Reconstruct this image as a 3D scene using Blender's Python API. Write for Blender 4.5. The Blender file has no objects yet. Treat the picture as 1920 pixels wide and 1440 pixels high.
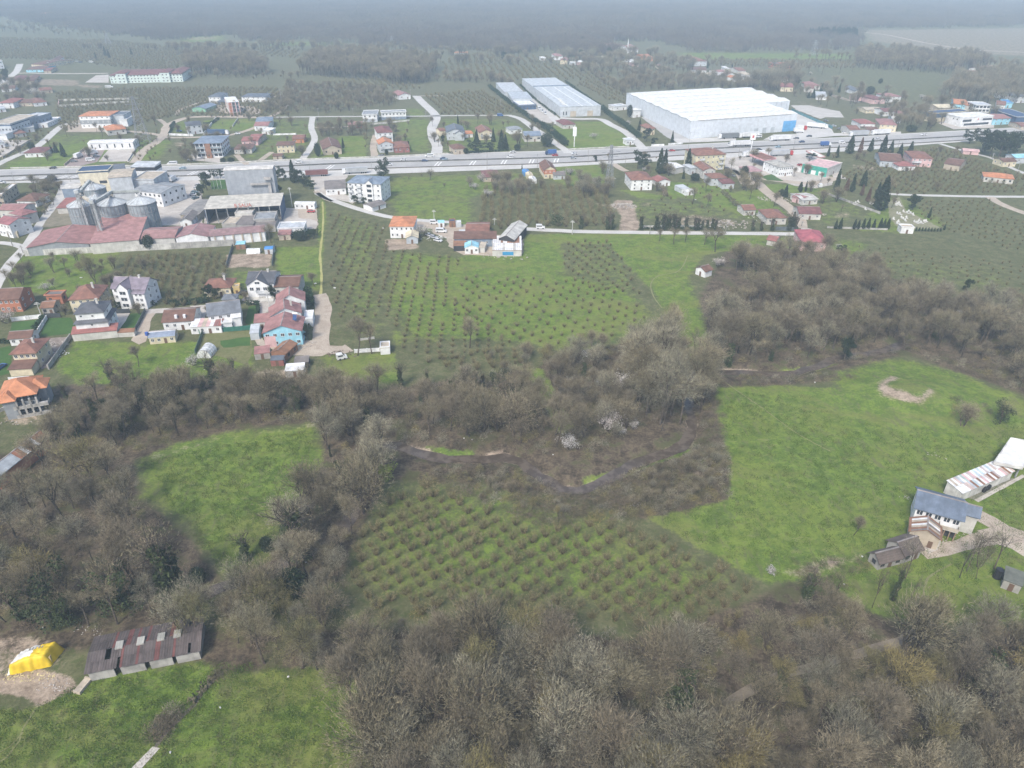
import bpy,bmesh,math,random
import numpy as np
from mathutils import Vector,Matrix
from mathutils.geometry import tessellate_polygon

S=bpy.context.scene
# ------------------------------------------------------------------ camera, light, exposure
FPX,PITCH,CAMZ=1331.0,math.radians(31.0),120.0
cam_d=bpy.data.cameras.new("camera");cam=bpy.data.objects.new("camera",cam_d)
S.collection.objects.link(cam);S.camera=cam
cam.location=(0,0,CAMZ);cam.rotation_euler=(math.pi/2-PITCH,0,0)
cam_d.sensor_width=36.0;cam_d.lens=36.0*FPX/1920.0
cam_d.clip_start=0.5;cam_d.clip_end=60000

W=bpy.data.worlds.new("World");S.world=W;W.use_nodes=True
nt=W.node_tree;nt.nodes.clear()
wo=nt.nodes.new("ShaderNodeOutputWorld");bg=nt.nodes.new("ShaderNodeBackground");sk=nt.nodes.new("ShaderNodeTexSky")
SUN_EL,SUN_AZ=math.radians(48),math.radians(205)  # high, veiled sun behind the camera
sk.sky_type='NISHITA';sk.sun_disc=False;sk.sun_elevation=SUN_EL;sk.sun_rotation=SUN_AZ
sk.altitude=0;sk.air_density=1.0;sk.dust_density=3.0;sk.ozone_density=1.0
bg.inputs[1].default_value=0.10
nt.links.new(sk.outputs[0],bg.inputs[0]);nt.links.new(bg.outputs[0],wo.inputs[0])
sun_d=bpy.data.lights.new("sun",'SUN');sun_d.energy=1.5;sun_d.angle=math.radians(11);sun_d.color=(1.0,0.95,0.86)
sun=bpy.data.objects.new("sun",sun_d);S.collection.objects.link(sun)
sd=Vector((math.sin(SUN_AZ)*math.cos(SUN_EL),math.cos(SUN_AZ)*math.cos(SUN_EL),math.sin(SUN_EL)))
sun.rotation_euler=sd.to_track_quat('Z','Y').to_euler()
S.view_settings.view_transform='Standard';S.view_settings.look='None'
S.view_settings.exposure=1.25;S.view_settings.gamma=1.0;S.view_settings.use_curve_mapping=False
S.render.engine='CYCLES'
cy=S.cycles
cy.max_bounces=5;cy.diffuse_bounces=2;cy.glossy_bounces=2;cy.transmission_bounces=2;cy.transparent_max_bounces=8
cy.volume_bounces=2;cy.use_denoising=True;cy.caustics_reflective=False;cy.caustics_refractive=False
HAZE=0.00029

# ------------------------------------------------------------------ from a spot in the photograph to a spot on the ground
REG={'.':(0,0,1),'A':(0,60,4),'B':(480,60,4),'C':(900,60,4),'D':(1380,40,3.5556),'E':(0,300,4.8),'F':(320,290,4.8),
 'H':(0,480,4.8),'I':(360,480,4.8),'J':(680,280,4.8),'K':(1060,250,4.3636),'L':(1480,250,4.3636),'M':(0,640,3),
 'N':(0,960,3),'O':(560,560,3),'P':(1120,480,2.4),'Q':(1560,800,4.3639),'S':(560,900,2.6667),'T':(1200,960,2.6667),
 'U':(0,300,9.6),'V':(0,0,4),'W':(0,1160,4.3636),'X':(1000,60,8),'Y':(1240,60,5.3333),'Z':(1600,160,6),'a':(1280,240,6)}
CT,ST=math.cos(PITCH),math.sin(PITCH)
def px(reg,u,v):
 r=REG[reg];return r[0]+u/r[2],r[1]+v/r[2]
def G(x,y,z=0.0):
 dx,dv=(x-960)/FPX,(720-y)/FPX
 d=Vector((dx,CT+ST*dv,-ST+CT*dv))
 t=(z-CAMZ)/d.z
 return Vector((0,0,CAMZ))+d*t
def GR(reg,u,v,z=0.0):return G(*px(reg,u,v),z)
def pts(reg,L,z=0.0):return[GR(reg,u,v,z)for u,v in L]

C=S.collection
def link(o,parent=None):
 C.objects.link(o)
 if parent is not None:o.parent=parent
 return o
def tag(o,label=None,cat=None,group=None,kind=None):
 if label:o['label']=label
 if cat:o['category']=cat
 if group:o['group']=group
 if kind:o['kind']=kind
 return o
def empty(name,loc,rz=0.0,label=None,cat=None,group=None):
 o=bpy.data.objects.new(name,None);C.objects.link(o);o.empty_display_size=1
 o.location=loc;o.rotation_euler=(0,0,rz)
 return tag(o,label,cat,group)
def children(o):return[c for c in bpy.data.objects if c.parent==o]

class MB:
 def __init__(s):s.v=[];s.f=[];s.m=[]
 def add(s,vs,fs,m=0):
  b=len(s.v);s.v+=[tuple(v)for v in vs];s.f+=[tuple(b+i for i in f)for f in fs];s.m+=[m]*len(fs)
 def box(s,x0,x1,y0,y1,z0,z1,m=0):
  s.add([(x0,y0,z0),(x1,y0,z0),(x1,y1,z0),(x0,y1,z0),(x0,y0,z1),(x1,y0,z1),(x1,y1,z1),(x0,y1,z1)],
 [(0,3,2,1),(4,5,6,7),(0,1,5,4),(1,2,6,5),(2,3,7,6),(3,0,4,7)],m)
 def slab(s,poly,t,m=0):  # polygon thickened downwards
  n=len(poly);top=[tuple(p)for p in poly];bot=[(p[0],p[1],p[2]-t)for p in poly]
  s.add(top+bot,[tuple(range(n)),tuple(range(2*n-1,n-1,-1))]+[(i,i+n,(i+1)%n+n,(i+1)%n)for i in range(n)],m)
 def tube(s,a,b,r0,r1,n=6,m=0,cap=True):
  a,b=Vector(a),Vector(b);d=(b-a)
  if d.length<1e-6:return
  d.normalize();u=d.orthogonal().normalized();w=d.cross(u)
  ring=lambda c,r:[c+(u*math.cos(2*math.pi*i/n)+w*math.sin(2*math.pi*i/n))*r for i in range(n)]
  s.add(ring(a,r0)+ring(b,r1),[(i,(i+1)%n,(i+1)%n+n,i+n)for i in range(n)]+([tuple(range(n-1,-1,-1)),tuple(range(n,2*n))]if cap else[]),m)
 def beam(s,a,b,w,h,m=0):
  a,b=Vector(a),Vector(b);d=(b-a).normalized();r=d.cross(Vector((0,0,1)))
  if r.length<1e-3:r=Vector((1,0,0))
  r.normalize();u=r.cross(d)
  q=[r*(sx*w/2)+u*(sz*h/2)for sx,sz in((-1,-1),(1,-1),(1,1),(-1,1))]
  s.add([a+k for k in q]+[b+k for k in q],[(0,1,2,3),(7,6,5,4),(0,4,5,1),(1,5,6,2),(2,6,7,3),(3,7,4,0)],m)
 def mesh(s,name,*mats,smooth=False):
  me=bpy.data.meshes.new(name);me.from_pydata(s.v,[],s.f)
  for k in mats:me.materials.append(k)
  if len(mats)>1:me.polygons.foreach_set('material_index',s.m)
  if smooth:me.polygons.foreach_set('use_smooth',[True]*len(s.f))
  me.update();return me
 def obj(s,name,*mats,parent=None,loc=None,rz=0,smooth=False):
  o=bpy.data.objects.new(name,s.mesh(name,*mats,smooth=smooth));link(o,parent)
  if loc is not None:o.location=loc
  o.rotation_euler=(0,0,rz);return o

# ------------------------------------------------------------------ materials
_mats={}
def N(nt,t,**k):
 n=nt.nodes.new(t)
 for a,b in k.items():setattr(n,a,b)
 return n
def mix(nt,fac,a,b):
 m=N(nt,'ShaderNodeMix',data_type='RGBA')
 for s,v in((m.inputs[0],fac),(m.inputs[6],a),(m.inputs[7],b)):
  if hasattr(v,'links'):nt.links.new(v,s)
  elif isinstance(v,(tuple,list)):s.default_value=(*v[:3],1)
  else:s.default_value=v
 return m.outputs[2]
def mth(nt,op,a,b=None,c=None,clamp=False):
 m=N(nt,'ShaderNodeMath',operation=op,use_clamp=clamp)
 for i,v in enumerate((a,b,c)):
  if v is None:continue
  if hasattr(v,'links'):nt.links.new(v,m.inputs[i])
  else:m.inputs[i].default_value=v
 return m.outputs[0]
def noise(nt,vec,scale,detail=4,rough=.6,dist=0):
 n=N(nt,'ShaderNodeTexNoise');n.inputs['Scale'].default_value=scale;n.inputs['Detail'].default_value=detail
 n.inputs['Roughness'].default_value=rough;n.inputs['Distortion'].default_value=dist
 if vec is not None:nt.links.new(vec,n.inputs['Vector'])
 return n.outputs[0]
def ss(nt,x,lo,hi):
 m=N(nt,'ShaderNodeMapRange',interpolation_type='SMOOTHSTEP')
 nt.links.new(x,m.inputs[0]);m.inputs[1].default_value=lo;m.inputs[2].default_value=hi
 return m.outputs[0]
def newmat(name,rough=.8,spec=.3):
 m=bpy.data.materials.new(name);m.use_nodes=True;nt=m.node_tree
 b=nt.nodes['Principled BSDF'];b.inputs['Roughness'].default_value=rough;b.inputs['Specular IOR Level'].default_value=spec
 return m,nt,b
def objcoord(nt):return N(nt,'ShaderNodeTexCoord').outputs['Object']
def mapping(nt,vec,sc):
 m=N(nt,'ShaderNodeMapping');m.inputs['Scale'].default_value=sc;nt.links.new(vec,m.inputs[0]);return m.outputs[0]
def MAT(rgb,kind='plain',rough=.8,var=.25,metal=0.0):
 """rgb linear; kinds: plain, wall (rain streaks), sheet (ribbed metal roof), tile (clay roof), conc (stained concrete), glass"""
 key=(tuple(round(c,3)for c in rgb),kind,rough)
 if key in _mats:return _mats[key]
 m,nt,b=newmat(kind,rough);co=objcoord(nt)
 var=var*.5 if kind=='wall' else var
 dark=tuple(c*(1-var)*.85 for c in rgb);lite=tuple(min(.9,c*(1+var*.5))for c in rgb)
 n1=noise(nt,co,.35,5)
 col=mix(nt,ss(nt,n1,.3,.7),dark,lite)
 bump=None
 if kind in('wall','conc'):
  st=noise(nt,mapping(nt,co,(1.4,1.4,.12)),1.0,4)
  k=.18 if kind=='wall' else.75
  col=mix(nt,mth(nt,'MULTIPLY',ss(nt,st,.5,.75),k),col,tuple(c*.55 for c in rgb))
 if kind in('sheet','tile'):
  sx=N(nt,'ShaderNodeSeparateXYZ');nt.links.new(co,sx.inputs[0])
  w=mth(nt,'SINE',mth(nt,'MULTIPLY',sx.outputs[0],2*math.pi/(.5 if kind=='sheet' else.35)))
  bands=noise(nt,mapping(nt,co,(1.0,.05,.05)),1.0,2)
  col=mix(nt,mth(nt,'MULTIPLY',ss(nt,bands,.35,.65),.35 if kind=='sheet' else.15),col,tuple(c*.72 for c in rgb))
  blot=noise(nt,co,1.1,6,.7)
  col=mix(nt,mth(nt,'MULTIPLY',ss(nt,blot,.52,.75),.45),col,tuple(c*.5+.03 for c in rgb))
  if kind=='tile':
   w=mth(nt,'ADD',w,mth(nt,'SINE',mth(nt,'MULTIPLY',sx.outputs[1],2*math.pi/.4)))
  bump=w
 if kind=='glass':
  b.inputs['Roughness'].default_value=.15;b.inputs['Specular IOR Level'].default_value=.6
 nt.links.new(col,b.inputs['Base Color']);b.inputs['Metallic'].default_value=metal
 if bump is not None:
  bp=N(nt,'ShaderNodeBump');bp.inputs['Strength'].default_value=.3;bp.inputs['Distance'].default_value=.04
  nt.links.new(bump,bp.inputs['Height']);nt.links.new(bp.outputs[0],b.inputs['Normal'])
 _mats[key]=m;return m
COL=dict(white=(.72,.73,.74),cream=(.62,.55,.40),yellow=(.55,.42,.18),ltgrey=(.48,.51,.54),grey=(.28,.30,.32),dgrey=(.10,.105,.12),
 slate=(.13,.15,.18),brown=(.17,.095,.07),redbrown=(.23,.115,.085),red=(.30,.125,.11),pinkred=(.32,.17,.16),orange=(.50,.215,.11),
 brick=(.42,.17,.10),rust=(.27,.145,.09),pink=(.62,.42,.42),ltblue=(.30,.58,.70),blue=(.08,.25,.55),navy=(.05,.09,.17),green=(.22,.42,.30),
 teal=(.05,.30,.24),conc=(.36,.35,.33),concw=(.52,.51,.48),purple=(.22,.19,.23),tan=(.46,.40,.32),mint=(.62,.72,.68),maroon=(.19,.085,.08),
 bluegrey=(.20,.25,.32),asb=(.20,.18,.17),black=(.03,.03,.035),galv=(.42,.46,.50),wood=(.30,.22,.14),dark=(.045,.045,.05))
def W_(c):return MAT(COL[c],'wall',.85)
def R_(c):return MAT(COL[c],'sheet' if c in('ltgrey','slate','pinkred','white','bluegrey','galv','blue','asb','rust','red')else 'tile',.7)
def C_(c):return MAT(COL[c],'conc',.9)
GLASS=MAT((.045,.055,.07),'glass',.15);FRAME=MAT((.75,.75,.75),'plain',.6);DARKF=MAT((.06,.05,.045),'plain',.7)
METAL=MAT((.32,.33,.34),'plain',.5);RUBBER=MAT((.025,.025,.025),'plain',.9)

# ------------------------------------------------------------------ ground
def smooth_line(P,step):
 """Catmull-Rom through world points, resampled"""
 P=[Vector(p)for p in P]
 if len(P)==2:
  n=max(1,int((P[1]-P[0]).length/step));return[P[0].lerp(P[1],i/n)for i in range(n+1)]
 Q=[P[0]*2-P[1]]+P+[P[-1]*2-P[-2]];out=[]
 for i in range(1,len(Q)-2):
  a,b,c,d=Q[i-1:i+3];n=max(1,int((c-b).length/step))
  for k in range(n):
   t=k/n
   out.append(.5*((2*b)+(c-a)*t+(2*a-5*b+4*c-d)*t*t+(3*b-a-3*c+d)*t**3))
 out.append(P[-1]);return out
STREAM=[
 [(1700,640),(1650,655),(1600,662),(1562,670),(1528,684),(1478,697),(1412,696),(1350,693),(1310,694),(1290,715),(1288,745),(1293,767),(1299,797),(1287,826),(1245,847),(1187,867),(1145,892),(1120,903),
 (1087,915),(1053,912),(1027,897),(997,877),(977,860),(945,853),(907,857),(860,856),(820,853),(777,843),(747,832),(712,828),(672,850),(655,890),(665,930),(650,975),(600,1020),(545,1045),(500,1063),(460,1080),(413,1097),(360,1120),(325,1136)]]
stream_w=[smooth_line([G(*p)for p in L],3.0)for L in STREAM]
SEG=np.array([(a.x,a.y,b.x,b.y)for L in stream_w for a,b in zip(L[:-1],L[1:])])
def seg_dist(X,Y,seg,chunk=20000):
 out=np.full(X.shape,1e9)
 for ax,ay,bx,by in seg:
  dx,dy=bx-ax,by-ay;L=dx*dx+dy*dy+1e-9
  t=np.clip(((X-ax)*dx+(Y-ay)*dy)/L,0,1)
  np.minimum(out,np.hypot(X-ax-t*dx,Y-ay-t*dy),out)
 return out
MC=G(1700,742)
def mound(x,y):return 2.6*np.exp(-(((x-MC.x)/17)**2+((y-MC.y)/11)**2))
def terrain(x,y):
 X,Y=np.array([x]),np.array([y])
 if not(-350<x<350 and 60<y<330):return 0.0
 return float(mound(x,y)-1.5*np.exp(-(seg_dist(X,Y,SEG)[0]/3.2)**2))

NR,NC=760,520
yy=20*(16000/20.0)**(np.linspace(0,1,NR)**1.0)
tt=np.linspace(-1.55,1.55,NC)
Yg=np.repeat(yy[:,None],NC,1);Xg=(yy[:,None]+25)*tt[None,:]
Xf,Yf=Xg.ravel(),Yg.ravel()
near=(np.abs(Xf)<380)&(Yf>60)&(Yf<340)
Zf=np.zeros_like(Xf)
dS=np.full(Xf.shape,99.0);dS[near]=seg_dist(Xf[near],Yf[near],SEG)
Zf+=mound(Xf,Yf)-1.5*np.exp(-(dS/3.2)**2)

def poly_sd(P):
 """signed distance (positive inside) of every ground vertex to a polygon given in world xy, evaluated near it only"""
 P=np.array([(p.x,p.y)for p in P]);out=np.full(Xf.shape,-50.0)
 x0,y0=P.min(0)-25;x1,y1=P.max(0)+25
 k=np.where((Xf>x0)&(Xf<x1)&(Yf>y0)&(Yf<y1))[0]
 if len(k)==0:return out
 X,Y=Xf[k],Yf[k];ins=np.zeros(len(k),bool);Q=np.roll(P,-1,0)
 for(ax,ay),(bx,by)in zip(P,Q):
  c=((ay>Y)!=(by>Y));ins^=c&(X<(bx-ax)*(Y-ay)/(by-ay+1e-12)+ax)
 d=seg_dist(X,Y,[(ax,ay,bx,by)for(ax,ay),(bx,by)in zip(P,Q)])
 out[k]=np.where(ins,d,-d);return out
def weight(L,soft,z=0.0):
 return np.clip(.5+poly_sd([G(max(-2500,min(4500,x)),max(y,-72))for x,y in L])/(2*soft),0,1)

grass=np.zeros_like(Xf);litter=np.zeros_like(Xf);soil=np.zeros_like(Xf);far=np.zeros_like(Xf)
GRASS=[  # clearings and banks first
 ([(980,690),(1015,690),(1078,800),(1050,815)],1,2),([(1300,850),(1320,840),(1340,880),(1300,890)],.6,2),([(1400,700),(1560,672),(1575,682),(1480,702)],.7,2),  # polygon in photograph pixels, strength, edge softness in metres
 ([(255,860),(330,828),(440,806),(600,792),(612,850),(570,930),(525,990),(505,1050),(430,1085),(395,1050),(350,990),(265,935)],.76,4),
 ([(1345,728),(1480,722),(1600,735),(1700,745),(1920,770),(2100,1000),(2100,1180),(1920,1165),(1780,1170),(1640,1150),(1540,1085),(1440,1092),(1380,1065),(1215,972),(1365,938),(1372,860),(1350,800)],1,2),
 ([(1560,700),(1680,668),(1800,700),(1920,745),(2100,800),(2100,860),(1920,830),(1700,748),(1560,740)],.8,4),
 ([(-300,1335),(60,1330),(130,1290),(165,1275),(380,1240),(420,1265),(560,1255),(640,1252),(680,1300),(695,1440),(720,1800),(-300,1800)],1,2),
 ([(975,440),(1200,436),(1460,440),(1400,465),(1320,478),(1290,520),(1240,560),(1180,500),(1140,455),(1050,455),(1060,510),(900,520),(865,500),(870,478),(985,470)],1,3),
 ([(1215,520),(1290,520),(1335,640),(1335,690),(1300,680),(1250,600)],.95,5),
 ([(735,470),(870,480),(1060,510),(1180,540),(1240,600),(1180,640),(1050,660),(900,640),(760,640),(720,560)],.74,8),
 ([(1050,450),(1145,448),(1190,500),(1215,560),(1120,550),(1055,515)],.45,6),([(840,560),(1040,560),(1120,620),(1000,680),(850,650)],.25,10),
 ([(610,380),(720,420),(740,640),(640,640),(625,540)],.46,8),
 ([(725,330),(1010,320),(1010,345),(890,372),(900,432),(740,440),(725,380)],.6,6),
 ([(100,690),(140,640),(380,640),(470,620),(480,700),(400,705),(300,725),(150,722)],.85,3),
 ([(600,665),(740,663),(748,722),(620,706)],.95,3),([(735,600),(770,640),(745,665),(730,640)],.6,3),
 ([(10,500),(40,480),(225,470),(205,520),(120,560),(20,540)],.95,3),([(512,462),(595,462),(598,545),(520,530)],.85,3),
 ([(420,505),(510,505),(510,560),(480,570),(430,560)],.5,3),([(600,370),(612,380),(602,545),(590,545)],.9,1.5),
 ([(1150,352),(1280,372),(1360,345),(1400,395),(1430,420),(1300,372),(1200,372)],.95,3),([(1250,340),(1345,345),(1350,368),(1250,372)],.8,3),
 ([(1365,362),(1420,352),(1450,380),(1480,405),(1420,402)],.9,3),([(1150,372),(1370,375),(1410,412),(1170,415)],.45,5),
 ([(1030,300),(1140,300),(1135,345),(1060,350),(1010,330)],.75,4),([(1080,228),(1140,228),(1182,262),(1180,275),(1070,282),(1020,240)],.9,3),
 ([(5,308),(60,285),(160,262),(330,262),(300,300),(120,315),(5,320)],.7,6),([(90,250),(200,250),(260,285),(120,312),(30,315)],.5,6),
 ([(380,225),(480,222),(480,245),(395,245)],.9,3),([(300,230),(370,225),(350,250),(300,252)],.6,3),([(490,220),(600,225),(580,300),(440,300),(470,260)],.5,6),
 ([(640,255),(690,255),(690,298),(575,302),(600,275)],.85,4),([(740,222),(810,222),(810,288),(745,285)],.6,5),([(820,222),(960,222),(1030,262),(960,285),(830,290)],.55,6),
 ([(760,200),(800,205),(800,222),(760,218)],.6,4),([(1580,470),(1920,500),(1920,560),(1750,545),(1600,500)],.38,10),([(1530,440),(1640,455),(1600,500),(1550,470)],.6,5),
 ([(1640,368),(1700,370),(1790,425),(1700,440),(1600,435)],.6,5),([(1500,345),(1560,350),(1640,400),(1560,430),(1500,410)],.45,6),([(1430,345),(1520,345),(1550,362),(1450,362)],.9,3),
 ([(1480,440),(1500,470),(1400,470),(1360,450)],.6,4),([(1840,850),(1920,880),(2100,960),(2100,1200),(1830,1000),(1850,940)],.9,2),
 ([(820,850),(900,855),(880,842),(800,835)],.9,1.5),([(1090,895),(1170,872),(1150,890),(1100,908)],1,1.5),([(1200,868),(1290,835),(1300,845),(1190,885),(1120,912)],.8,1.5),
 ([(700,900),(900,900),(1150,960),(1400,1080),(1300,1180),(1180,1170),(1000,1140),(860,1130),(700,1150),(640,1080)],.54,8),
 ([(430,1090),(500,1075),(560,1100),(470,1120)],.7,2.5),([(1040,770),(1010,720),(1000,740),(1060,810)],.7,2.5),
 ([(-600,96),(200,100),(330,110),(330,150),(-600,160)],.28,30),([(820,118),(1150,118),(1280,130),(1020,150),(830,150)],.22,30),([(1260,98),(1600,100),(1600,112),(1300,112)],.8,20),([(100,38),(160,38),(170,46),(60,46)],.9,30),
 ([(1500,125),(1780,130),(1780,185),(1660,200),(1560,150)],.35,15),([(340,70),(420,66),(420,76),(330,80)],.9,20),([(470,78),(650,76),(620,86),(500,88)],.6,20),
 ]
for L,s,soft in GRASS:grass=np.maximum(grass,s*weight(L,soft))
LITTER=[
 ([(-300,850),(60,850),(130,800),(90,730),(250,700),(420,700),(560,700),(720,730),(1000,690),(1080,660),(1290,620),(1340,700),(1350,800),(1372,930),(1200,975),(1050,930),(880,905),(720,900),(640,1080),(560,1120),(480,1085),(530,980),(600,880),(600,792),(440,806),(250,865),(265,935),(350,1000),(420,1090),(300,1170),(160,1220),(-300,1230)],1,3),
 ([(340,1180),(600,1180),(1000,1180),(1180,1200),(1400,1130),(1480,1090),(1600,1130),(1700,1180),(1800,1190),(2300,1150),(2400,1800),(700,1800),(690,1440),(680,1330),(640,1250),(430,1262),(350,1235)],1,3),
 ([(1310,560),(1360,470),(1500,455),(1620,500),(1800,570),(2200,600),(2200,750),(1920,740),(1700,665),(1560,700),(1340,700),(1320,640)],1,4),([(1740,760),(1790,742),(1870,755),(1860,795),(1780,800)],.62,5),([(1340,700),(1560,700),(1620,712),(1480,726),(1350,730)],.8,3),([(1640,690),(1700,680),(1760,720),(1740,770),(1660,755)],.5,5),
 ([(1160,960),(1100,900),(1372,880),(1372,940),(1230,975)],1,3),
 ([(1020,905),(900,920),(1060,990),(1200,1000),(1120,940)],.6,6),
 ]
for L,s,soft in LITTER:litter=np.maximum(litter,s*weight(L,soft))
SOIL=[
 ([(1305,688),(1360,687),(1430,692),(1430,697),(1310,697)],1,1.2),([(1280,760),(1290,760),(1300,800),(1290,828),(1282,820),(1292,800)],.9,1),
 ([(-60,1275),(70,1255),(130,1270),(150,1290),(70,1325),(50,1310),(-60,1290)],1,1.2),([(-60,1190),(100,1190),(130,1250),(-60,1280)],.55,2),
 ([(1640,730),(1670,708),(1690,712),(1660,735),(1720,755),(1745,735),(1750,745),(1725,768),(1650,752)],.85,2.5),([(270,855),(400,820),(600,790),(600,800),(420,825),(290,866)],.5,2),
 ([(1310,570),(1340,565),(1420,590),(1400,625),(1350,610)],.45,3),([(1470,1070),(1560,1040),(1640,1040),(1560,1070),(1500,1085)],.7,2.5),
 ([(747,829),(790,835),(850,853),(810,850)],.9,1),([(890,852),(940,838),(960,848),(915,858)],.8,1),([(1310,690),(1380,690),(1430,694),(1400,698),(1310,696)],.9,1),
 ([(1290,880),(1350,870),(1340,910),(1300,900)],.6,2),([(1160,940),(1230,930),(1200,955)],.6,2),
 ([(1150,375),(1185,375),(1200,425),(1190,436),(1160,436),(1165,405)],1,1.5),([(425,478),(508,476),(508,502),(425,502)],1,.6),([(722,448),(770,448),(790,465),(728,470)],1,1.2),
 ([(1100,380),(1170,380),(1160,400)],.5,3),([(1240,415),(1300,400),(1400,415),(1380,425),(1250,425)],.5,3),([(1200,378),(1220,378),(1230,388),(1195,388)],.5,2),
 ([(0,770),(50,740),(90,740),(80,800),(0,800)],.5,2),([(430,700),(560,680),(600,705),(500,720)],.5,3),([(560,700),(660,700),(700,712),(620,715)],.5,2),
 ([(1600,50),(1640,55),(2400,45),(2400,112),(1920,108),(1750,98),(1610,76)],.56,30),([(1640,60),(2400,50),(2400,70),(1800,72)],.35,30),([(330,70),(420,67),(420,75),(340,77)],.5,20),
 ([(1480,185),(1540,195),(1580,215),(1560,225),(1510,210)],.4,3),([(60,147),(150,150),(150,162),(70,160)],.7,4),([(145,158),(195,160),(190,166),(150,164)],.7,3),([(320,268),(350,265),(350,275),(320,275)],.5,3),
 ([(1590,305),(1660,315),(1640,325),(1600,318)],.5,3),([(1560,395),(1600,398),(1600,410),(1560,410)],.5,3),([(1340,1330),(1480,1250),(1760,1160),(1760,1175),(1480,1270),(1340,1350)],.45,2),
 ([(-500,62),(0,62),(200,70),(200,80),(-500,80)],.15,20),
 ]
for L,s,soft in SOIL:soil=np.maximum(soil,s*weight(L,soft))
bank=np.exp(-(dS/2.6)**2);soil=np.maximum(soil,bank*.55)
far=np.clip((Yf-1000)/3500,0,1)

me=bpy.data.meshes.new("ground");nv=NR*NC
me.vertices.add(nv);me.vertices.foreach_set('co',np.stack([Xf,Yf,Zf],1).astype(np.float32).ravel())
r,c=np.meshgrid(np.arange(NR-1),np.arange(NC-1),indexing='ij');a=(r*NC+c).ravel()
q=np.stack([a,a+1,a+NC+1,a+NC],1).astype(np.int32);nq=len(q)
me.loops.add(nq*4);me.loops.foreach_set('vertex_index',q.ravel());me.polygons.add(nq)
me.polygons.foreach_set('loop_start',np.arange(0,nq*4,4,dtype=np.int32))
me.update(calc_edges=True)
at=me.attributes.new('cover','FLOAT_COLOR','POINT')
at.data.foreach_set('color',np.stack([grass,litter,soil,far],1).astype(np.float32).ravel())

gm,nt,b=newmat("ground_cover",.95,.15)
co=N(nt,'ShaderNodeNewGeometry').outputs['Position']
att=N(nt,'ShaderNodeAttribute',attribute_name='cover');sp=N(nt,'ShaderNodeSeparateColor');nt.links.new(att.outputs['Color'],sp.inputs[0])
nA=noise(nt,co,.035,5);nB=noise(nt,co,.22,6,.65);nC=noise(nt,co,1.3,6,.75);nD=noise(nt,co,.012,4)
st=noise(nt,mapping(nt,co,(.5,.16,1)),1.0,6,.7,.6)
nBC=mth(nt,'ADD',mth(nt,'MULTIPLY',nB,.55),mth(nt,'MULTIPLY',nC,.45))
farY=N(nt,'ShaderNodeSeparateXYZ');nt.links.new(co,farY.inputs[0]);farY=farY.outputs[1]
nE=noise(nt,co,.55,5,.7,.4);nF=noise(nt,mapping(nt,co,(.28,.75,1)),1.0,5,.75,.8)
# rough pasture: dull olive with dead stalks
base=mix(nt,ss(nt,nBC,.40,.60),(.072,.078,.034),(.140,.138,.070))
base=mix(nt,mth(nt,'MULTIPLY',ss(nt,nE,.50,.60),.7),base,(.070,.092,.030))
base=mix(nt,mth(nt,'MULTIPLY',ss(nt,nA,.45,.62),.4),base,(.085,.092,.040))
# lush spring grass: fresh, dark and dry clumps
gr=mix(nt,ss(nt,nBC,.40,.60),(.074,.118,.020),(.142,.204,.034))
gr=mix(nt,mth(nt,'MULTIPLY',ss(nt,nA,.45,.60),.45),gr,(.170,.205,.040))
gr=mix(nt,mth(nt,'MULTIPLY',ss(nt,nE,.52,.62),.55),gr,(.055,.105,.020))
gr=mix(nt,mth(nt,'MULTIPLY',ss(nt,nF,.54,.66),.6),gr,(.180,.190,.075))
gr=mix(nt,mth(nt,'MULTIPLY',ss(nt,noise(nt,mapping(nt,co,(.02,.045,1)),1.0,4,.6,1.0),.50,.62),.45),gr,(.165,.165,.055))
gr=mix(nt,mth(nt,'MULTIPLY',ss(nt,st,.52,.66),.55),gr,(.115,.105,.060))
gr=mix(nt,mth(nt,'MULTIPLY',ss(nt,noise(nt,co,.07,6,.75),.54,.68),.3),gr,(.095,.100,.040))
gr=mix(nt,mth(nt,'MULTIPLY',ss(nt,noise(nt,mapping(nt,co,(1,1,1)),.16,4,.6,1.2),.58,.66),.35),gr,(.050,.075,.022))
li=mix(nt,ss(nt,nBC,.38,.62),(.040,.031,.021),(.150,.118,.080))
li=mix(nt,mth(nt,'MULTIPLY',ss(nt,noise(nt,co,.11,5,.7),.50,.62),.8),li,(.062,.070,.026))
so=mix(nt,ss(nt,nBC,.38,.62),(.17,.13,.095),(.38,.31,.24))
def band(ch,w):  # ragged threshold of a painted weight
 return ss(nt,mth(nt,'ADD',ch,mth(nt,'MULTIPLY',mth(nt,'SUBTRACT',nBC,.5),w)),.32,.68)
col=mix(nt,band(sp.outputs[1],1.5),base,li)
col=mix(nt,band(sp.outputs[0],1.7),col,gr)
col=mix(nt,band(sp.outputs[2],1.5),col,so)
# far country seen as one weave of woods and fields
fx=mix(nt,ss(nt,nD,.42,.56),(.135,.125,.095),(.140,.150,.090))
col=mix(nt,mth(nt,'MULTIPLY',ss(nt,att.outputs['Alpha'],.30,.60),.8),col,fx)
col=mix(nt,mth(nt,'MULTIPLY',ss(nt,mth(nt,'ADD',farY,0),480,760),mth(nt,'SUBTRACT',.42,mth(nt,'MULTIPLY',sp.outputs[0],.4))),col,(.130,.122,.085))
nt.links.new(col,b.inputs['Base Color'])
bp=N(nt,'ShaderNodeBump');bp.inputs['Strength'].default_value=.9;bp.inputs['Distance'].default_value=.35
nt.links.new(nBC,bp.inputs['Height']);nt.links.new(bp.outputs[0],b.inputs['Normal'])
me.materials.append(gm);go=bpy.data.objects.new("ground",me);tag(link(go),kind='structure')
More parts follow.
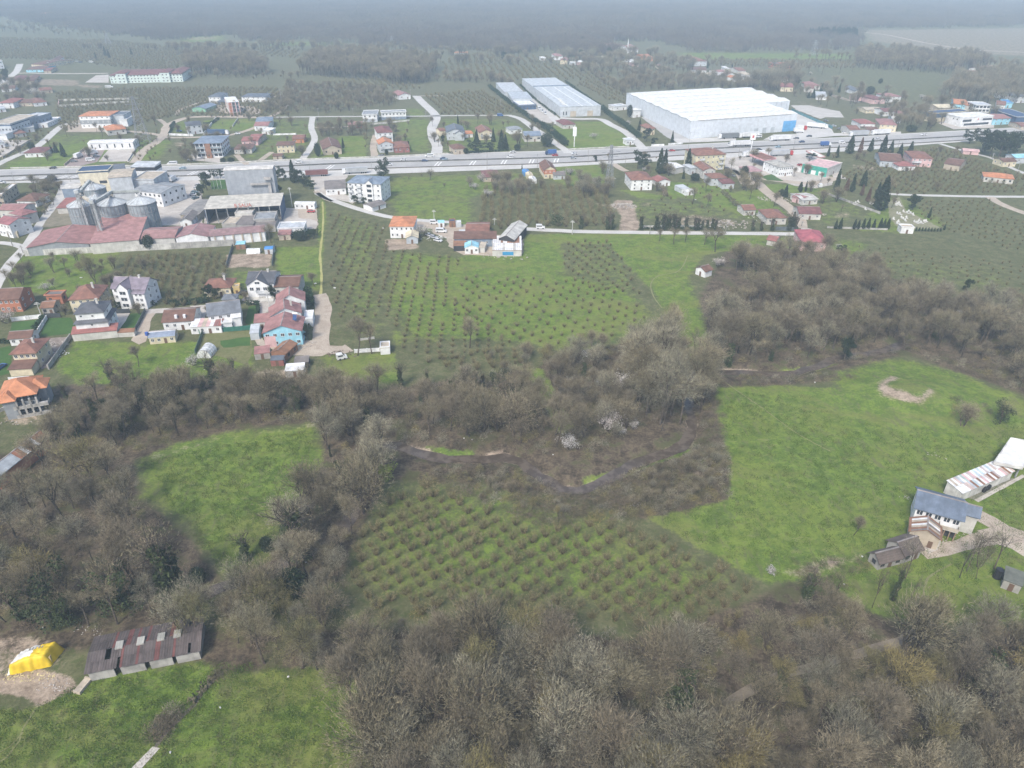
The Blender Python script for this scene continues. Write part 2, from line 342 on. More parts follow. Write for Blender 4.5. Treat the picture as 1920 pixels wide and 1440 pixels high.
# the land beyond the sheet on the near side (behind and beside the camera)
mb=MB();mb.add([(-30000,-30000,-2.6),(30000,-30000,-2.6),(30000,40000,-2.6),(-30000,40000,-2.6)],[(0,1,2,3)])
fm,nt2,b2=newmat("land_far",.95,.1);nn=noise(nt2,N(nt2,'ShaderNodeNewGeometry').outputs['Position'],.01,5)
nt2.links.new(mix(nt2,ss(nt2,nn,.4,.6),(.07,.08,.035),(.09,.075,.055)),b2.inputs['Base Color'])
tag(mb.obj("terrain",fm),kind='structure')

# ------------------------------------------------------------------ sheets: roads, yards, water
def surfmat(name,c0,c1,sc=.5,rough=.9,stain=None,ruts=None):
 m,nt,b=newmat(name,rough);co=N(nt,'ShaderNodeNewGeometry').outputs['Position']
 n=mth(nt,'ADD',mth(nt,'MULTIPLY',noise(nt,co,sc*.3,5,.7),.5),mth(nt,'MULTIPLY',noise(nt,co,sc*3,5,.7),.5))
 col=mix(nt,ss(nt,n,.38,.62),c0,c1)
 if stain:col=mix(nt,mth(nt,'MULTIPLY',ss(nt,noise(nt,co,.12,6,.75),.5,.66),.6),col,stain)
 nt.links.new(col,b.inputs['Base Color'])
 bp=N(nt,'ShaderNodeBump');bp.inputs['Strength'].default_value=.4;bp.inputs['Distance'].default_value=.05
 nt.links.new(n,bp.inputs['Height']);nt.links.new(bp.outputs[0],b.inputs['Normal']);return m
ASPH=surfmat("asphalt",(.30,.295,.29),(.38,.375,.365),.3);ASPH_L=surfmat("pale_asphalt",(.40,.39,.37),(.50,.49,.47),.3)
DIRT=surfmat("gravel_track",(.30,.25,.20),(.46,.40,.33),.8,.95,(.20,.16,.12));CONCY=surfmat("yard_concrete",(.36,.33,.30),(.48,.45,.41),.3,.9,(.26,.23,.20))
PATHG=surfmat("worn_path",(.14,.15,.055),(.20,.20,.09),1.0);PATHY=surfmat("dry_grass_path",(.27,.26,.09),(.38,.36,.15),1.0);LAWN=surfmat("mown_lawn",(.035,.085,.016),(.055,.115,.022),.8,.95)
PAINT=surfmat("road_paint",(.62,.62,.60),(.75,.75,.73),2.0);WOODP=surfmat("forest_path",(.165,.135,.10),(.23,.195,.145),1.0)
rs=random.Random(5)
def ribbon(name,line,w,z,m,jit=0.0,kind='structure',step=4.0,taper=False):
 P=smooth_line(line,step);mb=MB();L=[];R=[]
 for i,p in enumerate(P):
  t=(P[min(i+1,len(P)-1)]-P[max(i-1,0)]);t.z=0;t.normalize();n=Vector((-t.y,t.x,0))
  ww=w if not callable(w)else w(i/(len(P)-1))
  l,r_=ww/2*(1+rs.uniform(-jit,jit)),ww/2*(1+rs.uniform(-jit,jit))
  a,b_=p+n*l,p-n*r_
  L.append((a.x,a.y,z));R.append((b_.x,b_.y,z))
 n=len(P);mb.add(L+R,[(i,i+n,i+n+1,i+1)for i in range(n-1)])
 return tag(mb.obj(name,m),kind=kind)
def sheet(name,poly,z,m,jit=0.0,kind='structure'):
 P=[]
 for i,p in enumerate(poly):
  q_=poly[(i+1)%len(poly)];n=max(1,int((q_-p).length/3))if jit else 1
  for k in range(n):
   v=p.lerp(q_,k/n);P.append(Vector((v.x+rs.uniform(-jit,jit),v.y+rs.uniform(-jit,jit),z)))
 tr=tessellate_polygon([P]);mb=MB();fs=[]
 for t in tr:
  a_,b_,c_=(P[k]for k in t)
  fs.append(t if(b_-a_).cross(c_-a_).z>0 else(t[0],t[2],t[1]))
 mb.add(P,fs);return tag(mb.obj(name,m),kind=kind)
def along(L,dx0,dx1):  # two edge lines in the photo make a strip
 return L
# stream water
wm,nt,b=newmat("stream_water",.12,.5);co=N(nt,'ShaderNodeNewGeometry').outputs['Position']
nt.links.new(mix(nt,ss(nt,noise(nt,co,.4,4),.4,.6),(.070,.054,.040),(.115,.092,.072)),b.inputs['Base Color'])
bp=N(nt,'ShaderNodeBump');bp.inputs['Strength'].default_value=.25;bp.inputs['Distance'].default_value=.05
nt.links.new(noise(nt,co,2.5,4),bp.inputs['Height']);nt.links.new(bp.outputs[0],b.inputs['Normal'])
for L in stream_w:ribbon("stream_water",L,3.6,-.95,wm,.3,step=3)

# highway: two carriageways, slip road, all read off the photograph
HF=[(-700,352),(-300,334),(0,319),(350,311),(560,301),(720,296),(900,287),(1080,282),(1380,267),(1600,257),(1700,251),(1920,239),(2500,207)]
HM=[(-700,368),(-300,349),(0,332),(142,327),(400,319),(680,306),(1060,295.5),(1280,282),(1590,268),(1807,256),(1920,247),(2500,214)]
HN=[(-700,380),(-300,359),(0,340.5),(144,336.5),(400,329),(680,317.5),(1060,306),(1280,292),(1600,275.5),(1800,264),(1920,255),(2500,221)]
HE=[(-700,388),(-300,365),(0,344.5),(200,342),(520,334),(700,327),(1000,315.5),(1060,312),(1280,300),(1600,283),(1715,273),(1792,267),(1920,258.5),(2500,224)]
def strip(name,A,B,z,m,shrinkA=0.0,shrinkB=0.0,wA=None):
 PA,PB=smooth_line([G(*p)for p in A],8),smooth_line([G(*p)for p in B],8)
 n=160;lin=lambda P,t:P[int(t*(len(P)-1))].lerp(P[min(int(t*(len(P)-1))+1,len(P)-1)],(t*(len(P)-1))%1)
 def bx(P,x):
  for i in range(len(P)-1):
   if(P[i].x-x)*(P[i+1].x-x)<=0 and P[i].x!=P[i+1].x:return P[i].lerp(P[i+1],(x-P[i].x)/(P[i+1].x-P[i].x))
  return P[0]if x<P[0].x else P[-1]
 x0,x1=max(PA[0].x,PB[0].x),min(PA[-1].x,PB[-1].x);va=[];vb=[]
 for i in range(n+1):
  x=x0+(x1-x0)*i/n;a_,b_=bx(PA,x),bx(PB,x)
  va.append((x,a_.y-shrinkA if wA is None else a_.y-shrinkA,z));vb.append((x,(b_.y+shrinkB)if wA is None else a_.y-shrinkA-wA,z))
 mb=MB();mb.add(va+vb,[(i,i+n+1,i+n+2,i+1)for i in range(n)])
 return tag(mb.obj(name,m),kind='structure'),va,vb
_,hfa,hfb=strip("road_far_carriageway",HF,HM,.05,ASPH,0,.2)
_,hna,hnb=strip("road_near_carriageway",HM,HN,.05,ASPH,.2,.2)
_,hsa,hsb=strip("service_road",HN,HE,.07,ASPH_L,.2,0)
strip("road_shoulder",HF,HM,.055,ASPH_L,-1.5,0,3.0)
def xline(P,x):
 for i in range(len(P)-1):
  if P[i][0]<=x<=P[i+1][0]:
   t=(x-P[i][0])/(P[i+1][0]-P[i][0]);return P[i][1]+(P[i+1][1]-P[i][1])*t
 return P[0][1]
# lane lines
for(A,B,fr,dash)in((hfa,hfb,.30,0),(hfa,hfb,.64,1),(hfa,hfb,.93,0),(hna,hnb,.08,0),(hna,hnb,.5,1),(hna,hnb,.93,0),(hsa,hsb,.12,0)):
 x=max(A[0][0],-420);mb=MB()
 while x<min(A[-1][0],520):
  L=3.0 if dash else 12.0
  p=Vector((x,xline(A,x)*(1-fr)+xline(B,x)*fr,0));q_=Vector((x+L,xline(A,x+L)*(1-fr)+xline(B,x+L)*fr,0))
  mb.add([(p.x,p.y-.09,.1),(q_.x,q_.y-.09,.1),(q_.x,q_.y+.09,.1),(p.x,p.y+.09,.1)],[(0,1,2,3)])
  x+=12.0 if not dash else 9.0
 tag(mb.obj("road_markings",PAINT),kind='structure')
# pairs of slanted rumble bars on the near carriageway
for x in(33,77,112,133,355,380,612,815,880,938,990,1036):
 for d in(0,2.2):
  p=G(x,325);X0=G(x,xline([(a_,b_)for a_,b_ in HM],x)+4).x+d
  y0,y1=xline(hna,X0),xline(hnb,X0);mb=MB()
  mb.add([(X0,y1+(y0-y1)*.1,.104),(X0+.8,y1+(y0-y1)*.1,.104),(X0+2.6,y0-(y0-y1)*.12,.104),(X0+1.8,y0-(y0-y1)*.12,.104)],[(0,1,2,3)])
  tag(mb.obj("road_markings",PAINT),kind='structure')
def barrier(name,L,h,w,m,label,seg=12.0):
 P=smooth_line([G(*p)for p in L],seg);e=empty(name,P[0],0,label,'barrier')
 first=None
 for i in range(len(P)-1):
  mb=MB();a_,b_=P[i]-P[0],P[i+1]-P[0]
  mb.beam(a_+Vector((0,0,h/2)),b_+Vector((0,0,h/2)),w,h);mb.obj("barrier_block",m,parent=e)
 return e
barrier("median_barrier",HM[1:-1],.9,.6,MAT((.13,.13,.12),'conc'),"concrete barrier with its shadow painted in, down the middle of the highway",20)  # barrier grey is darkened to take in its own shadow
barrier("guard_rail",HN[1:-1],.7,.45,MAT((.15,.14,.12),'conc'),"low dark divider between near carriageway and service road",20)
barrier("road_edge_wall",[(20,316),(350,309),(560,299.5),(720,294.5),(860,287.5)],.8,.4,MAT(COL['concw'],'conc'),"low pale wall along the far edge of the highway",16)
barrier("road_edge_wall",[(1065,281),(1180,275.5)],.9,.4,MAT(COL['concw'],'conc'),"pale wall below the factory meadow beside the highway",12)
barrier("road_edge_wall",[(1221,274),(1245,273)],1.2,.5,MAT(COL['white'],'conc'),"short white wall left of the big warehouse gate road",12)
barrier("road_edge_wall",[(1253,272),(1280,270)],1.2,.5,MAT(COL['white'],'conc'),"short white wall right of the warehouse gate road",12)

ROADS=[  # name, reg, points, width m, z, material, jitter
 ("track_gravel",'.',[(598,552),(606,575),(604,610),(600,640),(606,656),(640,657),(655,652)],6,.07,DIRT,.14),
 ("path",'.',[(605,378),(606,420),(603,450),(600,480),(603,520),(601,552)],1.0,.05,PATHY,.4),
 ("village_road",'.',[(595,362),(615,372),(660,388),(700,400),(738,408),(800,414),(850,417)],4.5,.06,ASPH_L,.05),
 ("village_road",'.',[(960,428),(1040,432),(1100,434.5),(1250,436.5),(1420,438),(1500,438),(1512,428)],5,.06,ASPH_L,.05),
 ("village_lane",'a',[(1720,560),(1500,620),(1250,610),(900,570),(800,570),(880,660),(1000,760),(1200,900),(1300,1000),(1330,1130)],7,.065,DIRT,.08),
 ("lane",'E',[(-60,1180),(0,1060),(120,900),(220,795),(290,700),(350,600),(470,430),(540,330),(590,200)],5,.06,ASPH_L,.05),
 ("lane",'E',[(-100,745),(0,745),(130,760),(215,790)],4,.062,ASPH_L,.05),
 ("lane",'A',[(-200,1100),(0,985),(130,925),(260,870),(340,810),(430,730),(500,690),(600,690)],6,.06,ASPH_L,.06),
 ("gravel_road",'A',[(1010,980),(1080,890),(1180,820),(1235,760),(1250,710),(1330,665),(1430,640),(1600,635),(1920,640),(2010,638)],7,.06,DIRT,.08),
 ("gravel_road",'A',[(500,745),(700,745),(960,745),(1180,770),(1240,790),(1450,790),(1700,775),(1850,740),(1950,700)],5,.062,DIRT,.1),
 ("gravel_road",'A',[(1330,620),(1340,590),(1420,555),(1540,520),(1700,520),(1900,495)],4,.062,DIRT,.1),("gravel_road",'A',[(1190,655),(1240,690),(1260,720)],4,.063,DIRT,.1),
 ("gravel_road",'B',[(-80,478),(60,485),(240,492),(210,570),(150,615),(90,640)],4.5,.064,DIRT,.1),
 ("country_road",'B',[(90,640),(400,636),(760,634),(1150,632),(1330,630),(1480,627),(1920,625)],4,.06,ASPH_L,.04),
 ("country_road",'C',[(230,628),(310,655),(400,720),(480,770),(560,830),(640,885),(660,910)],6,.061,ASPH_L,.04),
 ("country_road",'B',[(1200,478),(1260,540),(1330,605),(1350,650),(1320,720),(1330,790),(1360,860),(1345,940)],8,.06,ASPH_L,.05),("gravel_road",'B',[(1200,478),(1300,480),(1400,478)],3,.06,DIRT,.1),
 ("lane",'B',[(425,636),(415,720),(440,800),(400,880),(340,965)],5,.063,ASPH_L,.05),("lane",'B',[(440,715),(560,718),(800,700)],2.5,.06,DIRT,.1),
 ("track",'B',[(900,770),(880,850),(890,930)],5,.06,DIRT,.1),("track",'B',[(120,900),(30,965)],4,.06,DIRT,.1),("track",'F',[(590,0),(640,50),(690,90)],4,.06,DIRT,.1),
 ("factory_road",'C',[(400,500),(480,570),(560,650),(590,690)],8,.06,ASPH_L,.02),("factory_road",'C',[(600,645),(740,652),(900,655),(990,700),(1090,750),(1170,820),(1230,880)],7,.062,ASPH_L,.03),
 ("field_road",'L',[(790,495),(1000,505),(1300,512),(1650,518),(2100,520)],4,.06,ASPH_L,.06),("field_road",'L',[(1640,522),(1700,560),(1780,600),(2000,680)],5,.062,DIRT,.1),
 ("field_road",'L',[(1230,85),(1330,115),(1450,150),(1660,205),(1800,275),(2000,360)],3.5,.06,ASPH_L,.06),
 ("farm_track",'Q',[(1150,705),(1300,775),(1420,850),(1571,910),(1750,980)],5,.06,DIRT,.1),("farm_track",'Q',[(740,1045),(900,1010),(1050,970),(1200,930),(1350,900)],4,.062,DIRT,.2),
 ("forest_path",'T',[(1470,555),(1380,605),(1300,640),(1160,685),(1000,735),(850,780),(700,815),(560,880),(480,935),(380,1000),(200,1100),(0,1200)],1.9,.05,WOODP,.35),
 ("footpath",'T',[(1460,560),(1420,450),(1440,330),(1560,260)],.5,.045,PATHG,.3),("footpath",'K',[(1000,1000),(960,1090),(900,1140),(760,1165),(700,1230),(720,1330),(790,1430)],.5,.045,PATHG,.3),
 ("footpath",'P',[(520,530),(620,600),(750,690),(900,800),(1050,880)],.4,.045,PATHG,.3),("footpath",'W',[(290,740),(190,900),(160,1000),(60,1130),(-60,1210)],.35,.045,PATHG,.3),("footpath",'W',[(190,930),(90,1040),(-60,1130)],.3,.046,PATHG,.3),
 ("school_road",'V',[(40,640),(90,560),(200,548),(340,552),(600,552),(810,550)],6,.06,CONCY,.05),("school_road",'V',[(-60,680),(40,600),(120,540),(150,480)],8,.062,ASPH_L,.05),
 ("track",'Y',[(1700,630),(1780,660),(1900,690)],5,.06,DIRT,.1),("track",'A',[(1010,905),(960,975)],1.5,.07,CONCY,.05),("track",'D',[(640,490),(720,515),(820,540)],5,.06,DIRT,.1),
 ("field_edge_track",'D',[(800,70),(1000,90),(1300,150),(1600,190),(2000,210)],6,.06,DIRT,.2),("track",'a',[(800,600),(700,640),(620,500),(560,470)],4,.06,DIRT,.1),
 ("drain_channel",'N',[(870,1330),(930,1240),(1010,1160),(1090,1090),(1150,1000),(1230,915)],.8,.03,surfmat("drain_mud",(.10,.085,.07),(.17,.15,.125),1.0),.2),
 ("farm_strip",'Q',[(1180,610),(1330,530),(1571,400)],1.0,.08,CONCY,.1),("track",'F',[(1300,330),(1400,400),(1450,420)],3,.06,DIRT,.1),("track",'K',[(380,240),(440,280),(500,310)],5,.06,DIRT,.1),
 ]
for nm,reg,L,w,z,m,j in ROADS:ribbon(nm,pts(reg,L),w,z,m,j)
SHEETS=[
 ("yard",'E',[(1440,200),(1500,150),(1740,150),(1800,200),(1820,330),(1820,590),(1440,590),(1400,430)],.06,CONCY,.3),("yard",'E',[(580,190),(700,190),(1400,130),(1460,200),(1450,600),(650,600),(540,430),(545,300)],.05,CONCY,.3),
 ("plot",'E',[(500,440),(650,425),(660,580),(370,610),(420,540)],.075,surfmat("dry_weeds",(.13,.12,.08),(.24,.21,.15),1.0),.3),
 ("yard",'F',[(990,480),(1140,480),(1150,570),(1240,580),(1320,600),(1310,670),(960,680),(940,600)],.06,CONCY,.3),("yard",'F',[(1120,460),(1310,450),(1330,640),(1150,600)],.05,DIRT,.5),
 ("yard",'F',[(300,480),(980,470),(990,600),(300,620)],.065,CONCY,.2),("yard",'F',[(1250,150),(1550,150),(1600,190),(1560,230),(1380,310),(1600,370),(1700,400),(1640,440),(1480,400),(1300,330),(1260,220)],.055,CONCY,.4),
 ("parking_lane",'F',[(1160,150),(1960,120),(1960,160),(1160,190)],.075,ASPH_L,.1),("lawn",'F',[(360,240),(490,220),(500,310),(370,315)],.06,LAWN,.1),
 ("yard",'A',[(490,1005),(640,880),(790,880),(730,975),(560,1015)],.06,surfmat("brown_paving",(.22,.17,.16),(.30,.25,.23),.5),.2),("yard",'A',[(740,975),(810,885),(1000,880),(1030,870),(960,970)],.062,CONCY,.2),
 ("yard",'A',[(-100,960),(-100,830),(60,810),(235,812),(0,940)],.058,CONCY,.3),("yard",'A',[(490,690),(600,655),(800,745),(520,750)],.058,DIRT,.5),("court",'V',[(638,620),(720,565),(815,560),(815,620)],.06,CONCY,.1),
 ("yard",'A',[(1410,960),(1440,905),(1650,930),(1670,960),(1640,980)],.06,CONCY,.2),("yard",'A',[(1550,540),(1700,550),(1900,560),(1980,600),(1830,640),(1640,600)],.055,DIRT,.8),
 ("yard",'C',[(330,580),(440,560),(520,620),(560,690),(450,670),(350,620)],.058,CONCY,.3),("yard",'D',[(365,560),(480,560),(690,600),(720,640),(600,640),(560,650),(400,590)],.055,surfmat("gravel_lot",(.36,.34,.31),(.46,.44,.41),.5),.6),
 ("yard",'D',[(400,620),(420,600),(640,720),(660,760),(400,760)],.06,ASPH_L,.2),("yard",'D',[(180,790),(250,755),(1100,735),(1100,750),(650,765),(400,790)],.058,ASPH_L,.2),
 ("forecourt",'a',[(500,320),(560,280),(1000,240),(1350,220),(1440,250),(1530,330),(1480,420),(1560,520),(1700,560),(1680,640),(1500,680),(1250,650),(1000,560),(760,540),(720,500),(740,430),(600,440),(480,450)],.058,CONCY,.5),
 ("yard",'a',[(1640,440),(1760,500),(1860,580),(1700,560)],.056,CONCY,.3),("lawn",'a',[(870,550),(1000,520),(1140,600),(960,590)],.075,LAWN,.3),
 ("warehouse_apron",'C',[(1430,800),(1560,800),(1920,785),(1920,815),(1480,832)],.058,ASPH_L,.2),("warehouse_apron",'C',[(1210,640),(1280,640),(1600,800),(1500,830),(1400,790)],.056,ASPH,.3),
 ("yard",'J',[(600,670),(900,680),(1020,680),(1180,770),(1440,790),(1450,900),(1430,960),(1150,960),(920,950),(850,920),(780,870),(760,800),(640,760)],.058,DIRT,.6),("yard",'J',[(460,640),(600,660),(640,720),(480,700)],.056,DIRT,.4),
 ("lawn",'H',[(352,728),(430,560),(640,555),(675,640),(640,700)],.06,LAWN,.1),("lawn",'H',[(90,680),(110,600),(380,568),(390,580),(330,650)],.06,LAWN,.1),("lawn",'H',[(1060,670),(1130,580),(1180,520),(1290,512),(1290,560),(1210,665)],.06,LAWN,.1),("lawn",'H',[(-100,860),(0,830),(90,810),(110,1050),(-100,1110)],.06,LAWN,.3),
 ("lawn",'I',[(480,600),(510,460),(590,440),(590,560),(530,640)],.06,LAWN,.1),("driveway",'H',[(1180,760),(1310,500),(1420,480),(1370,560),(1310,770),(1250,800)],.056,DIRT,.3),("driveway",'H',[(1040,520),(1170,515),(1130,590),(1060,680),(1020,600)],.065,CONCY,.1),
 ("driveway",'H',[(1310,480),(1870,450),(1870,500),(1310,520)],.064,CONCY,.1),("driveway",'I',[(-20,450),(140,440),(120,560),(60,570)],.066,CONCY,.1),("driveway",'I',[(480,350),(740,345),(760,450),(690,480),(600,440),(440,400)],.064,CONCY,.2),
 ("driveway",'I',[(590,450),(740,460),(680,540),(590,520)],.066,CONCY,.2),("yard",'I',[(560,720),(620,730),(660,780),(1080,760),(1190,800),(1370,810),(1180,900),(900,900),(700,830),(580,800)],.058,DIRT,.4),("yard",'H',[(430,740),(625,730),(440,1000),(370,1020)],.058,surfmat("rubble_yard",(.15,.12,.10),(.30,.26,.23),2.0),.2),
 ("plot",'I',[(70,700),(530,670),(540,850),(500,990),(280,920),(60,860)],.05,surfmat("garden_plot",(.10,.115,.035),(.17,.16,.075),1.5),.4),("plot",'I',[(250,760),(520,730),(510,810),(270,830)],.056,LAWN,.5),
 ("yard",'Q',[(1200,860),(1300,830),(1600,880),(1800,960),(1800,1130),(1571,1075),(1480,1000),(1350,960)],.058,DIRT,.4),("yard",'Q',[(1080,570),(1440,420),(1540,430),(1180,605)],.056,surfmat("mossy_concrete",(.13,.13,.09),(.22,.21,.17),1.0),.1),("yard",'Q',[(740,930),(900,920),(860,1010),(780,1040)],.064,CONCY,.2),
 ("drain_slab",'N',[(742,1440),(860,1320),(900,1330),(800,1440),(760,1500),(690,1500)],.09,CONCY,0),("cemetery_ground",'L',[(800,560),(900,520),(960,640),(1100,700),(1250,780),(900,780),(820,700)],.05,surfmat("cemetery_soil",(.13,.14,.06),(.26,.24,.17),1.2),.4),
 ("terrace",'H',[(1330,330),(1420,370),(1420,420),(1330,400)],.07,CONCY,.1),("yard",'D',[(1350,680),(1400,640),(1720,680),(1720,710),(1450,720)],.058,CONCY,.2),("yard",'K',[(1300,200),(1480,220),(1500,300),(1420,350),(1300,260)],.06,CONCY,.3),
 ]
for nm,reg,L,z,m,j in SHEETS:sheet(nm,pts(reg,L),z,m,j)

# ------------------------------------------------------------------ buildings
_wm={}
def window_mesh(w,h,fr,two):
 key=(round(w,1),round(h,1),fr,two)
 if key in _wm:return _wm[key]
 w,h=max(key[0],.3),max(key[1],.3);fm=FRAME if fr=='w' else DARKF
 a=MB();t=.09  # frame ring + mullion, proud of the wall
 a.box(-w/2,w/2,-.07,.03,-h/2,-h/2+t);a.box(-w/2,w/2,-.07,.03,h/2-t,h/2)
 a.box(-w/2,-w/2+t,-.07,.03,-h/2+t,h/2-t);a.box(w/2-t,w/2,-.07,.03,-h/2+t,h/2-t)
 if w>1.0:a.box(-t/2,t/2,-.07,.03,-h/2+t,h/2-t)
 p=MB();p.box(-w/2+t*.5,w/2-t*.5,-.03,.02,-h/2+t*.5,h/2-t*.5)
 if two:r=(a.mesh('frame',fm),p.mesh('pane',GLASS))
 else:
  b=MB();b.v,b.f,b.m=list(a.v),list(a.f),[0]*len(a.f);b.add(p.v,p.f,1);r=(b.mesh('window',fm,GLASS),None)
 _wm[key]=r;return r
def put_window(par,x,y,z,rz,w=1.2,h=1.3,fr='w',two=False,name='window'):
 a,p=window_mesh(w,h,fr,two);o=bpy.data.objects.new(name,a);link(o,par)
 o.location=(x,y,z);o.rotation_euler=(0,0,rz)
 if p is not None:q_=bpy.data.objects.new('pane',p);link(q_,o)
 return o
def roof_polys(kind,w,d,h,rh,ov):
 x0,x1,y0,y1=-w/2-ov,w/2+ov,-ov,d+ov;k=rh/max(.1,(d/2 if kind in('gx','hip','multi')else w/2));e=h-ov*k*.5
 if kind=='flat':return[[(x0,y0,h+.12),(x1,y0,h+.12),(x1,y1,h+.12),(x0,y1,h+.12)]]
 if kind=='shed':return[[(x0,y0,h),(x1,y0,h),(x1,y1,h+rh),(x0,y1,h+rh)]]  # low edge in front
 if kind=='shedb':return[[(x0,y0,h+rh),(x1,y0,h+rh),(x1,y1,h),(x0,y1,h)]]
 if kind=='gx':
  m=(y0+y1)/2;return[[(x0,y0,e),(x1,y0,e),(x1,m,h+rh),(x0,m,h+rh)],[(x0,m,h+rh),(x1,m,h+rh),(x1,y1,e),(x0,y1,e)]]
 if kind=='gy':
  m=0;return[[(x0,y0,e),(m,y0,h+rh),(m,y1,h+rh),(x0,y1,e)],[(m,y0,h+rh),(x1,y0,e),(x1,y1,e),(m,y1,h+rh)]]
 if kind=='hip':
  m=(y0+y1)/2;H=h+rh;e=h-.05
  if x1-x0>=y1-y0:
   s=(y1-y0)/2;a,b=(x0+s,m,H),(x1-s,m,H)
   return[[(x0,y0,e),(x1,y0,e),b,a],[(x1,y1,e),(x0,y1,e),a,b],[(x0,y1,e),(x0,y0,e),a],[(x1,y0,e),(x1,y1,e),b]]
  s=(x1-x0)/2;a,b=(0,y0+s,H),(0,y1-s,H)
  return[[(x0,y0,e),(x1,y0,e),a],[(x1,y0,e),(x1,y1,e),b,a],[(x1,y1,e),(x0,y1,e),b],[(x0,y1,e),(x0,y0,e),a,b]]
def wall_mesh(w,d,h,kind,rh,z0=0.0):
 mb=MB();x0,x1=-w/2,w/2
 def prof(y):return h+(rh*y/d if kind=='shed' else rh*(1-y/d)if kind=='shedb' else 0)
 hf,hb=prof(0)-.1,prof(d)-.1
 mb.add([(x0,0,z0),(x1,0,z0),(x1,d,z0),(x0,d,z0),(x0,0,hf),(x1,0,hf),(x1,d,hb),(x0,d,hb)],[(0,1,5,4),(1,2,6,5),(2,3,7,6),(3,0,4,7),(4,5,6,7),(3,2,1,0)])
 if kind=='gx':
  m=d/2
  for x in(x0,x1):mb.add([(x,0,h-.1),(x,d,h-.1),(x,m,h+rh-.15)],[(0,1,2)]if x>0 else[(0,2,1)])
 if kind=='gy':
  for y in(0,d):mb.add([(x0,y,h-.1),(x1,y,h-.1),(0,y,h+rh-.15)],[(0,1,2)]if y==0 else[(0,2,1)])
 return mb
RIDGE=MAT((.30,.27,.26),'plain',.8)
def volume(par,w,d,h,kind,rh,wallm,roofm,ov=.45,loc=(0,0,0),z0=0.0,wall=True,t=.16,hi=None,sheets=0):
 """one walled and roofed volume: a wall part and a roof part (with ridge cap)"""
 if wall:
  wl=wall_mesh(w,d,h,kind,rh,z0).obj('wall',wallm,parent=par);wl.location=loc
 mb=MB();P=roof_polys(kind,w,d,h,rh,ov)
 for p in P:mb.slab(p,t)
 rf=mb.obj('roof',roofm,parent=par);rf.location=loc
 if kind in('gx','gy')and rh>.6:
  r_=MB()
  if kind=='gx':r_.box(-w/2-ov,w/2+ov,d/2-.16,d/2+.16,h+rh-.08,h+rh+.07)
  else:r_.box(-.16,.16,-ov,d+ov,h+rh-.08,h+rh+.07)
  r_.obj('ridge',RIDGE,parent=rf)
 if kind=='flat':
  r_=MB();e=.35
  for(a,b,c,dd)in((-w/2-ov,w/2+ov,-ov,-ov+e),(-w/2-ov,w/2+ov,d+ov-e,d+ov),(-w/2-ov,-w/2-ov+e,-ov+e,d+ov-e),(w/2+ov-e,w/2+ov,-ov+e,d+ov-e)):
   r_.box(a,b,c,dd,h+.12,h+.55)
  r_.obj('parapet',wallm,parent=rf)
 return rf
def frame3(reg,FL,FR,BK,h,square='front'):
 """local frame of a building from three eave corners at height h"""
 a,b,c=GR(reg,*FL,h),GR(reg,*FR,h),GR(reg,*BK,h)
 u=(b-a);w=u.length;u.normalize();n=Vector((-u.y,u.x,0));d=(c-a).dot(n)
 if square=='side':  # long side (front-left to back) decides the direction
  v=(c-a);d=v.length;v.normalize();u=Vector((v.y,-v.x,0));w=(b-a).dot(u)
 mid=a+u*(w/2)
 return Vector((mid.x,mid.y,0)),math.atan2(u.y,u.x),w,max(d,2.0)
BINFO=[]
def house(reg,FL,FR,BK,h,kind,rh,wallc,roofc,name,label,rows=1,cols=2,ov=.45,cat='house',fr='w',two=False,chim=0,door=True,ww=1.1,wh=1.25,square='front',side=True,group=None,band=None,noroofwall=False,wins=True):
 o,rz,w,d=frame3(reg,FL,FR,BK,h,square)
 BINFO.append((label,round(w,1),round(d,1)))
 w=max(2.0,w-2*ov);d=max(1.6,d-2*ov);o=o+Vector((-math.sin(rz),math.cos(rz),0))*ov
 e=empty(name,o,rz,label,cat,group)
 wm_,rm=W_(wallc)if isinstance(wallc,str)else wallc,R_(roofc)if isinstance(roofc,str)else roofc
 e['w'],e['d'],e['h']=w,d,h
 volume(e,w,d,h,kind,rh,wm_,rm,ov)
 st=h/max(rows,1)
 if wins and cols:
  for r in range(rows):
   z=st*r+min(st*.55,st-.9 if st>1.9 else st*.5)
   for c in range(cols):
    x=-w/2+w*(c+.5)/cols
    if r==0 and door and c==cols//2:
     q_=MB();q_.box(-.5,.5,-.06,.03,0,2.05);dd=q_.obj('door',MAT((.16,.10,.07),'plain',.6),parent=e);dd.location=(x,0,0);continue
    put_window(e,x,-.01,z,0,min(ww,w/cols*.75),min(wh,st*.6),fr,two)
   if side:
    sgn=1 if o.x<0 else-1;n=max(1,int(d/4))
    for c in range(n):
     put_window(e,sgn*(w/2+.01),d*(c+.5)/n,z,sgn*math.pi/2,min(ww,d/n*.7),min(wh,st*.6),fr,two)
 if band:
  q_=MB();q_.box(-w/2-.06,w/2+.06,-.06,d+.06,band[0],band[1]);q_.obj('wall_band',W_(band[2]),parent=e)
 rf=[c for c in e.children if c.name.startswith('roof')]
 for i in range(chim):
  q_=MB();x=w*(.22-.4*i);q_.box(x-.35,x+.35,d*.45,d*.45+.6,h+rh*.4,h+rh+.9);q_.box(x-.45,x+.45,d*.45-.1,d*.45+.7,h+rh+.9,h+rh+1.0)
  q_.obj('chimney',W_('concw'),parent=rf[0])
 return e
def annex(e,x,y,w,d,h,kind,rh,wallc,roofc,z0=0.0,ov=.3,rz=0):
 p=e
 if rz:
  pass
 return volume(p,w,d,h,kind,rh,W_(wallc)if isinstance(wallc,str)else wallc,R_(roofc)if isinstance(roofc,str)else roofc,ov,(x,y,0),z0)
